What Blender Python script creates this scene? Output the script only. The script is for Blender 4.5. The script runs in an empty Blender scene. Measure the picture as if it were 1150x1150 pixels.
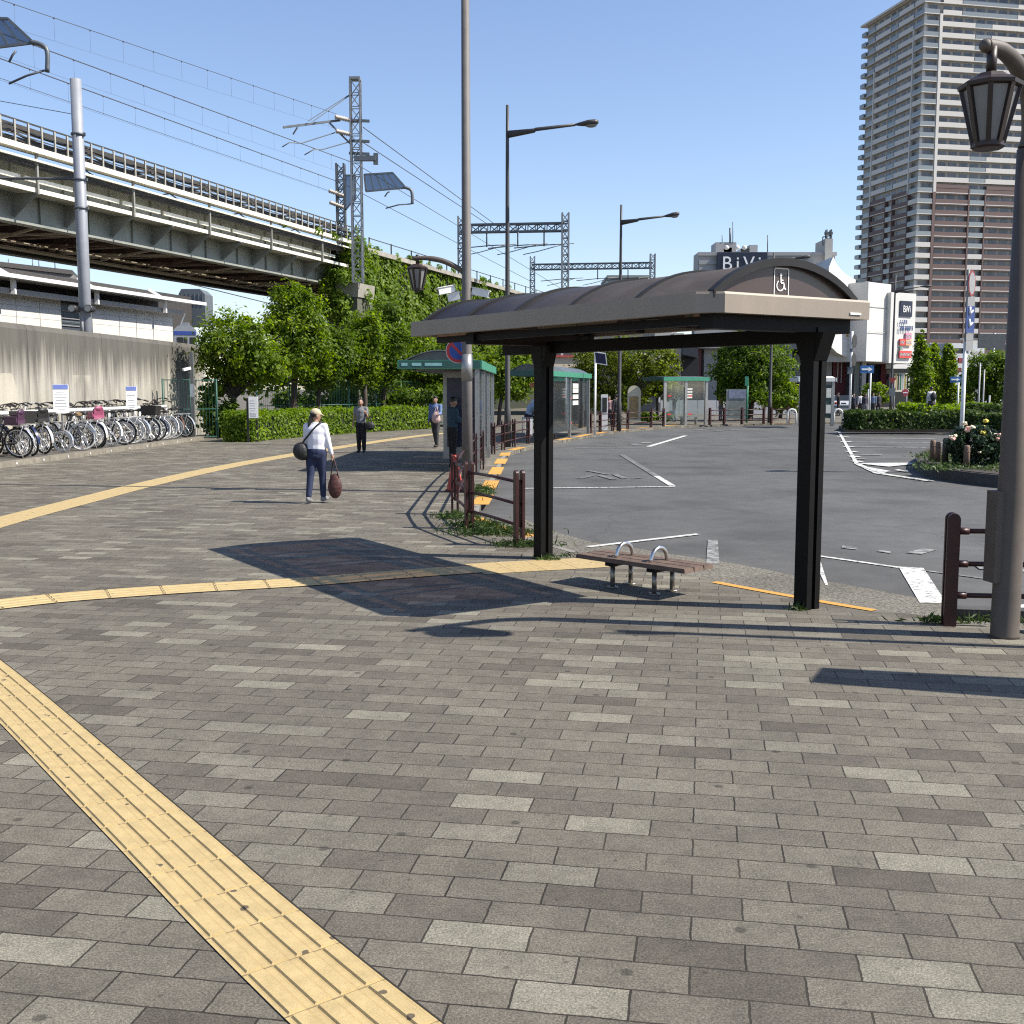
import bpy, bmesh, math, random
import numpy as np
from mathutils import Vector, Matrix, geometry
R = math.radians
rnd = random.Random(7)
nrs = np.random.RandomState(11)
scene = bpy.context.scene
COL = scene.collection

# ------------------------------------------------------------------ camera
H = 1.95; PITCH = R(6.35); FPX = 1240.0; IMG = 1150.0
SP, CP = math.sin(PITCH), math.cos(PITCH)
cam = bpy.data.cameras.new('camera'); camo = bpy.data.objects.new('camera', cam)
COL.objects.link(camo); camo.location = (0, 0, H); camo.rotation_euler = (R(90) - PITCH, 0, 0)
cam.sensor_width = 36; cam.sensor_fit = 'HORIZONTAL'; cam.lens = 36 * FPX / IMG
cam.clip_start = .05; cam.clip_end = 6000
scene.camera = camo

def ray(px, py):
    x = (px - 575) / FPX; u = (575 - py) / FPX
    return Vector((x, CP + u * SP, u * CP - SP))
def G(px, py, z=0.0):                       # photograph pixel -> point on the level z
    r = ray(px, py); t = (z - H) / r.z
    return Vector((r.x * t, r.y * t, z))
def P(px, py, d):                           # point at ground distance d
    r = ray(px, py); t = d / r.y
    return Vector((r.x * t, d, H + r.z * t))
def onplane(px, py, O, D):                  # point on the vertical plane through O along D
    r = ray(px, py); n = Vector((D[1], -D[0], 0))
    t = n.dot(Vector((O[0], O[1], 0))) / n.dot(Vector((r.x, r.y, 0)))
    return Vector((r.x * t, r.y * t, H + r.z * t))

# ------------------------------------------------------------------ materials
MATS = {}
def nodes(name):
    m = bpy.data.materials.new(name); m.use_nodes = True
    nt = m.node_tree; b = nt.nodes['Principled BSDF']
    return m, nt, b
def N(nt, typ, **kw):
    n = nt.nodes.new(typ)
    for k, v in kw.items():
        if k.startswith('i_'): n.inputs[k[2:].replace('_', ' ')].default_value = v
        else: setattr(n, k, v)
    return n
def c4(c): return (c[0], c[1], c[2], 1)
def ramp(nt, stops, interp='LINEAR'):
    r = nt.nodes.new('ShaderNodeValToRGB'); r.color_ramp.interpolation = interp
    e = r.color_ramp.elements
    while len(e) < len(stops): e.new(.5)
    for k, (p, c) in enumerate(stops):
        e[k].position = p; e[k].color = c4(c) if not isinstance(c, (int, float)) else (c, c, c, 1)
    return r
def M(name, col, rough=.6, metal=0., var=.18, scale=6., bump=0., spec=.5, streak=0.):
    if name in MATS: return MATS[name]
    mc = max(col); kf = .72 if mc < .45 else min(1., .72 + .28 * (mc - .45) / .25)
    col = tuple(c * kf for c in col)
    m, nt, b = nodes(name); L = nt.links.new
    b.inputs['Roughness'].default_value = rough; b.inputs['Metallic'].default_value = metal
    b.inputs['Specular IOR Level'].default_value = spec
    tc = N(nt, 'ShaderNodeTexCoord')
    mp = N(nt, 'ShaderNodeMapping'); L(tc.outputs['Object'], mp.inputs[0])
    if streak: mp.inputs['Scale'].default_value = (1, 1, streak)
    nz = N(nt, 'ShaderNodeTexNoise', i_Scale=scale, i_Detail=6., i_Roughness=.65); L(mp.outputs[0], nz.inputs['Vector'])
    lo = tuple(max(0, c * (1 - var)) for c in col); hi = tuple(min(1, c * (1 + var)) for c in col)
    rp = ramp(nt, [(.3, lo), (.7, hi)]); L(nz.outputs['Fac'], rp.inputs[0])
    L(rp.outputs[0], b.inputs['Base Color'])
    rr = N(nt, 'ShaderNodeMapRange'); rr.inputs[3].default_value = max(.02, rough - .08); rr.inputs[4].default_value = min(1, rough + .1)
    L(nz.outputs['Fac'], rr.inputs[0]); L(rr.outputs[0], b.inputs['Roughness'])
    if bump:
        n2 = N(nt, 'ShaderNodeTexNoise', i_Scale=scale * 8, i_Detail=4.); L(mp.outputs[0], n2.inputs['Vector'])
        bp = N(nt, 'ShaderNodeBump', i_Strength=bump, i_Distance=.01); L(n2.outputs['Fac'], bp.inputs['Height'])
        L(bp.outputs[0], b.inputs['Normal'])
    MATS[name] = m
    return m
def leafmat(name, dark, light, trans=.35, rough=.5):
    if name in MATS: return MATS[name]
    m, nt, b = nodes(name); L = nt.links.new
    g = N(nt, 'ShaderNodeNewGeometry')
    nz = N(nt, 'ShaderNodeTexNoise', i_Scale=1.1, i_Detail=2.); tc = N(nt, 'ShaderNodeTexCoord'); L(tc.outputs['Object'], nz.inputs['Vector'])
    ad = N(nt, 'ShaderNodeMath', operation='ADD'); L(g.outputs['Random Per Island'], ad.inputs[0]); L(nz.outputs['Fac'], ad.inputs[1])
    rp = ramp(nt, [(.35, dark), (.95, tuple((a + c) / 2 for a, c in zip(dark, light))), (1., light)])
    hf = N(nt, 'ShaderNodeMath', operation='MULTIPLY'); hf.inputs[1].default_value = .66; L(ad.outputs[0], hf.inputs[0])
    L(hf.outputs[0], rp.inputs[0])
    L(rp.outputs[0], b.inputs['Base Color']); b.inputs['Roughness'].default_value = rough
    b.inputs['Specular IOR Level'].default_value = .3
    tr = N(nt, 'ShaderNodeBsdfTranslucent'); 
    hs = N(nt, 'ShaderNodeHueSaturation', i_Saturation=1.1, i_Value=1.5); L(rp.outputs[0], hs.inputs['Color']); L(hs.outputs[0], tr.inputs['Color'])
    mx = N(nt, 'ShaderNodeMixShader'); mx.inputs[0].default_value = trans
    L(b.outputs[0], mx.inputs[1]); L(tr.outputs[0], mx.inputs[2])
    L(mx.outputs[0], nt.nodes['Material Output'].inputs['Surface'])
    MATS[name] = m
    return m
def glassmat(name, tint=(.93, .96, .95), alpha=.55, rough=.05):
    if name in MATS: return MATS[name]
    m, nt, b = nodes(name); L = nt.links.new
    tr = N(nt, 'ShaderNodeBsdfTransparent'); tr.inputs[0].default_value = c4(tint)
    gl = N(nt, 'ShaderNodeBsdfGlossy'); gl.inputs['Roughness'].default_value = rough; gl.inputs[0].default_value = (.9, .95, 1, 1)
    df = N(nt, 'ShaderNodeBsdfDiffuse'); df.inputs[0].default_value = (.35, .4, .4, 1)
    m0 = N(nt, 'ShaderNodeMixShader'); m0.inputs[0].default_value = .06; L(tr.outputs[0], m0.inputs[1]); L(df.outputs[0], m0.inputs[2])
    fr = N(nt, 'ShaderNodeFresnel', i_IOR=1.45)
    mx = N(nt, 'ShaderNodeMixShader'); L(fr.outputs[0], mx.inputs[0]); L(m0.outputs[0], mx.inputs[1]); L(gl.outputs[0], mx.inputs[2])
    L(mx.outputs[0], nt.nodes['Material Output'].inputs['Surface'])
    MATS[name] = m
    return m

# ------------------------------------------------------------------ mesh builder
OFF = {}
class MB:
    def __init__(s): s.v = []; s.f = []; s.sm = []; s.mi = []; s.uv = None; s.cur = 0
    def add(s, vs, fs, smooth=False):
        o = len(s.v); s.v.extend([tuple(p) for p in vs])
        for f in fs:
            s.f.append(tuple(i + o for i in f)); s.sm.append(smooth); s.mi.append(s.cur)
    def box(s, c, size, rz=0., rx=0., ry=0.):
        a, b, d = size[0] / 2, size[1] / 2, size[2] / 2
        m = Matrix.Translation(Vector(c)) @ Matrix.Rotation(rz, 4, 'Z') @ Matrix.Rotation(ry, 4, 'Y') @ Matrix.Rotation(rx, 4, 'X')
        vs = [m @ Vector((x * a, y * b, z * d)) for z in (-1, 1) for x, y in ((-1, -1), (1, -1), (1, 1), (-1, 1))]
        s.add(vs, [(3, 2, 1, 0), (4, 5, 6, 7), (0, 1, 5, 4), (1, 2, 6, 5), (2, 3, 7, 6), (3, 0, 4, 7)])
    def hexa(s, b4, t4):                       # 4 bottom and 4 top points, counter clockwise from above
        s.add(list(b4) + list(t4), [(3, 2, 1, 0), (4, 5, 6, 7), (0, 1, 5, 4), (1, 2, 6, 5), (2, 3, 7, 6), (3, 0, 4, 7)])
    def beam(s, p, q, w, h, up=(0, 0, 1)):
        p, q = Vector(p), Vector(q); d = (q - p)
        if d.length < 1e-6: return
        d.normalize(); u = Vector(up)
        if abs(d.dot(u)) > .98: u = Vector((1, 0, 0)) if abs(d.x) < .9 else Vector((0, 1, 0))
        x = d.cross(u).normalized() * w / 2; z = x.cross(d).normalized() * h / 2
        vs = [p - x - z, p + x - z, p + x + z, p - x + z, q - x - z, q + x - z, q + x + z, q - x + z]
        s.add(vs, [(0, 1, 2, 3), (7, 6, 5, 4), (0, 4, 5, 1), (1, 5, 6, 2), (2, 6, 7, 3), (3, 7, 4, 0)])
    def tube(s, pts, r, n=8, caps=True, smooth=True):
        pts = [Vector(p) for p in pts]; k = len(pts)
        rs = r if isinstance(r, (list, tuple)) else [r] * k
        vs = []; prev = None
        for i, p in enumerate(pts):
            t = (pts[min(i + 1, k - 1)] - pts[max(i - 1, 0)]).normalized()
            if prev is None:
                a = Vector((0, 0, 1)) if abs(t.z) < .9 else Vector((1, 0, 0))
                x = t.cross(a).normalized()
            else:
                x = prev - t * prev.dot(t)
                x = x.normalized() if x.length > 1e-6 else t.orthogonal().normalized()
            prev = x; y = t.cross(x)
            for j in range(n):
                a = 2 * math.pi * j / n
                vs.append(p + (x * math.cos(a) + y * math.sin(a)) * rs[i])
        fs = [(i * n + j, i * n + (j + 1) % n, (i + 1) * n + (j + 1) % n, (i + 1) * n + j) for i in range(k - 1) for j in range(n)]
        s.add(vs, fs, smooth)
        if caps:
            o = len(s.v) - len(vs)
            for f in (tuple(o + j for j in range(n))[::-1], tuple(o + (k - 1) * n + j for j in range(n))):
                s.f.append(f); s.sm.append(False); s.mi.append(s.cur)
    def cyl(s, c, r, h, n=16, r2=None):
        c = Vector(c); s.tube([c, c + Vector((0, 0, h))], [r, r if r2 is None else r2], n)
    def lathe(s, prof, c=(0, 0, 0), n=16, smooth=True, phase=0.):
        c = Vector(c); vs = []
        for r, z in prof:
            for j in range(n):
                a = 2 * math.pi * j / n + phase
                vs.append(c + Vector((r * math.cos(a), r * math.sin(a), z)))
        k = len(prof)
        s.add(vs, [(i * n + j, i * n + (j + 1) % n, (i + 1) * n + (j + 1) % n, (i + 1) * n + j) for i in range(k - 1) for j in range(n)], smooth)
        o = len(s.v) - len(vs)
        s.f.append(tuple(o + j for j in range(n))[::-1]); s.sm.append(False); s.mi.append(s.cur)
        s.f.append(tuple(o + (k - 1) * n + j for j in range(n))); s.sm.append(False); s.mi.append(s.cur)
    def ball(s, c, r, n=12, k=8, rot=None):
        c = Vector(c); rr = r if isinstance(r, (list, tuple)) else (r, r, r); vs = []
        for i in range(k + 1):
            th = math.pi * i / k
            for j in range(n):
                a = 2 * math.pi * j / n
                p = Vector((rr[0] * math.sin(th) * math.cos(a), rr[1] * math.sin(th) * math.sin(a), -rr[2] * math.cos(th)))
                if rot is not None: p = rot @ p
                vs.append(c + p)
        s.add(vs, [(i * n + j, i * n + (j + 1) % n, (i + 1) * n + (j + 1) % n, (i + 1) * n + j) for i in range(k) for j in range(n)], True)
    def capsule(s, p, q, r1, r2, n=12):
        p, q = Vector(p), Vector(q)
        s.tube([p, q], [r1, r2], n); s.ball(p, r1, n, 8); s.ball(q, r2, n, 8)
    def prism(s, pts, z0, z1):                 # plan outline between two levels
        n = len(pts)
        area = sum(pts[i][0] * pts[(i + 1) % n][1] - pts[(i + 1) % n][0] * pts[i][1] for i in range(n))
        if area < 0: pts = pts[::-1]
        vs = [(p[0], p[1], z0) for p in pts] + [(p[0], p[1], z1) for p in pts]
        fs = [(i, (i + 1) % n, n + (i + 1) % n, n + i) for i in range(n)]
        tri = geometry.tessellate_polygon([[Vector((p[0], p[1], 0)) for p in pts]])
        for t in tri:
            a, b, c = (Vector((pts[i][0], pts[i][1], 0)) for i in t)
            if (b - a).cross(c - a).z < 0: t = t[::-1]
            fs.append(tuple(n + i for i in t)); fs.append(tuple(t[::-1]))
        s.add(vs, fs)
    def slab(s, outline, ext):                 # planar 3d outline pushed along ext
        n = len(outline); e = Vector(ext); a = [Vector(p) for p in outline]
        vs = a + [p + e for p in a]
        tri = geometry.tessellate_polygon([a])
        fs = [(i, (i + 1) % n, n + (i + 1) % n, n + i) for i in range(n)]
        for t in tri: fs.append(tuple(t)); fs.append(tuple(n + i for i in t[::-1]))
        s.add(vs, fs)
    def obj(s, name, mat, parent=None, local=False, fix=True):
        me = bpy.data.meshes.new(name)
        vs = np.array(s.v, dtype=float).reshape(-1, 3)
        off = Vector((0, 0, 0))
        if parent is not None and not local: off = OFF.get(parent.name, Vector((0, 0, 0)))
        elif parent is None and not local and len(vs):
            off = Vector(((vs[:, 0].min() + vs[:, 0].max()) / 2, (vs[:, 1].min() + vs[:, 1].max()) / 2, vs[:, 2].min()))
        if len(vs): vs = vs - np.array(off)
        me.from_pydata(vs.tolist(), [], s.f)
        for m in (mat if isinstance(mat, (list, tuple)) else [mat]): me.materials.append(m)
        me.polygons.foreach_set('use_smooth', s.sm)
        me.polygons.foreach_set('material_index', s.mi)
        if s.uv is not None:
            ul = me.uv_layers.new(name='UVMap')
            ul.data.foreach_set('uv', np.array([s.uv[i] for f in s.f for i in f], dtype=float).ravel())
        me.update()
        if fix and len(s.f) < 60000:
            bm = bmesh.new(); bm.from_mesh(me); bmesh.ops.recalc_face_normals(bm, faces=bm.faces); bm.to_mesh(me); bm.free()
        o = bpy.data.objects.new(name, me); COL.objects.link(o)
        if parent is not None:
            o.parent = parent; OFF[o.name] = off
        else:
            o.location = off; OFF[o.name] = off
        return o
def tag(o, label, cat, group=None):
    o['label'] = label; o['category'] = cat
    if group: o['group'] = group
    return o
def thing(name, label, cat, loc=(0, 0, 0), group=None, rz=0.):
    o = bpy.data.objects.new(name, None); COL.objects.link(o); o.location = loc; o.rotation_euler = (0, 0, rz)
    o.empty_display_size = .2
    OFF[o.name] = Vector(loc)
    return tag(o, label, cat, group)
def structure(o): o['kind'] = 'structure'; return o
def kids(o): return [c for c in bpy.data.objects if c.parent == o]
def copy_tree(o, parent=None):
    c = o.copy(); COL.objects.link(c); c.parent = parent
    for ch in list(o.children): copy_tree(ch, c)
    return c
def put(root, loc, rz, label, group=None, scale=None):
    c = copy_tree(root); c.location = loc; c.rotation_euler = (0, 0, rz); c['label'] = label
    if group: c['group'] = group
    if scale: c.scale = (scale,) * 3
    return c
def text_mesh(txt, size, name, mat, loc, rotm, parent=None, ext=.004, sx=1.):
    cu = bpy.data.curves.new('t', 'FONT'); cu.body = txt; cu.size = size; cu.align_x = 'CENTER'; cu.align_y = 'CENTER'; cu.extrude = ext
    to = bpy.data.objects.new('t', cu); COL.objects.link(to)
    bpy.context.view_layer.update()
    dg = bpy.context.evaluated_depsgraph_get()
    me = bpy.data.meshes.new_from_object(to.evaluated_get(dg))
    bpy.data.objects.remove(to)
    mm = Matrix.Translation(Vector(loc)) @ rotm.to_4x4() @ Matrix.Diagonal((sx, 1, 1, 1))
    off = OFF.get(parent.name, Vector((0, 0, 0))) if parent is not None else Vector((0, 0, 0))
    me.transform(Matrix.Translation(-off) @ mm); me.name = name
    me.materials.clear(); me.materials.append(mat)
    o = bpy.data.objects.new(name, me); COL.objects.link(o)
    if parent is not None: o.parent = parent; OFF[o.name] = off
    return o
def facing(D, up=(0, 0, 1)):                  # rotation whose local z points along D (outwards) and y up
    z = Vector(D).normalized(); x = Vector(up).cross(z).normalized(); y = z.cross(x)
    return Matrix((x, y, z)).transposed()
def leaves(pts, nrm, size, jitter=.9, asp=.6):  # many leaf faces as numpy arrays -> MB
    n = len(pts); nrm = nrm + nrs.normal(0, jitter, (n, 3)); nrm /= np.linalg.norm(nrm, axis=1)[:, None] + 1e-9
    t = nrs.normal(0, 1, (n, 3)); x = np.cross(nrm, t); x /= np.linalg.norm(x, axis=1)[:, None] + 1e-9
    y = np.cross(nrm, x); s = size * nrs.uniform(.65, 1.3, (n, 1))
    a = pts - x * s * .5; b = pts + y * s * asp * .5 + nrm * s * .06; c = pts + x * s * .5; d = pts - y * s * asp * .5 + nrm * s * .06
    v = np.stack([a, b, c, d], 1).reshape(-1, 3)
    return v
def leafobj(name, mat, chunks, parent=None):
    v = np.concatenate(chunks); n = len(v) // 4
    off = OFF.get(parent.name, Vector((0, 0, 0))) if parent is not None else Vector((v[:, 0].mean(), v[:, 1].mean(), v[:, 2].min()))
    v = v - np.array(off)
    me = bpy.data.meshes.new(name)
    me.vertices.add(4 * n); me.vertices.foreach_set('co', v.ravel())
    me.loops.add(4 * n); me.loops.foreach_set('vertex_index', np.arange(4 * n, dtype=np.int32))
    me.polygons.add(n); me.polygons.foreach_set('loop_start', np.arange(0, 4 * n, 4, dtype=np.int32)); me.polygons.foreach_set('loop_total', np.full(n, 4, dtype=np.int32))
    me.update(calc_edges=True); me.validate()
    me.materials.append(mat)
    o = bpy.data.objects.new(name, me); COL.objects.link(o)
    if parent is not None: o.parent = parent
    else: o.location = off
    OFF[o.name] = off
    return o
def blobpts(c, r, n, inner=.55):
    d = nrs.normal(0, 1, (n, 3)); d /= np.linalg.norm(d, axis=1)[:, None]
    q = inner + (1 - inner) * nrs.uniform(0, 1, (n, 1)) ** .6
    return np.array(c) + d * np.array(r) * q, d

# ------------------------------------------------------------------ light
SUN_AZ = R(10.5); SUN_EL = R(46)
sdir = Vector((math.cos(SUN_AZ) * math.cos(SUN_EL), -math.sin(SUN_AZ) * math.cos(SUN_EL), math.sin(SUN_EL)))
sl = bpy.data.lights.new('sun', 'SUN'); sl.energy = 4.8; sl.angle = R(.5); sl.color = (1, .935, .83)
so = bpy.data.objects.new('sun', sl); COL.objects.link(so)
so.rotation_euler = sdir.to_track_quat('Z', 'Y').to_euler(); so.location = (30, -5, 40)
w = bpy.data.worlds.new('World'); scene.world = w; w.use_nodes = True
nt = w.node_tree; bg = nt.nodes['Background']
sky = nt.nodes.new('ShaderNodeTexSky'); sky.sky_type = 'NISHITA'; sky.sun_disc = False
sky.sun_elevation = SUN_EL; sky.sun_rotation = math.atan2(sdir.x, sdir.y)
sky.air_density = 1.0; sky.dust_density = .4; sky.ozone_density = 1.7
tint = nt.nodes.new('ShaderNodeMix'); tint.data_type = 'RGBA'; tint.blend_type = 'MULTIPLY'; tint.inputs[0].default_value = 1; tint.inputs[7].default_value = (1.02, .99, 1.05, 1)
nt.links.new(sky.outputs[0], tint.inputs[6]); nt.links.new(tint.outputs[2], bg.inputs['Color']); bg.inputs['Strength'].default_value = .10
scene.view_settings.view_transform = 'Standard'; scene.view_settings.look = 'None'
scene.view_settings.exposure = .85; scene.view_settings.gamma = 1
scene.cycles.max_bounces = 6; scene.cycles.transparent_max_bounces = 12
scene.cycles.use_denoising = False; scene.cycles.filter_width = 1.15; scene.cycles.sample_clamp_indirect = 4.
# ------------------------------------------------------------------ ground
def paver_mat():
    m, nt, b = nodes('paving'); L = nt.links.new
    g = N(nt, 'ShaderNodeNewGeometry')
    mp = N(nt, 'ShaderNodeMapping'); mp.inputs['Rotation'].default_value = (0, 0, R(9.8)); L(g.outputs['Position'], mp.inputs[0])
    wn = N(nt, 'ShaderNodeTexNoise', i_Scale=9., i_Detail=3.); L(mp.outputs[0], wn.inputs['Vector'])
    ws = N(nt, 'ShaderNodeVectorMath', operation='SCALE'); ws.inputs['Scale'].default_value = .012; L(wn.outputs['Color'], ws.inputs[0])
    ad = N(nt, 'ShaderNodeVectorMath', operation='ADD'); L(mp.outputs[0], ad.inputs[0]); L(ws.outputs[0], ad.inputs[1])
    wn2 = N(nt, 'ShaderNodeTexNoise', i_Scale=55., i_Detail=4., i_Roughness=.8); L(mp.outputs[0], wn2.inputs['Vector'])
    ws2 = N(nt, 'ShaderNodeVectorMath', operation='SCALE'); ws2.inputs['Scale'].default_value = .009; L(wn2.outputs['Color'], ws2.inputs[0])
    ad0 = N(nt, 'ShaderNodeVectorMath', operation='ADD'); L(ad.outputs[0], ad0.inputs[0]); L(ws2.outputs[0], ad0.inputs[1])
    br = N(nt, 'ShaderNodeTexBrick', offset=.5, squash=1.)
    br.inputs['Scale'].default_value = 1; br.inputs['Mortar Size'].default_value = .0045; br.inputs['Mortar Smooth'].default_value = .3
    br.inputs['Brick Width'].default_value = .377; br.inputs['Row Height'].default_value = .181
    br.inputs['Color1'].default_value = (0, 0, 0, 1); br.inputs['Color2'].default_value = (1, 1, 1, 1); br.inputs['Mortar'].default_value = (.5, .5, .5, 1)
    L(ad0.outputs[0], br.inputs['Vector'])
    k = 1.0
    tones = [(0., (.088, .077, .061)), (.07, (.107, .095, .076)), (.22, (.119, .107, .085)), (.42, (.128, .115, .091)), (.64, (.139, .126, .100)), (.80, (.160, .147, .117)), (.92, (.194, .181, .142))]
    rp = ramp(nt, tones, 'CONSTANT'); L(br.outputs['Color'], rp.inputs[0])
    # fine aggregate speckle
    sp = N(nt, 'ShaderNodeTexNoise', i_Scale=110., i_Detail=5., i_Roughness=.9); L(g.outputs['Position'], sp.inputs['Vector'])
    sr = ramp(nt, [(.38, .36), (.5, .95), (.61, 1.85)]); L(sp.outputs['Fac'], sr.inputs[0])
    def mulc(a, b_, f=1.):
        n = N(nt, 'ShaderNodeMix', data_type='RGBA', blend_type='MULTIPLY'); n.inputs[0].default_value = f; L(a, n.inputs[6]); L(b_, n.inputs[7]); return n.outputs[2]
    def noise(sc, det, lo, hi, a, b_, rough=.6):
        n = N(nt, 'ShaderNodeTexNoise', i_Scale=sc, i_Detail=det, i_Roughness=rough); L(g.outputs['Position'], n.inputs['Vector'])
        r = ramp(nt, [(lo, a), (hi, b_)]); L(n.outputs['Fac'], r.inputs[0]); return r.outputs[0]
    col = mulc(rp.outputs[0], sr.outputs[0], .85)
    col = mulc(col, noise(.5, 5., .3, .7, .84, 1.14))             # broad wear
    col = mulc(col, noise(4.5, 7., .36, .6, .74, 1.06, .75), .8)     # foot traffic grime
    col = mulc(col, noise(22., 5., .3, .55, .72, 1.04, .7), .7)     # blotches inside each stone
    for vs_, r0, f in ((1.1, .018, .8), (2.3, .016, .6)):            # gum and drip spots
        vo = N(nt, 'ShaderNodeTexVoronoi', i_Scale=vs_, voronoi_dimensions='2D'); L(g.outputs['Position'], vo.inputs['Vector'])
        vr = ramp(nt, [(r0, .35), (r0 + .012, 1.)]); L(vo.outputs['Distance'], vr.inputs[0])
        col = mulc(col, vr.outputs[0], f)
    class _o: pass
    m25 = _o(); m25.outputs = {2: col}
    m3 = N(nt, 'ShaderNodeMix', data_type='RGBA'); L(br.outputs['Fac'], m3.inputs[0]); L(m25.outputs[2], m3.inputs[6]); L(noise(1.3, 4., .35, .65, (.012, .010, .008), (.045, .038, .027)), m3.inputs[7])
    L(m3.outputs[2], b.inputs['Base Color']); b.inputs['Roughness'].default_value = .82; b.inputs['Specular IOR Level'].default_value = .35
    hm = N(nt, 'ShaderNodeMath', operation='MULTIPLY_ADD'); hm.inputs[1].default_value = -1.2; L(br.outputs['Fac'], hm.inputs[0]); L(sp.outputs['Fac'], hm.inputs[2])
    tl = N(nt, 'ShaderNodeMath', operation='MULTIPLY_ADD'); tl.inputs[1].default_value = .25; L(br.outputs['Color'], tl.inputs[0]); L(hm.outputs[0], tl.inputs[2])
    bp = N(nt, 'ShaderNodeBump', i_Strength=.5, i_Distance=.006); L(tl.outputs[0], bp.inputs['Height']); L(bp.outputs[0], b.inputs['Normal'])
    return m
def asphalt_mat(name, base, speck=.5, sc=140.):
    m, nt, b = nodes(name); L = nt.links.new
    g = N(nt, 'ShaderNodeNewGeometry')
    a = N(nt, 'ShaderNodeTexNoise', i_Scale=sc, i_Detail=3., i_Roughness=.8); L(g.outputs['Position'], a.inputs['Vector'])
    ar = ramp(nt, [(.3, 1 - speck), (.7, 1 + speck * .9)]); L(a.outputs['Fac'], ar.inputs[0])
    c = N(nt, 'ShaderNodeTexNoise', i_Scale=.22, i_Detail=6., i_Roughness=.62); L(g.outputs['Position'], c.inputs['Vector'])
    cr = ramp(nt, [(.3, tuple(x * .84 for x in base)), (.7, tuple(x * 1.14 for x in base))]); L(c.outputs['Fac'], cr.inputs[0])
    # tyre worn streaks
    mp = N(nt, 'ShaderNodeMapping'); mp.inputs['Scale'].default_value = (.9, .08, 1); mp.inputs['Rotation'].default_value = (0, 0, R(-22)); L(g.outputs['Position'], mp.inputs[0])
    d = N(nt, 'ShaderNodeTexNoise', i_Scale=.6, i_Detail=4.); L(mp.outputs[0], d.inputs['Vector'])
    dr = ramp(nt, [(.35, .9), (.65, 1.08)]); L(d.outputs['Fac'], dr.inputs[0])
    m1 = N(nt, 'ShaderNodeMix', data_type='RGBA', blend_type='MULTIPLY'); m1.inputs[0].default_value = 1; L(cr.outputs[0], m1.inputs[6]); L(ar.outputs[0], m1.inputs[7])
    m2 = N(nt, 'ShaderNodeMix', data_type='RGBA', blend_type='MULTIPLY'); m2.inputs[0].default_value = 1; L(m1.outputs[2], m2.inputs[6]); L(dr.outputs[0], m2.inputs[7])
    last = m2.outputs[2]
    def layer(fac_out, lo, hi, a_, b_, f):
        r = ramp(nt, [(lo, a_), (hi, b_)]); L(fac_out, r.inputs[0]); q = N(nt, 'ShaderNodeMix', data_type='RGBA', blend_type='MULTIPLY'); q.inputs[0].default_value = f; return r, q
    wv = N(nt, 'ShaderNodeTexNoise', i_Scale=1.1, i_Detail=5.); L(g.outputs['Position'], wv.inputs['Vector'])
    wsc = N(nt, 'ShaderNodeVectorMath', operation='SCALE'); wsc.inputs['Scale'].default_value = .9; L(wv.outputs['Color'], wsc.inputs[0])
    wad = N(nt, 'ShaderNodeVectorMath', operation='ADD'); L(g.outputs['Position'], wad.inputs[0]); L(wsc.outputs[0], wad.inputs[1])
    ck = N(nt, 'ShaderNodeTexVoronoi', i_Scale=.16, feature='DISTANCE_TO_EDGE', voronoi_dimensions='2D'); L(wad.outputs[0], ck.inputs['Vector'])
    st_ = N(nt, 'ShaderNodeTexVoronoi', i_Scale=.4, voronoi_dimensions='2D'); L(wad.outputs[0], st_.inputs['Vector'])
    bl = N(nt, 'ShaderNodeTexNoise', i_Scale=2.6, i_Detail=6., i_Roughness=.7); L(g.outputs['Position'], bl.inputs['Vector'])
    for fo, lo, hi, a_, b_, f in ((ck.outputs['Distance'], .002, .006, .6, 1., .45), (st_.outputs['Distance'], .1, .34, .72, 1., .75), (bl.outputs['Fac'], .35, .6, .86, 1.07, .9)):
        r, q = layer(fo, lo, hi, a_, b_, f); L(last, q.inputs[6]); L(r.outputs[0], q.inputs[7]); last = q.outputs[2]
    L(last, b.inputs['Base Color']); b.inputs['Roughness'].default_value = .85; b.inputs['Specular IOR Level'].default_value = .3
    bp = N(nt, 'ShaderNodeBump', i_Strength=.35, i_Distance=.005); L(a.outputs['Fac'], bp.inputs['Height']); L(bp.outputs[0], b.inputs['Normal'])
    return m
def paint_mat(name, col, under, worn=.42, sc=14.):
    m, nt, b = nodes(name); L = nt.links.new
    g = N(nt, 'ShaderNodeNewGeometry')
    a = N(nt, 'ShaderNodeTexNoise', i_Scale=sc, i_Detail=8., i_Roughness=.75); L(g.outputs['Position'], a.inputs['Vector'])
    r = ramp(nt, [(worn - .05, under), (worn + .06, col)]); L(a.outputs['Fac'], r.inputs[0]); L(r.outputs[0], b.inputs['Base Color'])
    b.inputs['Roughness'].default_value = .75
    return m
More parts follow.
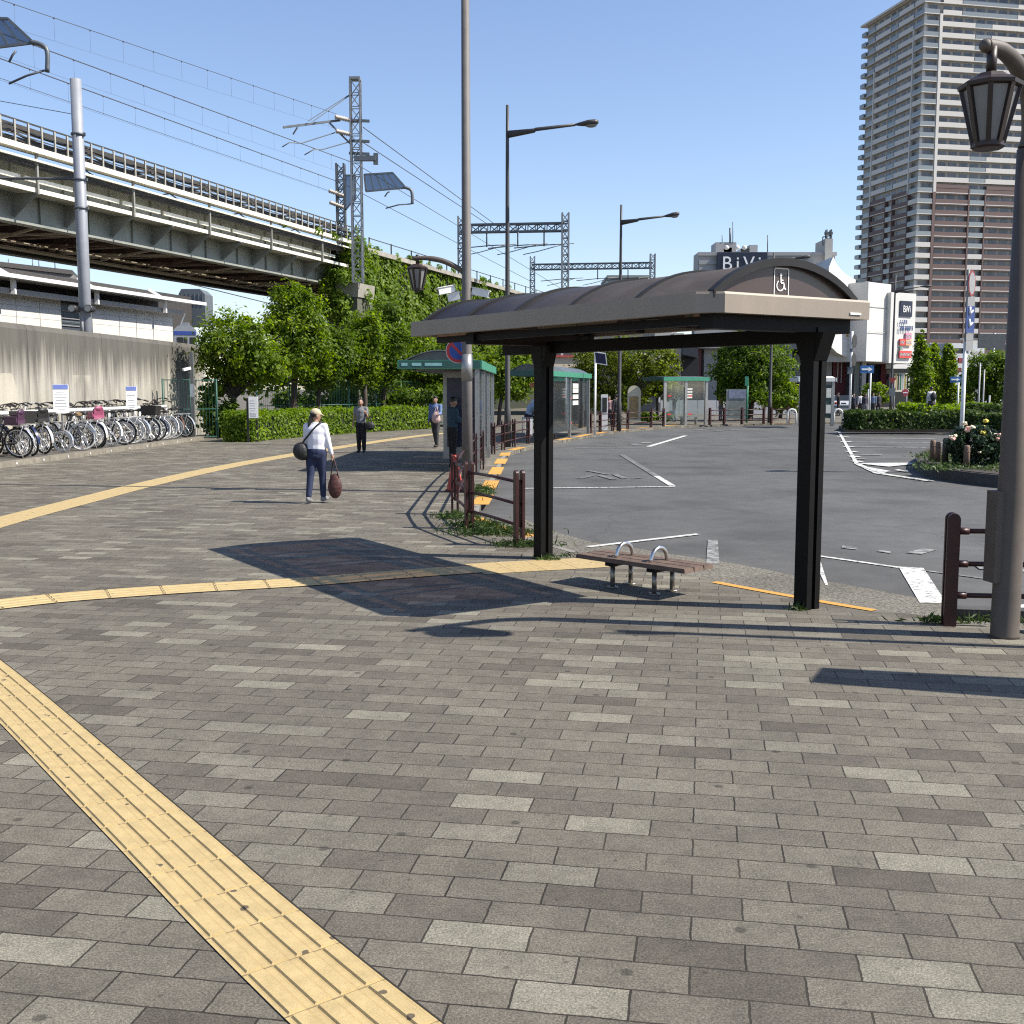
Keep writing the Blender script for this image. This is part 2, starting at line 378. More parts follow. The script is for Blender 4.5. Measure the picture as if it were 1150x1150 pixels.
def tactile_mat(name, col, dots=False):
    m, nt, b = nodes(name); L = nt.links.new
    uv = N(nt, 'ShaderNodeUVMap'); sx = N(nt, 'ShaderNodeSeparateXYZ'); L(uv.outputs[0], sx.inputs[0])
    g = N(nt, 'ShaderNodeNewGeometry')
    def mth(op, a, bb=None, c=None):
        n = N(nt, 'ShaderNodeMath', operation=op)
        for k, v in enumerate((a, bb, c)):
            if v is None: continue
            if isinstance(v, (int, float)): n.inputs[k].default_value = v
            else: L(v, n.inputs[k])
        return n.outputs[0]
    # four raised bars across each tile (u 0..1), tile joints at whole v and thin second joint
    u4 = mth('MULTIPLY', sx.outputs[0], 5.); fu = mth('FRACT', u4); cu = mth('ABSOLUTE', mth('SUBTRACT', fu, .5))
    bar = mth('SUBTRACT', 1., mth('SMOOTH_MIN', 1., mth('MULTIPLY', mth('MAXIMUM', mth('SUBTRACT', cu, .40), 0.), 12.), .05))
    fv = mth('FRACT', sx.outputs[1]); cv = mth('ABSOLUTE', mth('SUBTRACT', fv, .5))
    joint = mth('GREATER_THAN', cv, .488)
    fv2 = mth('FRACT', mth('ADD', sx.outputs[1], .28)); cv2 = mth('ABSOLUTE', mth('SUBTRACT', fv2, .5)); j2 = mth('GREATER_THAN', cv2, .4915)
    if dots:
        fw = mth('FRACT', mth('MULTIPLY', sx.outputs[1], 5.)); fx = mth('FRACT', mth('MULTIPLY', sx.outputs[0], 5.))
        dd = mth('SQRT', mth('ADD', mth('POWER', mth('SUBTRACT', fw, .5), 2.), mth('POWER', mth('SUBTRACT', fx, .5), 2.)))
        bar = mth('LESS_THAN', dd, .3)
    n1 = N(nt, 'ShaderNodeTexNoise', i_Scale=11., i_Detail=6., i_Roughness=.7); L(g.outputs['Position'], n1.inputs['Vector'])
    n2 = N(nt, 'ShaderNodeTexNoise', i_Scale=190., i_Detail=2., i_Roughness=.8); L(g.outputs['Position'], n2.inputs['Vector'])
    lo = tuple(x * .84 for x in col); hi = tuple(min(.9, x * 1.1) for x in col)
    r1 = ramp(nt, [(.3, lo), (.65, hi)]); L(n1.outputs['Fac'], r1.inputs[0])
    r2 = ramp(nt, [(.25, .72), (.5, 1.), (.7, 1.12)]); L(n2.outputs['Fac'], r2.inputs[0])
    mx = N(nt, 'ShaderNodeMix', data_type='RGBA', blend_type='MULTIPLY'); mx.inputs[0].default_value = .85; L(r1.outputs[0], mx.inputs[6]); L(r2.outputs[0], mx.inputs[7])
    cu2 = mth('ABSOLUTE', mth('SUBTRACT', mth('FRACT', mth('MULTIPLY', sx.outputs[0], 4.)), .5))
    # grime in the grooves beside the bars
    gr = mth('MULTIPLY', mth('MULTIPLY', mth('GREATER_THAN', cu2, .30), mth('LESS_THAN', cu2, .40)), .22)
    m2 = N(nt, 'ShaderNodeMix', data_type='RGBA'); L(gr, m2.inputs[0]); L(mx.outputs[2], m2.inputs[6]); m2.inputs[7].default_value = (.2, .13, .05, 1)
    if dots: L(mth('MULTIPLY', mth('LESS_THAN', bar, .5), .12), m2.inputs[0])
    jj = mth('MULTIPLY', mth('MAXIMUM', mth('MULTIPLY', joint, .75), mth('MULTIPLY', j2, .0)), mth('MINIMUM', mth('MULTIPLY', n1.outputs['Fac'], 1.7), 1.))
    m3 = N(nt, 'ShaderNodeMix', data_type='RGBA'); L(jj, m3.inputs[0]); L(m2.outputs[2], m3.inputs[6]); m3.inputs[7].default_value = (.09, .06, .03, 1)
    # gum and tar blobs
    vo = N(nt, 'ShaderNodeTexVoronoi', i_Scale=3.0, voronoi_dimensions='2D'); L(g.outputs['Position'], vo.inputs['Vector'])
    wob = mth('ADD', vo.outputs['Distance'], mth('MULTIPLY', n1.outputs['Fac'], .12))
    sp = mth('LESS_THAN', wob, .10)
    m4 = N(nt, 'ShaderNodeMix', data_type='RGBA'); L(mth('MULTIPLY', sp, .85), m4.inputs[0]); L(m3.outputs[2], m4.inputs[6]); m4.inputs[7].default_value = (.05, .04, .035, 1)
    L(m4.outputs[2], b.inputs['Base Color']); b.inputs['Roughness'].default_value = .7
    hh = mth('SUBTRACT', mth('MULTIPLY', bar, 1.), mth('MULTIPLY', jj, .8))
    bp = N(nt, 'ShaderNodeBump', i_Strength=.65, i_Distance=.006); L(hh if dots else n2.outputs['Fac'], bp.inputs['Height'])
    if not dots: bp.inputs['Distance'].default_value = .0015
    L(bp.outputs[0], b.inputs['Normal'])
    return m
PAVE = paver_mat()
ASPH = asphalt_mat('asphalt', (.088, .088, .085), .5, 110.)
PEB = asphalt_mat('pebble_concrete', (.145, .135, .11), .95, 30.)
WHITE = paint_mat('road_paint', (.55, .55, .52), (.1, .1, .1), .44)
WHITE3 = paint_mat('road_paint_ghost', (.165, .165, .155), (.088, .088, .085), .5, 7.)
WHITE2 = paint_mat('road_paint_worn', (.27, .27, .255), (.1, .1, .096), .5, 9.)
ORANGE = paint_mat('orange_paint', (.5, .26, .05), (.2, .17, .12), .3)
KERB = M('kerb_concrete', (.27, .255, .225), .85, var=.3, scale=5, bump=.3)
DKERB = M('dark_kerb', (.075, .072, .068), .8, var=.35, scale=4, bump=.4)

RZ = -.10
bm = MB(); bm.add([(-3000, -400, RZ), (3000, -400, RZ), (3000, 5000, RZ), (-3000, 5000, RZ)], [(0, 1, 2, 3)])
structure(bm.obj('road', ASPH))
edge_px = [(1300, 735), (1150, 712), (1060, 694), (980, 684), (890, 668), (800, 652), (740, 638), (700, 630), (650, 620), (610, 609), (580, 600), (556, 592), (542, 584), (538, 575), (541, 563), (548, 551), (556, 537), (562, 524), (567, 514), (573, 508), (590, 503), (625, 496), (660, 489), (700, 483.3), (760, 478.5), (830, 476), (900, 474.6), (960, 474)]
edge = [G(x, y) for x, y in edge_px]
far = [Vector((45, 64, 0)), Vector((120, 72, 0)), Vector((1500, 200, 0)), Vector((1500, 2500, 0)), Vector((-1500, 2500, 0)), Vector((-1500, -60, 0)), Vector((60, -60, 0)), Vector((60, -5, 0))]
bm = MB(); bm.prism([tuple(p) for p in edge + far], -.3, 0.)
structure(bm.obj('paved_plaza', PAVE))

def ribbon(name, mat, left, right, z, uvscale=None, samples=1):
    bm = MB(); vs = []; uv = []; acc = 0
    for i, (a, b) in enumerate(zip(left, right)):
        if i: acc += ((Vector(a) + Vector(b)) / 2 - (Vector(left[i - 1]) + Vector(right[i - 1])) / 2).length
        for q, u in ((a, 0.), (b, 1.)):
            vs.append((q[0], q[1], z)); uv.append((u, acc / (uvscale or 1)))
    bm.add(vs, [(2 * i, 2 * i + 1, 2 * i + 3, 2 * i + 2) for i in range(len(left) - 1)]); bm.uv = uv
    return bm.obj(name, mat, local=True)
def smooth_line(pts, k=6):                   # Catmull-Rom
    pts = [Vector(p) for p in pts]; out = []
    for i in range(len(pts) - 1):
        p0, p1, p2, p3 = pts[max(i - 1, 0)], pts[i], pts[i + 1], pts[min(i + 2, len(pts) - 1)]
        for j in range(k):
            t = j / k
            out.append(.5 * ((2 * p1) + (p2 - p0) * t + (2 * p0 - 5 * p1 + 4 * p2 - p3) * t * t + (3 * p1 - p0 - 3 * p2 + p3) * t ** 3))
    out.append(pts[-1]); return out
def sides(line, w):
    A, B = [], []
    for i, p in enumerate(line):
        t = (line[min(i + 1, len(line) - 1)] - line[max(i - 1, 0)]); t.z = 0; t.normalize(); n = Vector((-t.y, t.x, 0))
        A.append(p + n * w / 2); B.append(p - n * w / 2)
    return A, B
# kerb along the plaza edge, from the shelter to the far stops
kl = smooth_line(edge[8:], 4)
A, B = sides(kl, .2)
off = [a - (a - b) * .5 for a, b in zip(A, B)]
structure(ribbon('kerb', KERB, A, [p for p in off], .004))
# orange kerb dashes
def dash(pts_px, w, name='road_marking', z=.008, mat=ORANGE, zz=0.):
    l = smooth_line([G(x, y, zz) for x, y in pts_px], 4); a, b = sides(l, w)
    return structure(ribbon(name, mat, a, b, z))
dash([(536, 582), (548, 588), (565, 594), (583, 599), (599, 603)], .2, 'kerb_marking')
for q in ([(539, 567), (546, 556)], [(547.5, 550), (553, 540)], [(555, 533), (559.5, 525)], [(561, 521), (564.5, 515.5)], [(566, 512), (568.5, 508.5)], [(574, 505.5), (587, 502.5)],
          [(628, 494.3), (641, 492)], [(648, 490.6), (661, 488)], [(668, 487), (680, 485.2)], [(690, 483.8), (705, 481.8)], [(716, 480.8), (733, 479.4)], [(745, 478.4), (760, 477.4)], [(868, 475.5), (890, 475)]):
    dash(q, .3, 'kerb_marking')
l = [G(802, 654), G(850, 663), G(900, 672), G(940, 679), G(982, 686)]
a, b = sides(l, .1); structure(ribbon('kerb_marking', ORANGE, a, b, .006))
# pebble apron between paving and asphalt
ap_in = [G(x, y, RZ) for x, y in edge_px[1:12]]
ap_out = [G(x, y, RZ) for x, y in [(1150, 697), (1052, 676), (985, 663), (900, 648), (830, 634), (770, 625), (720, 617), (665, 609), (628, 599), (606, 590), (590, 584)]]
ap_in = [p + (p - q).normalized() * .3 for p, q in zip(ap_in, ap_out)]
structure(ribbon('gutter', PEB, ap_out, ap_in, RZ + .004))
# white markings on the asphalt
MZ = [RZ + .008]
def mz(): MZ[0] += .0004; return MZ[0]
def mark(quad, mat=WHITE):
    z = mz()
    bm = MB(); bm.add([G(x, y, RZ) + Vector((0, 0, z - RZ)) for x, y in quad], [(0, 1, 2, 3)]); return structure(bm.obj('road_marking', mat, local=True))
def line(p, q, w, mat=WHITE):
    a = G(*p, RZ); b_ = G(*q, RZ); A, B = sides([a, b_], w); return structure(ribbon('road_marking', mat, A, B, mz()))
mark([(1009, 637), (1037, 638.5), (1063, 678), (1033, 678)])
mark([(919, 623), (919, 641), (927, 658), (930, 658)])
line((920, 625), (1010, 638), .08); line((1035, 641), (1110, 651), .06, WHITE2)
mark([(1017, 621.5), (1035, 623), (1052, 618), (1035, 617)], WHITE2); mark([(945, 616), (962, 618), (962, 615.5), (946, 613.5)], WHITE2); mark([(985, 620), (1000, 622), (1000, 620), (987, 618.5)], WHITE2)
mark([(795, 607), (806, 607), (808, 634), (793, 634)], WHITE2)
mark([(1090, 632.5), (1150, 640), (1150, 643), (1100, 640)], WHITE2)
mark([(1120, 683), (1150, 680), (1150, 686), (1108, 686)])
line((660, 615), (784, 600.5), .11)
line((588, 549), (758, 547), .12); line((755, 546), (737, 535), .14); line((737, 535), (698, 511), .16, WHITE3)
line((646, 503.5), (724, 503), .14, WHITE2); line((728, 502), (770, 489.5), .2); 
for q in (((650, 538), (668, 534)), ((672, 534), (690, 539)), ((690, 533), (702, 538)), ((708, 538), (720, 537)), ((660, 529), (682, 533))): line(q[0], q[1], .16, WHITE3)
for q in (((690, 498.5), (694, 498)), ((710, 499), (716, 500)), ((724, 498), (727, 497))): line(q[0], q[1], .4, WHITE2)
for q in (((780, 483.3), (800, 482)), ((790, 485), (812, 484.2)), ((820, 483), (834, 482.5))): line(q[0], q[1], .3, WHITE2)
# bus bay hatching beside the islands
line((942, 485), (962, 521), .11); line((962, 521), (985, 532), .16); line((985, 532), (1045, 541), .2)
for k in range(7): f = k / 6.5; line((942 + 20 * f, 485 + 36 * f), (945 + 20 * f + 2 * f, 485.3 + 36 * f + 1.2 * f), .5 - .25 * f)
for y, x0, x1 in ((488.5, 947, 1075), (492.5, 950, 1050), (497, 952, 1070), (502.5, 956, 1040), (511, 955, 990), (515.5, 960, 972)): line((x0, y), (x1, y + .6), .22, paint_mat('bay_paint', (.36, .36, .345), (.1, .1, .096), .46, 5.))
mark([(960, 521), (1028, 520.5), (1028, 522), (998, 525)]); mark([(972, 525), (1000, 530), (990, 533), (965, 524)]); mark([(1004, 529), (1020, 531), (1020, 530), (1008, 528)])
line((1120, 546.5), (1150, 549.5), .25)
# darker asphalt patch seam
bm = MB(); bm.add([G(x, y, RZ) + Vector((0, 0, .002)) for x, y in ((738, 511), (745, 511), (850, 555), (835, 560))], [(0, 1, 2, 3)])

# tactile paving
TACT = tactile_mat('tactile_yellow', (.42, .318, .150)); TDOT = tactile_mat('tactile_dots', (.42, .318, .150), True)
rt = smooth_line([G(x, y) for x, y in ((-190, 632), (-90, 684), (0, 741), (187, 896), (313, 1003), (415, 1086), (497, 1150), (640, 1262))], 8)
A_, B_ = sides(rt, .74); lf = A_ if A_[10].x < B_[10].x else B_
def tactile(left, right, tile, nb=4, hgt=.007, s0=None, s1=None):
    path = ribbon('tactile_path', TACT, left, right, .005, tile)
    cen = [(Vector(a) + Vector(b)) / 2 for a, b in zip(left, right)]; acc = [0.]
    for a, b in zip(cen, cen[1:]): acc.append(acc[-1] + (b - a).length)
    def pos(u, s_, z):
        k = 0
        while k < len(acc) - 2 and acc[k + 1] < s_: k += 1
        f = (s_ - acc[k]) / max(1e-6, acc[k + 1] - acc[k]); a = Vector(left[k]).lerp(Vector(left[k + 1]), f); b = Vector(right[k]).lerp(Vector(right[k + 1]), f); p = a.lerp(b, u); return (p.x, p.y, z)
    bm = MB(); uv = []; n = int(acc[-1] / tile)
    for t_ in range(n):
        c = pos(.5, (t_ + .5) * tile, 0)
        if c[1] < 1.5 or c[1] > 24 or abs(c[0]) > 9: continue
        for k in range(nb):
            u = (k + .5) / nb; wb = .030 / .37; wt_ = .024 / .37
            for h0, h1 in ((.03, .97),):
                q = []
                for z, wq, sh in ((.004, wb, 0), (.005 + hgt, wt_, .004)):
                    for (uu, ss) in ((u - wq, h0 + sh), (u + wq, h0 + sh), (u + wq, (h0 + h1) / 2), (u + wq, h1 - sh), (u - wq, h1 - sh), (u - wq, (h0 + h1) / 2)):
                        q.append(pos(uu, (t_ + ss) * tile, z)); uv.append((uu, t_ + ss))
                bm.add(q, [(6, 7, 8, 9, 10, 11)] + [(i_, (i_ + 1) % 6, 6 + (i_ + 1) % 6, 6 + i_) for i_ in range(6)])
    if bm.v: bm.uv = uv; o_ = bm.obj('raised_bar', TACT, path, True)
    return structure(path)
tactile(lf, rt, .31)
DARKJ = M('joint_dirt', (.03, .026, .022), .9)
def seam(line, w=.005):
    A, B = sides(line, w); structure(ribbon('paving_joint', DARKJ, A, B, .0075))
seam(rt)
mid = smooth_line([G(x, y) for x, y in ((-300, 723), (0, 679), (170, 664), (340, 654), (440, 646), (540, 639))], 6)
a, b = sides(mid, .5); tactile(a, b, .5); seam(a, .014); seam(b, .014)
mid = [G(532, 639.5), G(590, 636), G(650, 633), G(676, 631)]; a, b = sides(mid, .72); structure(ribbon('tactile_path', TDOT, a, b, .0052, .36))
mid = smooth_line([G(x, y) for x, y in ((-150, 631), (0, 586.5), (90, 563), (175, 541.5), (260, 523), (340, 509), (420, 496.5), (480, 488.5), (520, 485))], 6)
a, b = sides(mid, .6); structure(ribbon('tactile_path', TACT, a, b, .005, .36))
# weeds at the kerb by the guard fence
GRASS = leafmat('grass_blades', (.03, .06, .012), (.09, .14, .03), .3)
ch = []
for (x, y, rx, ry, n, hh) in ((557, 600, .6, .26, 1000, .08), (535, 592, .4, .22, 800, .09), (515, 582, .35, .2, 520, .08), (590, 614, .4, .14, 420, .07), (541, 553, .2, 1.0, 900, .05), (614, 629, .14, .08, 60, .035), (640, 626, .5, .08, 60, .03), (1046, 699, .12, .08, 60, .04), (1100, 700, .7, .05, 120, .05), (897, 685, .08, .06, 40, .03)):
    c = G(x, y); p = np.array(c) + nrs.normal(0, .5, (n, 3)) * np.array((rx, ry, 0)); p[:, 2] = np.abs(nrs.normal(0, hh * .5, n)) + .012
    ch.append(leaves(p, np.tile((0., -.9, .1), (n, 1)), .085, .35, .16))
g = leafobj('grass', GRASS, ch); g['kind'] = 'stuff'
# ------------------------------------------------------------------ materials of the street furniture
BRONZE = M('bronze_paint', (.10, .085, .072), .4, .25, .15, 5)
FASC = M('fascia_paint', (.36, .305, .245), .55, .1, .1, 3, streak=.3)
BLACKST = M('black_steel', (.007, .0066, .0066), .55, 0, .35, 6, bump=.1, spec=.15)
POLYC = None
def poly_mat():
    m, nt, b = nodes('brown_polycarbonate'); L = nt.links.new
    b.inputs['Base Color'].default_value = (.19, .178, .178, 1); b.inputs['Roughness'].default_value = .32
    tc = N(nt, 'ShaderNodeTexCoord'); nz = N(nt, 'ShaderNodeTexNoise', i_Scale=3., i_Detail=5.); L(tc.outputs['Object'], nz.inputs['Vector'])
    r = ramp(nt, [(.3, (.15, .14, .142)), (.7, (.205, .192, .192))]); L(nz.outputs['Fac'], r.inputs[0]); L(r.outputs[0], b.inputs['Base Color'])
    t = N(nt, 'ShaderNodeBsdfTransparent'); t.inputs[0].default_value = (.52, .41, .35, 1)
    x = N(nt, 'ShaderNodeMixShader'); x.inputs[0].default_value = .66; L(b.outputs[0], x.inputs[1]); L(t.outputs[0], x.inputs[2])
    L(x.outputs[0], nt.nodes['Material Output'].inputs['Surface'])
    return m
POLYC = poly_mat()
WOOD = M('weathered_wood', (.15, .098, .07), .7, var=.4, scale=9, bump=.5)
STEEL = M('stainless', (.62, .62, .62), .22, .95, .08, 20)
LEGST = M('bench_steel', (.34, .31, .27), .35, .8, .25, 8)
REDBR = M('maroon_paint', (.05, .011, .010), .42, .1, .3, 7, bump=.1)
POLEB = M('pole_brown', (.12, .096, .078), .6, 0, .15, 4)
POLEG = M('pole_dark_grey', (.06, .057, .056), .5, 0, .15, 4)
WHITEP = M('white_paint', (.72, .72, .7), .5, var=.08)
GREENP = M('green_paint', (.05, .27, .17), .45, var=.15)
DGREEN = M('dark_green_band', (.025, .10, .085), .4, var=.15)
ALU = M('aluminium', (.42, .42, .41), .35, .6, .1, 5)
GREYP = M('grey_paint', (.32, .32, .32), .5, var=.12)
GLASS = glassmat('clear_glass')
FROST = M('frosted_lamp_glass', (.28, .285, .28), .25, var=.1)
SIGNW = M('sign_white', (.8, .8, .78), .4, var=.03)
SIGNB = M('sign_blue', (.02, .09, .42), .4, var=.08)
SIGNR = M('sign_red', (.55, .03, .03), .4, var=.08)
BLACK = M('black_plastic', (.02, .02, .022), .45, var=.2)
POSTER = M('poster_navy', (.012, .018, .07), .25, var=.3)

# ------------------------------------------------------------------ the barrel roofed shelter
SL = Vector((-.549, .836, 0)); SW = Vector((.836, .549, 0)); SA = Vector((1.555, 8.80, 0))
WID, LEN, ZB, FH = 1.90, 4.97, 2.556, .148
def S(wv, lv, z): return SA + SW * wv + SL * lv + Vector((0, 0, z))
sh = thing('taxi_shelter', 'low barrel roofed brown shelter on two black columns over the wooden bench', 'shelter', S(WID / 2, LEN / 2, 0))
ch = .16
bm = MB()
outer = [(ch, 0), (WID, 0), (WID, LEN), (0, LEN), (0, ch)]
inner = [(ch + .05, .09), (WID - .09, .09), (WID - .09, LEN - .09), (.09, LEN - .09), (.09, ch + .05)]
n = len(outer)
for i in range(n):
    j = (i + 1) % n
    bm.hexa([S(*outer[i], ZB), S(*outer[j], ZB), S(*inner[j], ZB), S(*inner[i], ZB)],
            [S(*outer[i], ZB + FH), S(*outer[j], ZB + FH), S(*inner[j], ZB + FH), S(*inner[i], ZB + FH)])
    bm.hexa([S(outer[i][0] , outer[i][1], ZB + FH), S(outer[j][0], outer[j][1], ZB + FH), S(*inner[j], ZB + FH), S(*inner[i], ZB + FH)],
            [S(outer[i][0] * .98 + inner[i][0] * .02, outer[i][1] * .9 + inner[i][1] * .1, ZB + FH + .018), S(outer[j][0], outer[j][1] * .9 + inner[j][1] * .1, ZB + FH + .018), S(*inner[j], ZB + FH + .018), S(*inner[i], ZB + FH + .018)])
bm.obj('fascia', FASC, sh)
bm = MB(); bm.beam(S(WID - .26, -.006, ZB + .045), S(WID - .12, -.006, ZB + .045), .008, .018); bm.obj('name_plate', SIGNW, sh)
RISE = .295
def arc(t, lift=0.):                          # t 0..1 across the width
    c = (WID / 2); rr = (c * c * .81 + RISE * RISE) / (2 * RISE)
    x = (t - .5) * 2 * .9 * c
    return c + x, ZB + FH + .0 + math.sqrt(rr * rr - x * x) - (rr - RISE) + lift
K = 18
bm = MB()
for y0, y1 in ((.12, LEN - .12),):
    vs = []
    for i in range(K + 1):
        x, z = arc(i / K); vs += [S(x, y0, z), S(x, y1, z), S(x, y0, z - .012), S(x, y1, z - .012)]
    fs = []
    for i in range(K):
        a, b = 4 * i, 4 * i + 4
        fs += [(a, b, b + 1, a + 1), (a + 2, a + 3, b + 3, b + 2), (a, a + 2, b + 2, b), (a + 1, b + 1, b + 3, a + 3)]
    bm.add(vs, fs, True)
bm.obj('roof_panel', POLYC, sh)
RIB = M('roof_rib', (.022, .021, .021), .5, 0, .15, spec=.3)
for k in range(6):
    y = .09 + (LEN - .18) * k / 5
    wd = .05 if k else .075
    bm = MB()
    vs = []; o = .02 if k else .035
    for i in range(K + 1):
        x, z = arc(i / K); z0 = z - (.05 if k else .03)
        vs += [S(x, y - wd / 2, z + o), S(x, y + wd / 2, z + o), S(x, y - wd / 2, z0), S(x, y + wd / 2, z0)]
    fs = [(0, 1, 3, 2), (4 * K, 4 * K + 2, 4 * K + 3, 4 * K + 1)]
    for i in range(K):
        a, b = 4 * i, 4 * i + 4
        fs += [(a, b, b + 1, a + 1), (a + 2, a + 3, b + 3, b + 2), (a, a + 2, b + 2, b), (a + 1, b + 1, b + 3, a + 3)]
    bm.add(vs, fs); bm.obj('roof_rib', RIB, sh)
ENDP = M('end_panel_brown', (.085, .060, .054), .3, var=.1, scale=2)
for y, th in ((.11, .02), (LEN - .13, .02)):
    bm = MB(); pts = [S(*([arc(i / K)[0], y, arc(i / K)[1] - .03])) for i in range(K + 1)]
    bm.slab(pts, SL * th); ep = bm.obj('end_panel', ENDP, sh)
    if y < 1:
        # white wheelchair mark in a rounded frame
        c = S(WID * .475, y - .004, ZB + FH + .128); rot = facing(-SL)
        def q(x, yy): return c + rot @ Vector((x * 1.0, yy, 0))
        sg = MB(); hw, hh = .084, .118
        loop = []
        for cx, cy, a0 in ((hw - .015, hh - .015, 0), (-hw + .015, hh - .015, 90), (-hw + .015, -hh + .015, 180), (hw - .015, -hh + .015, 270)):
            for k in range(4): a = R(a0 + 30 * k); loop.append((cx + .015 * math.cos(a), cy + .015 * math.sin(a)))
        def pl(pts, w, closed=False):
            m_ = len(pts)
            for i in range(m_ if closed else m_ - 1): sg.beam(q(*pts[i]), q(*pts[(i + 1) % m_]), .004, w, rot @ Vector((0, 0, 1)).cross(Vector((1, 0, 0))) if False else tuple(rot @ Vector((-(pts[(i + 1) % m_][1] - pts[i][1]), pts[(i + 1) % m_][0] - pts[i][0], 0))))
        pl(loop, .008, True)
        circ = [(-.008 + .014 * math.cos(R(a)) , .066 + .014 * math.sin(R(a))) for a in range(0, 360, 30)]
        vs = [q(*p) for p in circ]; sg.slab(vs, rot @ Vector((0, 0, .003)))
        pl([(-.008, .05), (-.004, .0), (.028, .0), (.042, -.05), (.055, -.046)], .012)
        pl([(-.006, .024), (.022, .022)], .010)
        pl([(-.012 + .042 * math.cos(R(a)), -.022 + .042 * math.sin(R(a))) for a in range(120, 361, 20)], .010)
        sg.obj('wheelchair_sign', SIGNW, ep)
colpts = [G(905.5, 683), G(610, 627)]
for k, c in enumerate(colpts):
    bm = MB(); az = math.atan2(SL.y, SL.x)
    for s in (-1, 1): bm.box(c + SW * (.052 * s) + Vector((0, 0, (ZB - .12) / 2)), (.15, .062, ZB - .12), az)
    bm.box(c + Vector((0, 0, (ZB - .12) / 2)), (.10, .05, ZB - .12), az)
    bm.obj('column', BLACKST, sh)
    bm = MB()                                  # flared head carrying the cross arm
    for s in (-1, 1):
        a0 = c + SL * (.08 * s); a1 = c + SL * (.17 * s)
        bm.hexa([a0 + SW * -.08 + Vector((0, 0, ZB - .36)), a0 + SW * .08 + Vector((0, 0, ZB - .36)), a0 + SW * .08 - SL * (.1 * s) + Vector((0, 0, ZB - .36)), a0 - SW * .08 - SL * (.1 * s) + Vector((0, 0, ZB - .36))],
                [a1 + SW * -.08 + Vector((0, 0, ZB - .12)), a1 + SW * .08 + Vector((0, 0, ZB - .12)), a0 + SW * .08 - SL * (.1 * s) + Vector((0, 0, ZB - .12)), a0 - SW * .08 - SL * (.1 * s) + Vector((0, 0, ZB - .12))])
    w0 = (c - SA).dot(SW); l0 = (c - SA).dot(SL)
    bm.beam(S(.14, l0, ZB - .06), S(WID - .12, l0, ZB - .06), .16, .12)
    bm.obj('bracket', BLACKST, sh)
bm = MB()
wA = (colpts[0] - SA).dot(SW); wB = (colpts[1] - SA).dot(SW)
bm.beam(S(wA, .1, ZB - .14), S(wB, LEN - .3, ZB - .14), .12, .13)
bm.beam(S(.2, .3, ZB - .05), S(.2, LEN - .3, ZB - .05), .06, .07)
bm.obj('main_beam', BLACKST, sh)
bm = MB()
for wv in (.3, 1.62): bm.beam(S(wv, .1, ZB + .06), S(wv, LEN - .1, ZB + .06), .04, .05)
for k in range(1, 5): bm.beam(S(.08, .09 + (LEN - .18) * k / 5, ZB + .03), S(WID - .08, .09 + (LEN - .18) * k / 5, ZB + .03), .03, .05)
bm.obj('purlin', RIB, sh)
bm = MB(); bm.beam(S(.26, .55, ZB + .0), S(.95, .45, ZB + .0), .06, .04); bm.obj('strip_lamp', FASC, sh)
bm = MB(); bm.beam(S(.24, 1.5, ZB), S(.24, 2.7, ZB), .05, .05); bm.obj('strip_lamp', FASC, sh)

# bench
BN = G(646, 623, .29); 
bd = Vector((.70, -.714, 0)).normalized(); bw = Vector((.714, .70, 0)).normalized()
be = thing('bench', 'low weathered wooden plank bench with two steel hoops under the shelter', 'bench', (BN.x + .8, BN.y - .2, 0))
def B3(a, b, z): return Vector((BN.x, BN.y, 0)) + bd * a + bw * b + Vector((0, 0, z))
bm = MB(); BLn, BWd = 1.36, .46
for i in range(3):
    a, b_ = BWd * i / 3 + .004, BWd * (i + 1) / 3 - .004
    bm.hexa([B3(0, a, .258), B3(BLn, a, .258), B3(BLn, b_, .258), B3(0, b_, .258)], [B3(.01, a + .006, .30), B3(BLn - .01, a + .006, .30), B3(BLn - .01, b_ - .006, .30), B3(.01, b_ - .006, .30)])
bm.obj('seat', WOOD, be)
for a in (.42, .94):
    bm = MB()
    bm.beam(B3(a, .03, .238), B3(a, BWd - .03, .238), .1, .04); bm.obj('bearer', BLACKST, be)
    for b_ in (.09, .37):
        bm = MB(); bm.cyl(B3(a, b_, 0), .024, .22, 12); bm.lathe([(.06, 0), (.06, .008), (.03, .012)], B3(a, b_, .001), 14); bm.obj('leg', LEGST, be)
for a in (.43, .86):
    bm = MB(); pts = [B3(a + .02, .235 - .125 * math.cos(R(t)), .295 + .135 * math.sin(R(t))) for t in range(0, 181, 12)]
    bm.tube(pts, .02, 12); bm.obj('hoop', STEEL, be)

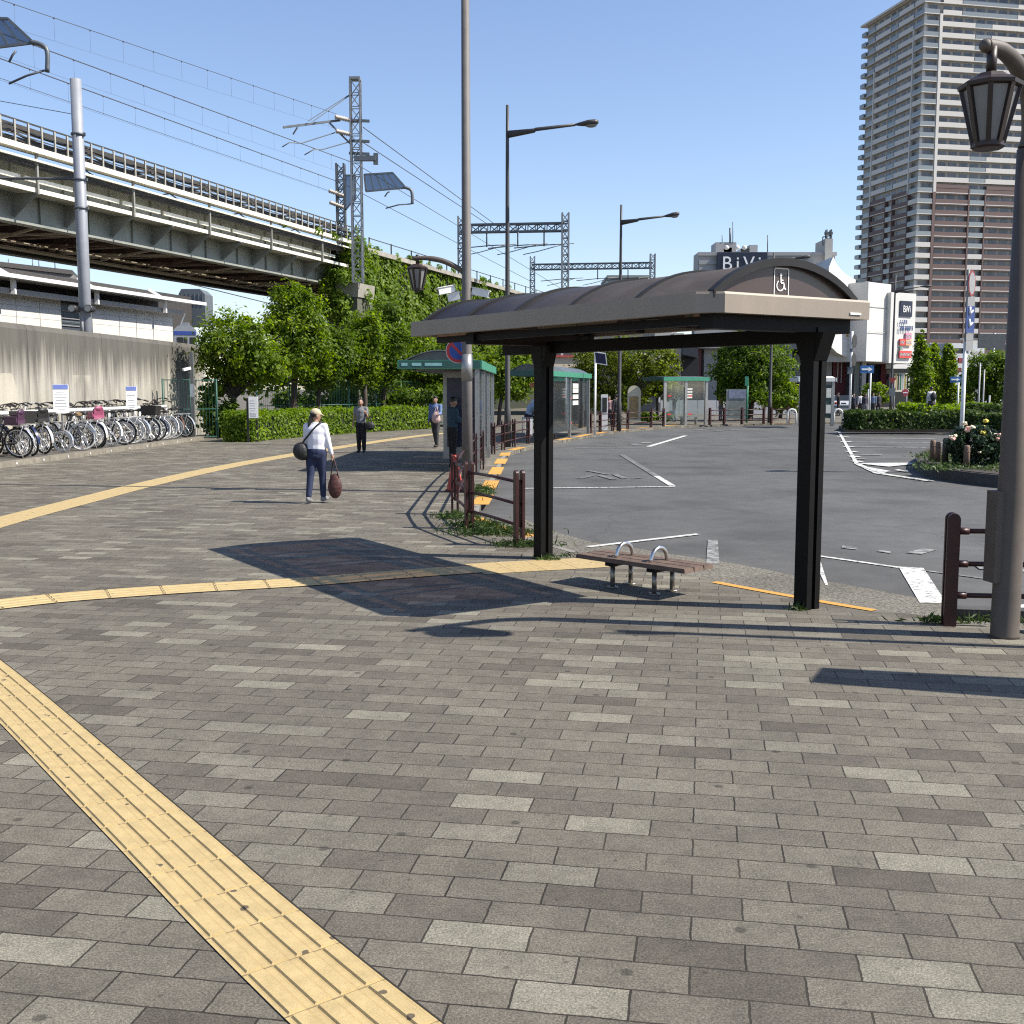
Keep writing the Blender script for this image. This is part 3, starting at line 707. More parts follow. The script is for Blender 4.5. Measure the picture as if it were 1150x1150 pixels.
# ------------------------------------------------------------------ lantern lamps
LANT = M('lantern_frame', (.034, .018, .014), .45, 0, .2)
def lantern(parent, c, s=1.):
    c = Vector(c)
    bm = MB(); n = 8
    for k in range(n):
        a = 2 * math.pi * (k + .5) / n
        d = Vector((math.cos(a), math.sin(a), 0))
        bm.beam(c + d * .10 * s + Vector((0, 0, -.20 * s)), c + d * .195 * s + Vector((0, 0, .19 * s)), .034 * s, .028 * s, d)
    bm.lathe([(.1 * s, -.235 * s), (.115 * s, -.22 * s), (.115 * s, -.19 * s), (.095 * s, -.19 * s)], c, 8, False, math.pi / 8)
    bm.lathe([(.19 * s, .17 * s), (.215 * s, .18 * s), (.22 * s, .205 * s), (.17 * s, .235 * s), (.13 * s, .245 * s), (.10 * s, .275 * s), (.05 * s, .285 * s)], c, 8, False, math.pi / 8)
    bm.tube([c + Vector((0, 0, .28 * s)), c + Vector((0, 0, .46 * s))], .035 * s, 10)
    lf_ = bm.obj('lantern', LANT, parent)
    bm = MB(); bm.lathe([(.098 * s, -.195 * s), (.185 * s, .18 * s)], c, 8, False, math.pi / 8); g = bm.obj('lamp_glass', FROST, lf_)
    OFF[g.name] = OFF[lf_.name]
lb = G(1128, 715)
lamp = thing('lantern_lamp', 'brown lamp post with hooked arm, hanging lantern and control box at the right edge', 'street lamp', lb)
lc = P(1111, 129, 8.05)
bm = MB(); top = Vector((lb.x, lb.y, 3.75))
bm.tube([lb, lb + Vector((0, 0, .02)), lb + Vector((0, 0, 1.2)), lb + Vector((0, 0, 1.25)), top], [.115, .108, .104, .1, .085], 20)
bm.obj('pole', POLEB, lamp)
bm = MB(); arm = smooth_line([top, P(1159, 150, 8.58), P(1156, 105, 8.5), P(1143, 75, 8.32), P(1126, 57, 8.15), P(1107, 51, 8.04)], 6)
bm.tube(arm, [.083 - .035 * i / (len(arm) - 1) for i in range(len(arm))], 14); bm.ball(P(1107, 51, 8.04), .046, 14, 8); bm.obj('arm', POLEB, lamp)
lantern(lamp, lc)
bm = MB(); p0 = G(1121, 700); fz = math.atan2(-.2, 1)
bm.box(lb + Vector((-.085, .01, .80)), (.13, .15, .72), R(8)); bm.obj('control_box', POLEB, lamp)

tp = G(525, 553)
pole = thing('lantern_lamp', 'tall dark grey pole with lantern arm, round sign and white cameras beside the hedge side', 'street lamp', tp)
pole['label'] = 'very tall grey pole left of the shelter carrying a lantern and camera arm'
bm = MB(); bm.tube([tp, tp + Vector((0, 0, 2.4)), tp + Vector((0, 0, 2.45)), tp + Vector((0, 0, 12))], [.10, .098, .092, .066], 16); bm.obj('pole', M('tall_pole_grey', (.17, .155, .145), .65, 0, .15, 4), pole)
bm = MB(); bm.tube([tp + Vector((0, 0, 2.1)), tp + Vector((0, 0, 2.6))], .103, 16); bm.obj('steel_band', ALU, pole)
def tq(x, y, dd=0.): return P(x, y, tp.y + dd)
bm = MB(); bm.tube(smooth_line([tq(525, 309), tq(512, 300), tq(497, 293), tq(480, 290), tq(463, 290)], 5), [.05] * 15 + [.042] * 6, 10); bm.obj('arm', POLEB, pole)
lantern(pole, tq(469, 313), .95)
for (x, y, ln, dr) in ((501, 326, .32, (-1, -.35)), (510, 334, .22, (-1, .1)), (540, 329, .32, (1, -.2))):
    bm = MB(); c = tq(x, y); d = Vector((dr[0], dr[1], -.22)).normalized()
    bm.beam(c - d * ln / 2, c + d * ln / 2, .13, .12); bm.beam(c - d * ln * .5 + Vector((0, 0, .07)), c + d * ln * .58 + Vector((0, 0, .07)), .16, .015)
    cm = bm.obj('camera_housing', WHITEP, pole)
    bm = MB(); bm.tube([c + d * ln * .5, c + d * ln * .53], .045, 10); bm.obj('lens', BLACK, cm)
    bm = MB(); bm.beam(c - d * ln * .1, tq(526, y + 4), .04, .04); bm.obj('bracket', GREYP, cm)
# no parking disc on that pole
sc_ = tq(514.5, 394, .12); ns = thing('parking_sign', 'round blue no parking sign with red ring, half hidden by the tall pole', 'sign', sc_)
rot = facing((.04, -1, 0))
def disc(bm, c, r, z, rot, n=32, r0=0., t=.006):
    pts = [c + rot @ Vector((r * math.cos(2 * math.pi * i / n), r * math.sin(2 * math.pi * i / n), z)) for i in range(n)]
    bm.slab(pts, rot @ Vector((0, 0, t)))
bm = MB(); disc(bm, sc_, .232, -.01, rot); bm.obj('rim', SIGNW, ns)
bm = MB(); disc(bm, sc_, .222, -.003, rot); bm.obj('ring', SIGNR, ns)
bm = MB(); disc(bm, sc_, .165, .004, rot); bm.obj('disc', SIGNB, ns)
bm = MB(); bm.beam(sc_ + rot @ Vector((-.13, .13, .012)), sc_ + rot @ Vector((.13, -.13, .012)), .004, .05, rot @ Vector((1, 1, 0))); bm.obj('bar', SIGNR, ns)

# ------------------------------------------------------------------ tall street lights with cobra heads
def cobra(px, pyb, d, ytop, label, arm0, arm1, head, hz=None):
    b = P(px, pyb, d); b.z = 0
    t = thing('street_light', label, 'street light', b, 'tall street lights around the bus bays')
    topz = P(px, ytop, d).z
    bm = MB(); bm.tube([b, b + Vector((0, 0, 1.3)), b + Vector((0, 0, 1.34)), b + Vector((0, 0, topz * .86)), b + Vector((0, 0, topz))], [.115, .112, .095, .06, .05], 14); bm.obj('pole', POLEG, t)
    a0 = P(*arm0, d); a0.x = b.x; a0.y = b.y; a1 = P(*arm1, d - .6)
    bm = MB(); bm.tube([a0, a0.lerp(a1, .4), a0.lerp(a1, .42) + Vector((0, 0, .03)), a1], [.12, .07, .06, .045], 10); bm.obj('arm', POLEG, t)
    h1 = P(*head, d - .7); v = h1 - a1; L_ = v.length; u = v.normalized(); s = Vector((0, 0, 1)).cross(u).normalized()
    bm = MB(); prof = [(0, .05), (.2, .11), (.55, .19), (.85, .19), (1, .1)]; vs = []
    for tt, wv in prof:
        c = a1 + u * (L_ * tt)
        for k in range(8):
            an = 2 * math.pi * k / 8; vs.append(c + s * (wv * math.cos(an)) + Vector((0, 0, wv * .55 * math.sin(an))))
    bm.add(vs, [(i * 8 + j, i * 8 + (j + 1) % 8, (i + 1) * 8 + (j + 1) % 8, (i + 1) * 8 + j) for i in range(4) for j in range(8)] + [tuple(range(8))[::-1], tuple(range(32, 40))], True)
    hd = bm.obj('lamp_head', POLEG, t)
    bm = MB(); bm.ball(a1 + u * L_ * .68 - Vector((0, 0, .07)), (.2, .14, .08), 10, 6); bm.obj('lens', FROST, hd)
    return t
cobra(570, 502, 37.5, 118, 'tallest street light with curved head, second pole left of the shelter', (571, 151), (646, 140), (672, 137))
cobra(695, 484, 52, 230, 'street light rising behind the middle of the shelter roof', (697, 250), (745, 243), (763, 240))
cobra(864, 475.5, 64.5, 284, 'street light in front of the large round tree, head just above the shelter roof', (865, 293), (893, 290), (910, 288))
cobra(1000, 466, 85, 309, 'far street light in front of the white building with dark arm over the tower', (1001, 328), (1033, 322), (1046, 321))

# ------------------------------------------------------------------ maroon guard fences
def fence(pts, label, h=.93, dbl=(), first=True):
    t = thing('guard_fence', label, 'fence', Vector(pts[0]), 'maroon guard fences along the kerb')
    pts = [Vector((p[0], p[1], 0)) for p in pts]
    def post(c, d):
        bm = MB(); nrm = Vector((-d.y, d.x, 0))
        for s in (-1, 1):
            cc = c + nrm * (.042 * s); k = 8
            prof = [cc + d * (-.05) + Vector((0, 0, 0)), cc + d * .05] + [cc + d * (.05 * math.cos(math.pi * i / k)) + Vector((0, 0, h - .05 + .05 * math.sin(math.pi * i / k))) for i in range(k + 1)]
            bm.slab([p - nrm * .018 for p in prof], nrm * .036)
        bm.beam(c + Vector((0, 0, .25)), c + Vector((0, 0, h - .12)), .03, .03, d)
        return bm.obj('post', REDBR, t)
    n = len(pts)
    for i, c in enumerate(pts):
        d = (pts[min(i + 1, n - 1)] - pts[max(i - 1, 0)]).normalized(); post(c, d)
    for z in (h * .27, h * .55, h * .84):
        for i in range(n - 1):
            bm = MB(); a, b = pts[i], pts[i + 1]; d = (b - a).normalized()
            aa = a + d * .03 + Vector((0, 0, z)); bb = b - d * .03 + Vector((0, 0, z))
            bm.tube([aa, aa.lerp(bb, .5) + Vector((0, 0, .01)), bb], .021, 8)
            bm.tube([aa, aa + d * .1], .03, 8); bm.tube([bb, bb - d * .1], .03, 8)
            bm.obj('rail', REDBR, t)
    return t
fence([G(583, 613), G(527, 594), G(511, 578), G(524, 547), G(533, 533), G(541, 527)], 'near maroon guard fence turning a corner left of the shelter column', .95)
fence([G(554, 510), G(565, 505.5), G(577, 502), G(593, 498.5), G(622, 493.5)], 'maroon guard fence beyond the first green bus stop with a white card on it', .95)
fence([G(663, 486.3), G(674, 485.2), G(688, 484), G(705, 482), G(731, 480), G(745, 479)], 'maroon guard fence between the second and third green bus stops', .95)
fence([G(797, 477.6), G(813, 477.2), G(833, 476.6), G(857.5, 476)], 'maroon guard fence in front of the map board', .95)
fence([G(866, 475.8), G(885, 475.4)], 'short far maroon guard fence left of the white bus stop', .95)
fence([G(1065, 702), G(1065, 702) + Vector((1.75, -.30, 0)), G(1065, 702) + Vector((3.5, -.6, 0))], 'maroon guard fence behind the lantern post at the right edge', .94)
bm = MB(); c = G(594, 498); bm.box((c.x, c.y - .07, .6), (.26, .02, .55)); tag(bm.obj('white_card', SIGNW), 'blank white card tied to the far guard fence', 'card')
# traffic cone
c = G(511, 552); cn = thing('traffic_cone', 'faded red traffic cone behind the near guard fence', 'cone', c)
bm = MB(); bm.lathe([(.17, .03), (.16, .05), (.05, .66), (.035, .7)], c, 18); bm.obj('cone', M('cone_red', (.5, .07, .04), .5, var=.15), cn)
bm = MB(); bm.box(c + Vector((0, 0, .016)), (.38, .38, .03)); bm.obj('base', BLACK, cn)
# kerb stone at the right edge
bm = MB(); a = G(1072, 697); d = Vector((.985, -.165, 0)); nn = Vector((.165, .985, 0))
bm.hexa([a, a + d * 4, a + d * 4 + nn * .16, a + nn * .16], [a + Vector((0, 0, .10)), a + d * 4 + Vector((0, 0, .10)), a + d * 4 + nn * .16 + Vector((0, 0, .10)), a + nn * .16 + Vector((0, 0, .10))])
structure(bm.obj('raised_kerb', DKERB))
# unseen post right of the frame, and a flat roof added for its shadow
c = Vector((5.05, 8.02, 0)); sp = thing('sign_post', 'slim sign post standing just right of the lantern post', 'sign post', c)
bm = MB(); bm.tube([c, c + Vector((0, 0, 4.4))], .045, 10); bm.obj('pole', GREYP, sp); bm = MB(); bm.box(c + Vector((0, -.06, 4.2)), (.4, .01, .4)); bm.obj('plate', SIGNB, sp)
c = G(928, 750); c = Vector((c.x, c.y, 0)) + Vector((2.46, -.46, 0)); d = Vector((.975, -.21, 0)).normalized(); nn = Vector((-.21, -.975, 0)).normalized()
sg = thing('shadow_roof', 'unseen narrow flat roof on posts, added right of the frame to cast a shadow', 'roof', c + d * 2)
bm = MB(); z = 2.55
bm.hexa([c + Vector((0, 0, z)), c + d * 5 + Vector((0, 0, z)), c + d * 5 + nn * .9 + Vector((0, 0, z)), c + nn * .42 + d * -.1 + Vector((0, 0, z))], [c + Vector((0, 0, z + .08)), c + d * 5 + Vector((0, 0, z + .08)), c + d * 5 + nn * .9 + Vector((0, 0, z + .08)), c + nn * .42 + d * -.1 + Vector((0, 0, z + .08))])
bm.obj('roof_slab', FASC, sg)
for k in (1.9, 4.): bm = MB(); bm.cyl(c + d * k + nn * .25, .05, z, 10); bm.obj('post', BLACKST, sg)

# ------------------------------------------------------------------ green bus stop shelters
def bus_stop(org, W, L, wid, length, label, zf=2.45, posts=3, white=False, glassx=None, boards=True):
    W = Vector(W).to_3d().normalized(); L = Vector(L).to_3d().normalized(); org = Vector((org[0], org[1], 0))
    def Q(a, b, z): return org + W * a + L * b + Vector((0, 0, z))
    t = thing('bus_stop_shelter', label, 'bus stop', Q(wid / 2, length / 2, 0), 'green edged bus stop shelters' if not white else None)
    fm = WHITEP if white else GREENP
    fh = .2
    bm = MB()
    for a, b in (((0, 0), (wid, 0)), ((wid, 0), (wid, length)), ((wid, length), (0, length)), ((0, length), (0, 0))):
        e = (Vector(b) - Vector(a)).normalized() * .04
        bm.beam(Q(*(Vector(a) - e), zf + fh / 2), Q(*(Vector(b) + e * .0), zf + fh / 2), .08, fh)
    bm.obj('fascia', fm, t)
    if not white:
        bm = MB(); bm.beam(Q(0, -.092, zf + fh / 2), Q(wid, -.092, zf + fh / 2), .02, fh * .86); bm.obj('route_band', DGREEN, t)
    bm = MB(); k = 10; vs = []; rise = (.28 if length > 4 else .09) if not white else .12
    for i in range(k + 1):
        x = wid * (.01 + .98 * i / k); z = zf + fh + rise * math.sin(math.pi * i / k) - .04
        vs += [Q(x, .0, z), Q(x, length - .0, z), Q(x, .0, z - .03), Q(x, length - .0, z - .03)]
    fs = []
    for i in range(k):
        a, b = 4 * i, 4 * i + 4; fs += [(a, b, b + 1, a + 1), (a + 2, a + 3, b + 3, b + 2), (a, a + 2, b + 2, b), (a + 1, b + 1, b + 3, a + 3)]
    bm.add(vs, fs, True); bm.obj('roof', M('shelter_roof_grey', (.13, .15, .15), .35, .2, .2, 2) if not white else WHITEP, t)
    bm = MB(); pts = [Q(wid * (.06 + .88 * i / k), .04, zf + fh + rise * math.sin(math.pi * i / k) - .06) for i in range(k + 1)]; bm.slab(pts, L * .02); bm.obj('end_panel', M('shelter_end_grey', (.12, .125, .12), .4), t)
    for i in range(posts):
        y = .12 + (length - .24) * i / (posts - 1)
        bm = MB(); bm.box(Q(wid - .08, y, zf / 2), (.11, .16, zf), math.atan2(W.y, W.x)); bm.obj('post', ALU, t)
        bm = MB(); bm.beam(Q(.05, y, zf + .04), Q(wid - .05, y, zf + .04), .07, .09); bm.obj('rafter', ALU, t)
    for i in range(posts - 1):
        y0 = .12 + (length - .24) * i / (posts - 1) + .12; y1 = .12 + (length - .24) * (i + 1) / (posts - 1) - .12
        if white: continue
        bm = MB(); bm.hexa([Q(wid - .09, y0, .3), Q(wid - .07, y0, .3), Q(wid - .07, y1, .3), Q(wid - .09, y1, .3)], [Q(wid - .09, y0, zf - .02), Q(wid - .07, y0, zf - .02), Q(wid - .07, y1, zf - .02), Q(wid - .09, y1, zf - .02)])
        g_ = bm.obj('glass_panel', GLASS, t)
        bm = MB()
        for z in (.55, 1.55): bm.hexa([Q(wid - .065, y0 + .05, z), Q(wid - .06, y0 + .05, z), Q(wid - .06, y0 + .3, z), Q(wid - .065, y0 + .3, z)], [Q(wid - .065, y0 + .05, z + .07), Q(wid - .06, y0 + .05, z + .07), Q(wid - .06, y0 + .3, z + .07), Q(wid - .065, y0 + .3, z + .07)])
        bm.obj('warning_mark', SIGNR, g_)
    return t, Q
CARD = M('timetable_card', (.62, .62, .56), .4, var=.12, scale=12)
b1, Q1 = bus_stop((-2.62, 25.9), (1, .02), (.025, 1), 1.88, 8.6, 'nearest green edged bus stop shelter behind the tall pole', zf=2.42, posts=4)
bm = MB(); bm.box(Q1(1.28, 2.4, 1.28), (.95, .12, 2.2)); ap = bm.obj('poster_case', ALU, b1)
bm = MB(); bm.box(Q1(1.28, 2.33, 1.36), (.75, .02, 1.75)); bm.obj('poster', POSTER, ap)
bm = MB(); bm.beam(Q1(1.33, 2.31, 1.35), Q1(1.47, 2.31, 1.95), .05, .01, (1, 0, 0)); bm.beam(Q1(1.47, 2.31, 1.5), Q1(1.36, 2.31, 1.1), .05, .01, (1, 0, 0)); bm.beam(Q1(1.42, 2.31, 1.9), Q1(1.58, 2.31, 2.06), .05, .01, (1, 0, 0)); bm.obj('poster_print', FASC, ap)
for x0, x1 in ((.06, .2), (.3, .52), (.6, 1.0)): bm = MB(); bm.beam(Q1(x0, -.106, 2.52), Q1(x1, -.106, 2.52), .004, .07); bm.obj('band_lettering', M('band_text', (.25, .5, .5), .5), b1)
b2, Q2 = bus_stop((-.15, 40.35), (.97, -.23), (.23, .97), 1.5, 9.4, 'second green edged bus stop shelter with timetable cards, behind the left column', zf=2.42, posts=3)
for i, z in enumerate((1.3, 1.55, 1.8, 2.0)):
    bm = MB(); a = Q2(1.44, 5.3, z); bm.hexa([Q2(1.45, 5.2, z), Q2(1.46, 5.2, z), Q2(1.46, 6.5, z), Q2(1.45, 6.5, z)], [Q2(1.45, 5.2, z + .18), Q2(1.46, 5.2, z + .18), Q2(1.46, 6.5, z + .18), Q2(1.45, 6.5, z + .18)]); bm.obj('timetable', CARD, b2)
bm = MB(); bm.box(Q2(.75, 7.6, 1.3), (.8, .1, 1.7)); bm.obj('poster_case', POSTER, b2)
bm = MB(); bm.box(Q2(.7, 2.6, 2.1), (.9, .05, .18)); bm.obj('orange_notice', M('orange_print', (.6, .25, .14), .5), b2)
bm = MB(); bm.box(Q2(.6, 4.5, .42), (.35, 2.2, .05), math.atan2(-.23, .97)); bm.box(Q2(.6, 3.7, .2), (.25, .06, .4)); bm.box(Q2(.6, 5.3, .2), (.25, .06, .4)); bm.obj('seat', ALU, b2)
e3 = Vector((.9, .43, 0)).normalized()
b3, Q3 = bus_stop(Vector((8.2, 60, 0)) + Vector((-.43, .9, 0)).normalized() * 2.0, (.43, -.9), (.9, .43), 2.0, 2.95, 'third green edged bus stop shelter, free standing before the dark building', zf=2.4, posts=3)
bm = MB(); bm.beam(Q3(.1, 1.6, 1.3), Q3(.1, 2.8, 1.3), .03, 1.7); bm.obj('glass_panel', GLASS, b3)
bm = MB()
for z in (1.5, 1.65, 1.8, 1.95): bm.beam(Q3(1.93, 1.55, z), Q3(1.93, 1.9, z), .01, .09)
bm.obj('timetable', CARD, b3)
bm = MB(); bm.beam(Q3(1.2, 1.6, .42), Q3(1.2, 2.8, .42), .3, .05); bm.beam(Q3(1.2, 1.7, .2), Q3(1.2, 1.75, .2), .2, .4); bm.beam(Q3(1.2, 2.65, .2), Q3(1.2, 2.7, .2), .2, .4); bm.obj('seat', ALU, b3)
c = G(897, 478.5)
b4, Q4 = bus_stop((c.x - .05, c.y + 1.8), (0, -1), (1, 0), 1.8, 1.95, 'white framed bus stop shelter half hidden by the right column', zf=2.35, posts=2, white=True)
bm = MB(); bm.box(Q4(1.7, 1.6, 1.3), (.35, .1, 1.75)); cs = bm.obj('notice_case', M('case_green', (.03, .07, .06), .4), b4)
bm = MB(); bm.box(Q4(1.77, 1.6, .9), (.26, .02, .45)); bm.box(Q4(1.77, 1.6, 1.75), (.26, .02, .5)); bm.obj('notice', CARD, cs)
# ------------------------------------------------------------------ concrete wall, cycle rack, notices
def wall_mat():
    m, nt, b = nodes('stained_concrete'); L = nt.links.new
    g = N(nt, 'ShaderNodeNewGeometry')
    mp = N(nt, 'ShaderNodeMapping'); mp.inputs['Scale'].default_value = (1, 1.0, .07); L(g.outputs['Position'], mp.inputs[0])
    a = N(nt, 'ShaderNodeTexNoise', i_Scale=1.9, i_Detail=7., i_Roughness=.68); L(mp.outputs[0], a.inputs['Vector'])
    ar = ramp(nt, [(.32, (.13, .122, .105)), (.5, (.285, .268, .228)), (.68, (.41, .385, .325))]); L(a.outputs['Fac'], ar.inputs[0])
    # run-off grime below the coping
    sx = N(nt, 'ShaderNodeSeparateXYZ'); L(g.outputs['Position'], sx.inputs[0])
    mp2 = N(nt, 'ShaderNodeMapping'); mp2.inputs['Scale'].default_value = (1, 2.2, .02); L(g.outputs['Position'], mp2.inputs[0])
    c = N(nt, 'ShaderNodeTexNoise', i_Scale=1.6, i_Detail=6., i_Roughness=.7); L(mp2.outputs[0], c.inputs['Vector'])
    z = N(nt, 'ShaderNodeMath', operation='MULTIPLY_ADD'); z.inputs[1].default_value = 3.2; z.inputs[2].default_value = -1.6; L(c.outputs['Fac'], z.inputs[0])
    zz = N(nt, 'ShaderNodeMath', operation='ADD'); L(sx.outputs[2], zz.inputs[0]); L(z.outputs[0], zz.inputs[1])
    zr = N(nt, 'ShaderNodeMapRange'); zr.inputs[1].default_value = 2.1; zr.inputs[2].default_value = 3.1; L(zz.outputs[0], zr.inputs[0])
    mx = N(nt, 'ShaderNodeMix', data_type='RGBA'); zm = N(nt, 'ShaderNodeMath', operation='MULTIPLY'); zm.inputs[1].default_value = .86; L(zr.outputs[0], zm.inputs[0]); L(zm.outputs[0], mx.inputs[0])
    L(ar.outputs[0], mx.inputs[6]); mx.inputs[7].default_value = (.06, .056, .048, 1)
    # pale cleaned patches
    v = N(nt, 'ShaderNodeTexNoise', i_Scale=.45, i_Detail=1.); L(g.outputs['Position'], v.inputs['Vector'])
    vr = ramp(nt, [(.6, 0.), (.64, .5)]); L(v.outputs['Fac'], vr.inputs[0])
    lowz = N(nt, 'ShaderNodeMath', operation='LESS_THAN'); lowz.inputs[1].default_value = 2.4; L(sx.outputs[2], lowz.inputs[0])
    mm = N(nt, 'ShaderNodeMath', operation='MULTIPLY'); L(vr.outputs[0], mm.inputs[0]); L(lowz.outputs[0], mm.inputs[1])
    m2 = N(nt, 'ShaderNodeMix', data_type='RGBA'); L(mm.outputs[0], m2.inputs[0]); L(mx.outputs[2], m2.inputs[6]); m2.inputs[7].default_value = (.48, .44, .35, 1)
    L(m2.outputs[2], b.inputs['Base Color']); b.inputs['Roughness'].default_value = .9
    n = N(nt, 'ShaderNodeTexNoise', i_Scale=18., i_Detail=6.); L(g.outputs['Position'], n.inputs['Vector'])
    bp = N(nt, 'ShaderNodeBump', i_Strength=.3, i_Distance=.02); L(n.outputs['Fac'], bp.inputs['Height']); L(bp.outputs[0], b.inputs['Normal'])
    return m
WALLM = wall_mat()
wA_, wB_ = Vector((-14.35, 30.8, 0)), Vector((-13.45, 47.6, 0)); wd = (wB_ - wA_).normalized(); wn = Vector((wd.y, -wd.x, 0))
bm = MB(); st = wA_ - wd * 24
L_ = 2.6
for k in range(16):
    a = st + wd * (k * L_ + .01); b = st + wd * ((k + 1) * L_ - .01)
    bm.hexa([a, b, b - wn * .35, a - wn * .35], [a + Vector((0, 0, 3.68)), b + Vector((0, 0, 3.68)), b - wn * .35 + Vector((0, 0, 3.68)), a - wn * .35 + Vector((0, 0, 3.68))])
    bm.hexa([a + Vector((0, 0, 3.68)), b + Vector((0, 0, 3.68)), b - wn * .35 + Vector((0, 0, 3.68)), a - wn * .35 + Vector((0, 0, 3.68))], [p + Vector((0, 0, 3.84)) for p in (a - wn * .09, b - wn * .09, b - wn * .27, a - wn * .27)])
bm.beam(st - wn * .2 + Vector((0, 0, 1.8)), st + wd * (16 * L_ - .03) - wn * .2 + Vector((0, 0, 1.8)), .2, 3.4)
tag(bm.obj('concrete_wall', WALLM), 'long streaked grey concrete wall behind the parked bicycles', 'wall')
kA, kB = G(0, 526), G(229, 494); kd = (kB - kA).normalized(); kn = Vector((-kd.y, kd.x, 0))
bm = MB(); a, b = kA - kd * 12, kB
for k in range(15):
    p, q = a + (b - a) * (k / 15) + kd * .008, a + (b - a) * ((k + 1) / 15) - kd * .008
    bm.hexa([p, q, q + kn * .2, p + kn * .2], [p + kn * .01 + Vector((0, 0, .14)), q + kn * .01 + Vector((0, 0, .14)), q + kn * .2 + Vector((0, 0, .14)), p + kn * .2 + Vector((0, 0, .14))])
structure(bm.obj('cycle_kerb', M('old_kerb', (.24, .215, .17), .9, var=.35, scale=4, bump=.4)))
bm = MB(); bm.prism([tuple(a + kn * .2), tuple(b + kn * .2), tuple(b + kn * 3), tuple(a + kn * 3)], 0, .125); structure(bm.obj('cycle_parking_floor', M('dark_ground', (.11, .1, .085), .9, var=.3, scale=3)))
bm = MB()
for k in range(12): bm.box(a + (b - a) * (.36 + .64 * k / 12) - kn * .01 + Vector((0, 0, .07)), (.02, .04, .05), math.atan2(kd.y, kd.x) - R(90))
structure(bm.obj('kerb_stud', SIGNW))
bm = MB(); r0 = wA_ - wd * 12 + wn * .55; r1 = wA_ + wd * 11.5 + wn * .55
bm.tube([r0 + Vector((0, 0, 1.3)), r1 + Vector((0, 0, 1.3))], .06, 10)
for k in range(10): p = r0 + (r1 - r0) * (k / 9); bm.tube([p + Vector((0, 0, .1)), p + Vector((0, 0, 1.3))], .04, 8)
tag(bm.obj('bicycle_rail', WHITEP), 'long white pipe rail behind the bicycles along the concrete wall', 'rail')
for i, (x0, x1, lab) in enumerate(((62, 75, 'left of the two white notice boards standing in front of the concrete wall'), (143.5, 152, 'right of the two white notice boards standing in front of the concrete wall'))):
    O = wA_ + wn * .7; p = onplane((x0 + x1) / 2, 448, O, wd); t = thing('notice_board', lab, 'notice', Vector((p.x, p.y, .12)))
    wdt = .44 if i == 0 else .36; rz = R(28)
    bm = MB(); bm.box(p, (wdt, .02, .86), rz); bm.obj('sheet', SIGNW, t)
    bm = MB(); bm.box(p + Vector((.0, -.015, .36)) , (wdt * .96, .02, .13), rz); bm.obj('header', M('header_blue', (.16, .22, .55), .5), t)
    bm = MB()
    for k in range(7): bm.box(p + Vector((.0, -.016, .22 - k * .085)), (wdt * (.75 if k % 3 else .55), .02, .012), rz)
    bm.obj('print_line', M('print_grey', (.62, .62, .64), .5), t)
    bm = MB(); bm.beam(Vector((p.x, p.y + .03, .12)), Vector((p.x, p.y + .03, p.z - .4)), .05, .05); bm.obj('post', GREYP, t)

# ------------------------------------------------------------------ bicycles
TYRE = M('tyre_black', (.025, .025, .027), .7); TYREW = M('tyre_pale', (.68, .68, .66), .6); RIMM = M('rim_chrome', (.75, .75, .75), .2, .7); SADM = M('saddle_black', (.03, .028, .027), .5)
SADT = M('saddle_tan', (.3, .2, .1), .55); BASK = M('basket_wire', (.05, .05, .055), .4, .4); BASKS = M('basket_silver', (.5, .5, .5), .35, .8)
BC = {'black': (.02, .02, .024), 'white': (.7, .7, .68), 'silver': (.45, .46, .47), 'navy': (.02, .035, .11), 'pink': (.6, .18, .28), 'brown': (.12, .05, .03), 'red': (.4, .03, .03)}
def torus(bm, c, Rr, r, n=24, k=6):
    vs = []
    for i in range(n):
        a = 2 * math.pi * i / n
        for j in range(k):
            b = 2 * math.pi * j / k; rr = Rr + r * math.cos(b)
            vs.append((c[0] + rr * math.cos(a), c[1] + r * math.sin(b), c[2] + rr * math.sin(a)))
    bm.add(vs, [(i * k + j, ((i + 1) % n) * k + j, ((i + 1) % n) * k + (j + 1) % k, i * k + (j + 1) % k) for i in range(n) for j in range(k)], True)
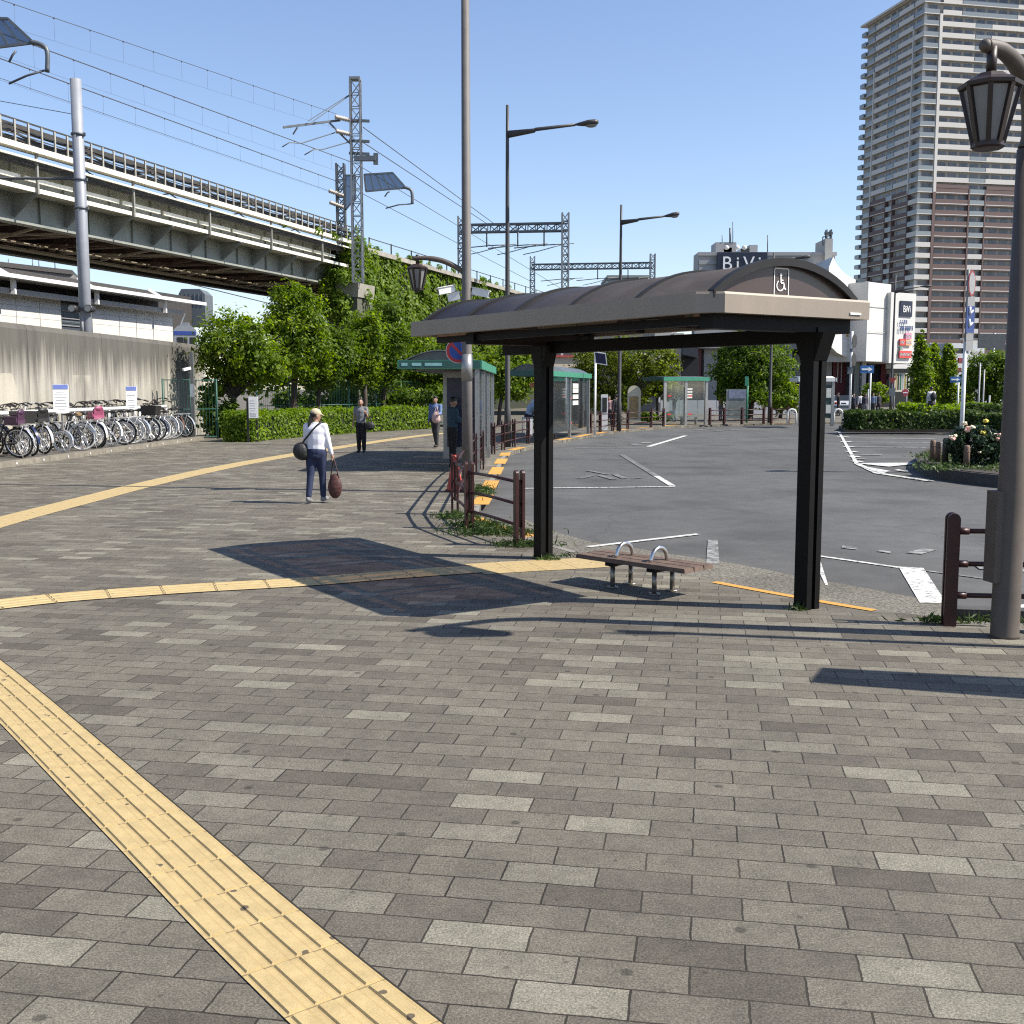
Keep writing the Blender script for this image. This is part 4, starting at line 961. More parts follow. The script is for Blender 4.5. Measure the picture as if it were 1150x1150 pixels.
def make_bike(color, label, paletyre=False, basket='black', child=None, saddle=SADM, small=False, guard=True, rear=False):
    wr = .25 if small else .33; fm = M('bike_' + color, BC[color], .3, .1, .1)
    t = thing('bicycle', label, 'bicycle', (0, 0, 0), 'bicycles parked along the concrete wall')
    rx, fx = -.53, .55
    for x in (rx, fx):
        bm = MB(); torus(bm, (x, 0, wr), wr - .02, .022); wl = bm.obj('wheel', TYREW if paletyre else TYRE, t, True)
        bm = MB(); torus(bm, (x, 0, wr), wr - .05, .013, 24, 4)
        for k in range(14):
            a = math.pi * 2 * k / 14; bm.beam((x, .02 * (-1) ** k, wr), (x + (wr - .05) * math.cos(a), 0, wr + (wr - .05) * math.sin(a)), .005, .005)
        bm.tube([(x, -.05, wr), (x, .05, wr)], .025, 8); bm.obj('rim', RIMM, wl, True)
    bb = (-.08, 0, .27); st_ = (-.24, 0, .74); hd = (.38, 0, .80); hd2 = (.42, 0, .62)
    bm = MB()
    bm.tube([bb, st_], .017, 8); bm.tube([hd, hd2], .021, 8); bm.tube([hd2, (.2, 0, .36), bb], .02, 8); bm.tube([(.4, 0, .72), (.12, 0, .46), (-.15, 0, .5)], .014, 8)
    for s in (-1, 1):
        bm.tube([bb, (rx, .06 * s, wr)], .011, 6); bm.tube([(-.2, 0, .68), (rx, .06 * s, wr)], .009, 6)
        bm.tube([hd2, (.47, .05 * s, .5), (fx, .05 * s, wr)], .013, 6)
    bm.obj('frame', fm, t, True)
    if guard:
        for x, a0, a1 in ((rx, 20, 190), (fx, 30, 150)):
            bm = MB(); pr = wr + .03; vs = []; n = 12
            for i in range(n + 1):
                a = R(a0 + (a1 - a0) * i / n)
                for y in (-.03, .03): vs.append((x + pr * math.cos(a), y, wr + pr * math.sin(a)))
            bm.add(vs, [(2 * i, 2 * i + 1, 2 * i + 3, 2 * i + 2) for i in range(n)], True); bm.obj('mudguard', RIMM if color in ('silver', 'black') else fm, t, True)
    bm = MB(); bm.tube([(-.24, 0, .72), (-.26, 0, .84)], .013, 8); bm.obj('seat_post', RIMM, t, True)
    bm = MB(); bm.tube([(-.40, 0, .87), (-.33, 0, .875), (-.22, 0, .87), (-.12, 0, .855)], [.075, .1, .06, .03], 8); sd = bm.obj('saddle', saddle, t, True)
    sd.data.transform(Matrix.Translation((0, 0, .87)) @ Matrix.Diagonal((1, 1, .5, 1)) @ Matrix.Translation((0, 0, -.87)))
    bm = MB(); bm.tube([hd, (.35, 0, 1.06)], .015, 8)
    for s in (-1, 1): bm.tube([(.35, 0, 1.06), (.41, .1 * s, 1.12), (.3, .24 * s, 1.14), (.14, .27 * s, 1.1)], .014, 8)
    hb = bm.obj('handlebar', RIMM if color in ('silver', 'pink') else SADM, t, True)
    bm = MB()
    for s in (-1, 1): bm.tube([(.25, .255 * s, 1.13), (.12, .27 * s, 1.095)], .022, 8)
    bm.obj('grip', SADM, hb, True)
    bm = MB(); bm.tube([(bb[0], -.07, bb[2]), (bb[0], .07, bb[2])], .02, 8)
    torus(bm, (bb[0], -.05, bb[2]), .08, .008, 16, 4)
    bm.tube([(bb[0], -.07, bb[2]), (bb[0] + .12, -.08, bb[2] - .12)], .009, 6); bm.tube([(bb[0], .07, bb[2]), (bb[0] - .12, .08, bb[2] + .12)], .009, 6)
    bm.box((bb[0] + .12, -.13, bb[2] - .12), (.09, .09, .02)); bm.box((bb[0] - .12, .13, bb[2] + .12), (.09, .09, .02)); bm.obj('pedals', SADM, t, True)
    bm = MB()
    bm.hexa([(-.75, -.06, .70), (-.3, -.06, .70), (-.3, .06, .70), (-.75, .06, .70)], [(-.75, -.06, .715), (-.3, -.06, .715), (-.3, .06, .715), (-.75, .06, .715)])
    for s in (-1, 1): bm.tube([(-.7, .06 * s, .7), (rx, .07 * s, wr)], .007, 6)
    bm.obj('carrier', RIMM, t, True)
    bm = MB(); bm.tube([(rx, .07, wr), (rx - .12, .1, .02)], .01, 6); bm.tube([(rx, -.07, wr), (rx - .12, -.1, .02)], .01, 6); bm.obj('stand', RIMM, t, True)
    if basket:
        bk = BASK if basket == 'black' else BASKS; bm = MB(); z0, z1 = .78, 1.02
        B = lambda z, e: [(.47 - e, -.14 - e, z), (.74 + e, -.14 - e, z), (.74 + e, .14 + e, z), (.47 - e, .14 + e, z)]
        for k in range(6):
            f = k / 5; q = B(z0 + (z1 - z0) * f, .03 * f)
            for i in range(4): bm.beam(q[i], q[(i + 1) % 4], .008, .008 if k < 5 else .02)
        lo, hi = B(z0, 0), B(z1, .03)
        for i in range(4):
            for k in range(5):
                f = k / 5; u = Vector(lo[i]).lerp(Vector(lo[(i + 1) % 4]), f); v = Vector(hi[i]).lerp(Vector(hi[(i + 1) % 4]), f); bm.beam(u, v, .006, .006)
        bm.add(B(z0, 0), [(0, 1, 2, 3)]); bm.obj('basket', bk, t, True)
    if rear:
        bm = MB(); bm.hexa([(-.78, -.17, .73), (-.42, -.17, .73), (-.42, .17, .73), (-.78, .17, .73)], [(-.82, -.2, 1.0), (-.38, -.2, 1.0), (-.38, .2, 1.0), (-.82, .2, 1.0)]); bm.obj('rear_box', SADM, t, True)
    if child:
        cm = M('child_seat_' + child, {'pink': (.42, .10, .19), 'black': (.03, .03, .03), 'purple': (.10, .045, .09)}[child], .45)
        bm = MB(); bm.box((-.5, 0, .78), (.3, .3, .08)); bm.box((-.62, 0, .89), (.06, .26, .22), ry=R(-16)); bm.box((-.5, .15, .85), (.26, .03, .14)); bm.box((-.5, -.15, .85), (.26, .03, .14)); bm.ball((-.66, 0, 1.0), (.045, .12, .06), 10, 6)
        bm.obj('child_seat', cm, t, True)
    return t
protos = {}
def bike_proto(key, **kw):
    protos[key] = make_bike(label='', **kw); return protos[key]
bike_proto('black', color='black'); bike_proto('blackbox', color='black', rear=True); bike_proto('blackseat', color='black', child='black'); bike_proto('white', color='white', paletyre=True); bike_proto('silver', color='silver', basket='silver', saddle=SADT)
bike_proto('small', color='silver', small=True, basket=None, paletyre=True); bike_proto('pinkseat', color='white', child='pink'); bike_proto('purpleseat', color='black', child='purple'); bike_proto('navy', color='navy', basket='silver')
bike_proto('brown', color='brown', basket='black'); bike_proto('blackpale', color='black', paletyre=True, basket='black', rear=False)
seq = [('purpleseat', 'black bicycle with purple child seat, foremost at the left edge of the photo'),
 ('blackbox', 'black city bicycle with rear box just behind the purple child seat bicycle'), ('navy', 'navy bicycle with silver basket, third along the row from the left edge'),
 ('blackseat', 'black bicycle with black child seat between the navy bicycle and the small folding one'), ('small', 'small wheeled silver folding bicycle left of the left notice board'),
 ('blackpale', 'black bicycle with pale tyres in front of the left notice board'), ('silver', 'silver bicycle with tan saddle just right of the left notice board'),
 ('black', 'black bicycle between the tan saddle bicycle and the pink child seat bicycle'), ('pinkseat', 'white bicycle with pink child seat in the middle of the row'),
 ('white', 'white bicycle with pale tyres just right of the pink child seat bicycle'), ('black', 'black bicycle squeezed between two white bicycles mid row'),
 ('white', 'white bicycle with pale tyres directly left of the right notice board'), ('blackpale', 'black bicycle with pale tyres in front of the right notice board'),
 ('blackbox', 'dark bicycle with rear box just right of the right notice board'), ('navy', 'navy bicycle between the right notice board and the white pair'),
 ('white', 'left one of the white pair of bicycles near the far end of the row'), ('white', 'right one of the white pair of bicycles near the far end of the row'),
 ('blackpale', 'black bicycle with pale tyres third from the far end of the row'), ('brown', 'brown bicycle with dark tyres second from the far end of the row'), ('black', 'last black bicycle in the row leaning beside the green mesh fence')]
for i, (k, lab) in enumerate(seq):
    p = kA + kd * (2.1 + .69 * i + rnd.uniform(-.15, .15)) + kn * rnd.uniform(1.12, 1.3); p.z = .128
    rz = math.atan2(kn.y, kn.x) + R(rnd.uniform(-36, 16))
    if protos[k] is not None and protos[k]['label'] == '':
        o = protos[k]; o.location = p; o.rotation_euler = (R(rnd.uniform(-9, 9)), 0, rz); o['label'] = lab; o.scale = (1.24,) * 3
    else:
        o = put(protos[k], p, rz, lab, None, rnd.uniform(1.14, 1.3)); o.rotation_euler = (R(rnd.uniform(-10, 10)), 0, rz)
for k, o in protos.items():
    if o['label'] == '': o['label'] = k + ' bicycle'

# ------------------------------------------------------------------ foliage
LEAF = leafmat('leaf_green', (.062, .112, .010), (.30, .39, .03), .55)
LEAFD = leafmat('leaf_dark', (.045, .086, .010), (.20, .285, .026), .5)
LEAFY = leafmat('leaf_olive', (.075, .108, .012), (.25, .30, .032), .52)
HEDG = leafmat('hedge_leaf', (.085, .15, .012), (.27, .37, .028), .48)
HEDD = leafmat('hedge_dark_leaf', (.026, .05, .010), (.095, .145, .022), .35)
IVY = leafmat('ivy_leaf', (.07, .125, .010), (.23, .32, .024), .45)
BARK = M('bark', (.075, .058, .044), .9, var=.35, scale=8, bump=.6)
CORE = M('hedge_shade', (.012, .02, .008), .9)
def tree(name, label, base, d, blobs, mat, n, ls, trunk=.14, group='trees beside the plaza', depth=1., inner=.35, skirt=0):
    b = P(base[0], base[1], d); b.z = 0
    t = thing(name, label, 'tree', b, group)
    cs = []
    ch = []; tot = sum(bl[2] * bl[3] for bl in blobs)
    for bl in blobs:
        r = (bl[2] / FPX * d, bl[2] / FPX * d * depth, bl[3] / FPX * d)
        c = P(bl[0], bl[1], d + (bl[4] if len(bl) > 4 else rnd.uniform(-.35, .35) * r[0]))
        cs.append((c, r))
        # each lobe is a crowd of smaller leaf clumps with gaps between
        nn = int(2.5 * n * bl[2] * bl[3] / tot); k = max(9, int(nn / 48))
        cp, cd = blobpts(c, (r[0] * .92, r[1] * .92, r[2] * .95), k, inner)
        for q, dd in zip(cp, cd):
            cr = rnd.uniform(.16, .34) * (r[0] * r[2]) ** .5; m_ = max(6, int(nn / k * rnd.uniform(.5, 1.5)))
            pp = np.array(q) + nrs.normal(0, 1, (m_, 3)) * np.array((cr, cr, cr * .6)) * .72 - np.array((0, 0, 1)) * np.abs(nrs.normal(0, cr * .3, (m_, 1)))
            nd = (pp - np.array(c)) / np.array(r)
            ch.append(leaves(pp, nd * .5 + dd * .3 + np.array((0, 0, .6)), ls * .78, .75, .5))
    leafobj('crown', mat, ch, t)
    bm = MB(); top = sum((c for c, r in cs), Vector()) / len(cs)
    zt = min(c.z - r[2] * .6 for c, r in cs); zt = max(zt, .8)
    lean = Vector((rnd.uniform(-.1, .1), rnd.uniform(-.1, .1), 0))
    fork = b.lerp(Vector((top.x, top.y, 0)), .35) + lean; fork.z = zt
    bm.tube([b, b.lerp(fork, .08), b.lerp(fork, .55) + lean * .4, fork], [trunk * 1.35, trunk, trunk * .85, trunk * .72], 10)
    for c, r in cs:
        for q in (c, c + Vector((r[0] * .5, 0, r[2] * .3)), c + Vector((-r[0] * .5, r[1] * .3, r[2] * .2))):
            bm.tube([fork - Vector((0, 0, .1)), fork.lerp(q, .5) + Vector((rnd.uniform(-.15, .15), rnd.uniform(-.15, .15), .1)), q], [trunk * .5, trunk * .28, trunk * .08], 6)
    bm.obj('trunk', BARK, t)
    return t
tree('street_tree', 'broad light green tree nearest the concrete wall, left end of the tree row', (258, 491), 45.5, [(262, 383, 38, 38), (242, 398, 24, 26), (290, 396, 34, 28), (306, 412, 20, 20), (252, 428, 22, 20), (236, 436, 13, 14), (278, 418, 26, 22), (285, 372, 22, 18)], LEAF, 5200, .24, .16)
tree('street_tree', 'tallest tree of the row, its top reaching in front of the viaduct', (328, 484), 51, [(329, 368, 32, 36), (327, 332, 20, 22), (345, 352, 22, 30), (312, 355, 15, 26), (336, 400, 30, 26), (355, 392, 22, 30)], LEAF, 5600, .24, .17)
tree('street_tree', 'dense tree third from the left in the row behind the hedge', (357, 480), 53, [(362, 385, 22, 28), (372, 405, 26, 26), (355, 418, 20, 20), (386, 390, 20, 28)], LEAFD, 3800, .24, .13)
tree('street_tree', 'bright green tree standing above the woman in grey', (409, 479), 55, [(402, 385, 22, 26), (414, 372, 20, 26), (408, 410, 24, 24), (395, 412, 18, 20)], LEAF, 4200, .24, .13)
tree('street_tree', 'tree with high crown under the ivy wall corner', (431, 478), 57, [(428, 372, 20, 32), (438, 356, 18, 22), (446, 395, 22, 26), (428, 415, 22, 20)], LEAFD, 4200, .25, .13)
tree('street_tree', 'tree directly left of the nearest bus stop roof', (474, 476), 60, [(470, 395, 22, 26), (485, 420, 24, 22), (458, 418, 20, 20), (452, 385, 16, 20)], LEAF, 3800, .25, .12)
tree('street_tree', 'dark tree behind the nearest bus stop', (520, 476), 60, [(520, 420, 26, 26), (512, 398, 22, 20), (540, 432, 20, 24)], LEAFD, 2800, .26, .12)
tree('street_tree', 'light green tree between the first and second bus stops', (560, 485), 58, [(562, 415, 22, 26), (578, 400, 18, 18), (575, 432, 20, 18), (590, 425, 14, 18)], LEAF, 3600, .26, .12)
# understorey and scrub behind the hedge
def bushmass(name, label, spec, d, mat, n, ls, cat='bush', group=None, zmin=0.02, kind=None):
    ch = []; tot = sum(s[2] * s[3] for s in spec)
    for s in spec:
        r = (s[2] / FPX * d, s[2] / FPX * d * .7, s[3] / FPX * d); c = P(s[0], s[1], d); nn = int(n * s[2] * s[3] / tot)
        k = max(5, nn // 60); cp, cd = blobpts(c, (r[0] * .8, r[1] * .8, r[2] * .8), k, .4)
        for q, dd in zip(cp, cd):
            cr = rnd.uniform(.22, .4) * (r[0] * r[2]) ** .5; m_ = max(5, int(1.6 * nn / k)); nd = nrs.normal(0, 1, (m_, 3))
            pp = np.array(q) + nd * np.array((cr, cr, cr * .8)) * .8; nd = nd * .4; pp[:, 2] = np.maximum(pp[:, 2], zmin + nrs.uniform(0, .1, len(pp)))
            ch.append(leaves(pp, nd * .6 + dd * .5 + np.array((0, 0, .5)), ls, .6))
    o = leafobj(name, mat, ch)
    if kind: o['kind'] = kind; return o
    return tag(o, label, cat, group)
bushmass('shrub', 'dark shrub under the first tree beside the green mesh fence', [(243, 476, 18, 20), (266, 482, 24, 14), (235, 460, 10, 18), (255, 462, 16, 14)], 45, LEAFD, 2200, .2)
bushmass('shrub', 'dark understorey shrubs between hedge and green fence', [(320, 450, 20, 16), (350, 452, 22, 14), (385, 450, 22, 15), (420, 450, 22, 14), (455, 448, 22, 15), (490, 448, 20, 16)], 57.5, LEAFD, 3600, .24)
bushmass('shrub', 'tall dark scrub on the railway side behind the green fence', [(300, 430, 26, 28), (340, 425, 28, 30), (380, 420, 28, 34), (420, 415, 28, 36), (460, 415, 28, 36), (500, 420, 26, 34), (540, 425, 26, 30)], 64, LEAFD, 5200, .3)
# trimmed hedge along the plaza
def hedge(label, pts, h, wdt, mat, n, ls, core=CORE, top=1., name='hedge', base=0.):
    t = thing(name, label, 'hedge', Vector(pts[0]))
    ch = []; pts = [Vector((p[0], p[1], base)) for p in pts]
    tl = sum((pts[i + 1] - pts[i]).length for i in range(len(pts) - 1)); bm = MB()
    for i in range(len(pts) - 1):
        a, b = pts[i], pts[i + 1]; L_ = (b - a).length; d = (b - a) / L_; nn = Vector((-d.y, d.x, 0)); k = int(n * L_ / tl)
        e0, e1 = (d * .22 if i == 0 else d * 0), (d * .22 if i == len(pts) - 2 else d * 0)
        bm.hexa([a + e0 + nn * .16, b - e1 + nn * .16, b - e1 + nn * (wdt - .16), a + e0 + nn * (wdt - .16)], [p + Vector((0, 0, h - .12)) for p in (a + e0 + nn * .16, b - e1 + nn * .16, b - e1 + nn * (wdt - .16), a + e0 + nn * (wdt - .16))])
        for ec, es, on in ((a, -1, i == 0), (b, 1, i == len(pts) - 2)):
            if on:
                kk = int(n * wdt * .8 / tl) + 60; pe = np.array(ec) + nrs.uniform(0, 1, (kk, 1)) * np.array(nn) * wdt + np.array((0, 0, 1)) * nrs.uniform(.03, h, (kk, 1)) + nrs.normal(0, .07, (kk, 3)) - np.array(d) * es * .06
                ch.append(leaves(pe, np.tile(np.array(d) * es + np.array((0, 0, .35)), (kk, 1)), ls, .7))
        u = nrs.uniform(0, L_, (k, 1)); sel = nrs.uniform(0, 1, k); per = 2 * h + wdt; q = sel * per
        off = np.where(q < h, 0, np.where(q < h + wdt, q - h, wdt)); z = np.where(q < h, q, np.where(q < h + wdt, h, per - q))
        wob = nrs.normal(0, .045, (k, 3)); bump_ = .06 * np.sin(u[:, 0] * 2.1 + i) + .05 * np.sin(u[:, 0] * 5.3)
        P_ = np.array(a) + u * np.array(d) + off[:, None] * np.array(nn) + np.stack([0 * z, 0 * z, z + bump_ * (z > h * .5)], 1) + wob
        P_[:, 2] = np.maximum(P_[:, 2], base + .03)
        NN = np.where((q < h)[:, None], -np.array(nn), np.where((q < h + wdt)[:, None], np.array((0, 0, 1.)), np.array(nn))) + np.array((0, 0, .35))
        ch.append(leaves(P_, NN, ls, .7))
    leafobj('foliage', mat, ch, t); bm.obj('shade_core', core, t)  # near-black inner box paints the shade inside the hedge
    return t
hedge('trimmed bright green hedge along the plaza behind the woman in grey', [G(284, 496.5), G(300, 494.5), G(350, 490), G(420, 485), G(484, 481.5)], 1.02, 1.1, HEDG, 13000, .13)
# green mesh fence behind hedge and by the bicycles
GFEN = M('fence_green', (.03, .12, .09), .5, .1)
def meshfence(label, a, b, h, step=2.):
    t = thing('mesh_fence', label, 'fence', a); L_ = (b - a).length; n = max(2, int(L_ / step) + 1); d = (b - a).normalized()
    for i in range(n): bm = MB(); p = a + d * (L_ * i / (n - 1)); bm.tube([p, p + Vector((0, 0, h))], .035, 8); bm.obj('post', GFEN, t)
    bm = MB()
    for z in (.1, h * .5, h - .05): bm.tube([a + Vector((0, 0, z)), b + Vector((0, 0, z))], .02, 6)
    k = int(L_ / .12)
    for i in range(k): p = a + d * (L_ * (i + .5) / k); bm.beam(p + Vector((0, 0, .1)), p + Vector((0, 0, h - .05)), .012, .012)
    bm.obj('mesh_panel', GFEN, t); return t
fa = G(186, 496); fa = Vector((-13.3, 42.3, 0))
meshfence('green mesh fence panel by the concrete wall beyond the last bicycle', fa, Vector((-11.6, 43.6, 0)), 2.35, .9)
meshfence('long green mesh fence behind the trimmed hedge', Vector((-11.4, 49.5, 0)), Vector((-3.6, 62, 0)), 2.4, 1.9)
# sign board with two black posts
p = G(283, 496.5); t = thing('sign_board', 'white notice board on two black posts in front of the hedge', 'sign', p)
for x in (279, 289): c = P(x, 496, p.y - .1 + (.35 if x > 280 else 0)); bm = MB(); bm.beam(Vector((c.x, c.y, 0)), Vector((c.x, c.y, 1.62)), .07, .07); bm.obj('post', BLACK, t)
c = P(284.5, 457.5, p.y - .2); bm = MB(); bm.box(c, (.34, .03, .78)); bm.obj('board', SIGNW, t)
bm = MB()
for k in range(6): bm.box(c + Vector((-.02, -.018, .25 - k * .09)), (.22 if k % 2 else .16, .004, .014))
bm.box(c + Vector((0, -.018, -.28)), (.2, .004, .1)); bm.obj('print_line', M('print_grey', (.4, .4, .42), .5), t)
# grey post with camera by the bicycle end
p = G(211, 497); p = Vector((-12.25, 42.6, 0)); t = thing('camera_post', 'slim grey post with a small camera by the last bicycle', 'post', p)
bm = MB(); bm.beam(p, p + Vector((0, 0, 3.35)), .13, .13); bm.obj('post', M('galv', (.2, .21, .2), .5, .3), t)
bm = MB(); bm.box(p + Vector((0, -.09, 1.9)), (.11, .02, .5)); bm.obj('plate', M('plate_pale', (.4, .45, .5), .5), t)
bm = MB(); bm.beam(p + Vector((-.05, -.05, 2.75)), p + Vector((-.25, -.3, 2.68)), .1, .1); bm.obj('camera_housing', WHITEP, t)

# ------------------------------------------------------------------ right hand planters
bm = MB(); fr = smooth_line([G(x, y, RZ) for x, y in ((1040, 513.5), (1030, 520), (1028.5, 526), (1033, 531), (1050, 537.5), (1090, 544), (1150, 550), (1260, 557))], 4)
back = [G(1260, 512, RZ), G(1150, 510, RZ), (G(1075, 510, RZ))]
bm.prism([tuple(q) for q in fr + back], RZ, .16); structure(bm.obj('planter_kerb', DKERB))
cen = sum((Vector(q) for q in fr + back), Vector()) / len(fr + back)
ins = [cen + (Vector(q) - cen) * .965 for q in fr + back]
bm = MB(); bm.prism([tuple(q) for q in ins], .0, .175); structure(bm.obj('planter_soil', M('soil', (.05, .04, .028), .95, var=.4, scale=3)))
ch = []
for i in range(54):
    q = G(rnd.uniform(1040, 1140), rnd.uniform(510, 529), .15); pp = np.array(q) + nrs.normal(0, 1, (60, 3)) * np.array((.18, .22, .0)); pp[:, 2] = .16 + np.abs(nrs.normal(0, .04, 60)); ch.append(leaves(pp, np.tile((0, -.4, .8), (60, 1)), .09, .6, .4))
g = leafobj('ground_cover', GRASS, ch); g['kind'] = 'stuff'
WOODP = M('log_bollard', (.22, .145, .10), .8, var=.3, scale=7, bump=.4)
for (x, y0, y1, lab) in ((1047, 494, 519, 'leftmost log bollard on the rose planter'), (1053, 496, 520, 'second log bollard from the left, close beside the leftmost one'), (1061, 492, 523, 'darkest log bollard, between the close pair and the rose bush'), (1085, 500, 527, 'log bollard in front of the rose bush')):
    b = G(x, y1, .14); hh = P(x, y0, b.y).z - .14
    bm = MB(); bm.tube([b, b + Vector((0, 0, hh - .05)), b + Vector((0, 0, hh))], [.07, .068, .05], 12); bm.tube([b + Vector((0, 0, hh * .72)), b + Vector((0, 0, hh * .76))], .073, 12)
    tag(bm.obj('log_bollard', WOODP if x != 1061 else M('log_dark', (.07, .055, .045), .8, var=.3)), lab, 'bollard', 'log bollards on the rose planter')
ROSE = leafmat('rose_leaf', (.018, .036, .018), (.06, .10, .035), .25, .3)
d_ = 26.0; t = thing('rose_bush', 'rose bush with yellow and pink flowers behind the log bollards', 'bush', Vector((P(1110, 520, d_).x, d_, .14)))
ch = []
for s in ((1080, 505, 16, 18), (1100, 500, 22, 22), (1122, 502, 22, 24), (1092, 517, 22, 12), (1118, 518, 24, 14), (1106, 488, 18, 14), (1082, 490, 14, 12), (1072, 498, 8, 10)):
    r = s[2] / FPX * d_; c = P(s[0], s[1], d_ + rnd.uniform(-.3, .3)); cp, cd = blobpts(c, (r * .8, r * .8, s[3] / FPX * d_ * .8), 18, .2)
    for q, dd in zip(cp, cd): pp, nd = blobpts(q, (.16, .16, .13), 44, .1); pp[:, 2] = np.maximum(pp[:, 2], .17); ch.append(leaves(pp, nd + dd * .4 + np.array((0, 0, .4)), .085, .6, .65))
leafobj('foliage', ROSE, ch, t)
bm = MB()
for k in range(9): a = Vector((P(1085 + 6 * k, 520, d_).x, d_ + rnd.uniform(-.3, .3), .14)); bm.tube([a, a + Vector((rnd.uniform(-.15, .15), rnd.uniform(-.1, .1), .55))], .012, 5)
bm.obj('stem', BARK, t)
YEL = M('rose_yellow', (.75, .62, .10), .6, var=.15); PNK = M('rose_pink', (.72, .42, .33), .6, var=.15); CRM = M('rose_cream', (.75, .66, .45), .6, var=.12)
def rose(x, y, mt, s=.06):
    c = P(x, y, d_ - .35 + rnd.uniform(-.1, .2)); bm = MB(); bm.ball(c, (s * .55, s * .55, s * .5), 8, 6)
    for k in range(9):
        a = k * 2.4; e = rnd.uniform(-.2, .7); q = c + Vector((math.cos(a) * math.cos(e), math.sin(a) * math.cos(e), math.sin(e))) * s * .6; bm.ball(q, (s * .45, s * .45, s * .3), 6, 4, Matrix.Rotation(a, 3, 'Z') @ Matrix.Rotation(.9, 3, 'Y'))
    bm.obj('flower', mt, t)
for (x, y, mt) in ((1083, 476, CRM), (1087, 481, PNK), (1092, 480, CRM), (1070, 493, PNK), (1068, 491, CRM), (1072, 490, CRM), (1107, 473, YEL), (1105, 480, YEL), (1104, 486, YEL), (1108, 489, YEL), (1117, 489, CRM), (1122, 489, PNK), (1086, 484, PNK), (1121, 494, PNK), (1100, 508, CRM), (1118, 503, CRM), (1110, 515, CRM), (1126, 515, CRM)): rose(x, y, mt, .075 if y < 495 else .05)
# long central island with hedges
bm = MB(); kf = [G(942, 484, RZ), G(948, 485.6, RZ), G(1090, 486, RZ), G(1300, 490, RZ)]; kb_ = [G(1300, 471, RZ), G(1000, 471, RZ), G(960, 474, RZ)]
bm.prism([tuple(q) for q in kf + kb_], RZ, .16); structure(bm.obj('island_kerb', DKERB))
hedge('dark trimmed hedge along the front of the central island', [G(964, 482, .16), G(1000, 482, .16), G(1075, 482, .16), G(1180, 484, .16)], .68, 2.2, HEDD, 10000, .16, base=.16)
hedge('lighter flat hedge behind the dark hedge of the central island', [G(1025, 476, .16), G(1170, 477, .16)], .85, 7.5, HEDG, 6500, .2, base=.16)
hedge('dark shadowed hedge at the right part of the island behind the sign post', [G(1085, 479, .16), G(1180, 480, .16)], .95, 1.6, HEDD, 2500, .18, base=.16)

# trees of the far side
tree('street_tree', 'wide airy olive tree behind the solar lamp', (691, 473), 66, [(700, 395, 36, 20), (668, 400, 26, 18), (735, 402, 24, 20), (660, 420, 18, 16), (720, 420, 30, 18), (752, 412, 14, 16), (690, 432, 24, 16), (668, 445, 20, 14), (705, 448, 22, 14)], LEAFY, 5200, .28, .17, inner=.5)
tree('street_tree', 'small tree left of the third bus stop', (738, 472), 70, [(742, 425, 14, 14), (730, 436, 12, 12), (750, 438, 12, 12)], LEAFY, 1500, .28, .1)
tree('street_tree', 'large dense round tree behind the map board', (842, 472), 69, [(845, 400, 36, 28), (822, 412, 24, 28), (870, 405, 26, 28), (850, 432, 36, 22), (828, 440, 26, 18), (875, 435, 22, 20), (842, 385, 24, 18)], LEAFD, 6000, .3, .2)
tree('street_tree', 'low tree behind the white bus stop roof', (876, 473), 74, [(872, 445, 22, 16), (892, 448, 18, 14), (885, 438, 14, 12)], LEAFY, 1600, .3, .13)
tree('street_tree', 'small round tree in front of the glass stair tower', (980, 468), 92, [(982, 440, 14, 12), (973, 446, 9, 9), (990, 446, 9, 9)], LEAF, 1500, .32, .1)
for (x, yb, d, sp, lab) in ((1034, 470, 88, ((1035, 382, 5, 12), (1034, 400, 9, 20), (1034, 424, 11.5, 24), (1035, 446, 11, 16)), 'tallest poplar on the island, left of three'), (1049, 470, 95, ((1049, 396, 4.5, 13), (1050, 417, 7, 20), (1050, 441, 7.5, 18)), 'middle poplar of three on the island'), (1065, 470, 92, ((1065, 396, 5, 13), (1065, 416, 8, 20), (1066, 441, 8.5, 18)), 'right poplar of three, left of the sign post')):
    tree('poplar_tree', lab, (x, yb), d, sp, LEAF, 3600, .36, .16, group='poplars on the island', inner=.3)
tree('street_tree', 'dark tree left of the lantern post beyond the island', (1108, 470), 95, [(1110, 410, 22, 20), (1122, 425, 20, 22), (1100, 430, 18, 20), (1118, 442, 22, 14), (1135, 405, 18, 20)], LEAFD, 4000, .36, .18)
tree('street_tree', 'narrow tree behind the sign post', (1086, 470), 100, [(1087, 425, 8, 16), (1087, 445, 9, 12)], LEAF, 1000, .36, .12)
bushmass('shrub', 'low flower bed shrubs beside the tan pillar', [(690, 470, 12, 6), (725, 468, 16, 6), (748, 468, 10, 5)], 66, HEDG, 900, .2)
for (x, y, lab) in ((1001, 470, 'flower bed with yellow blossom at the start of the island'),): bushmass('flower_bed', lab, [(990, 467, 10, 4), (1010, 466, 10, 4)], 80, HEDG, 500, .22)
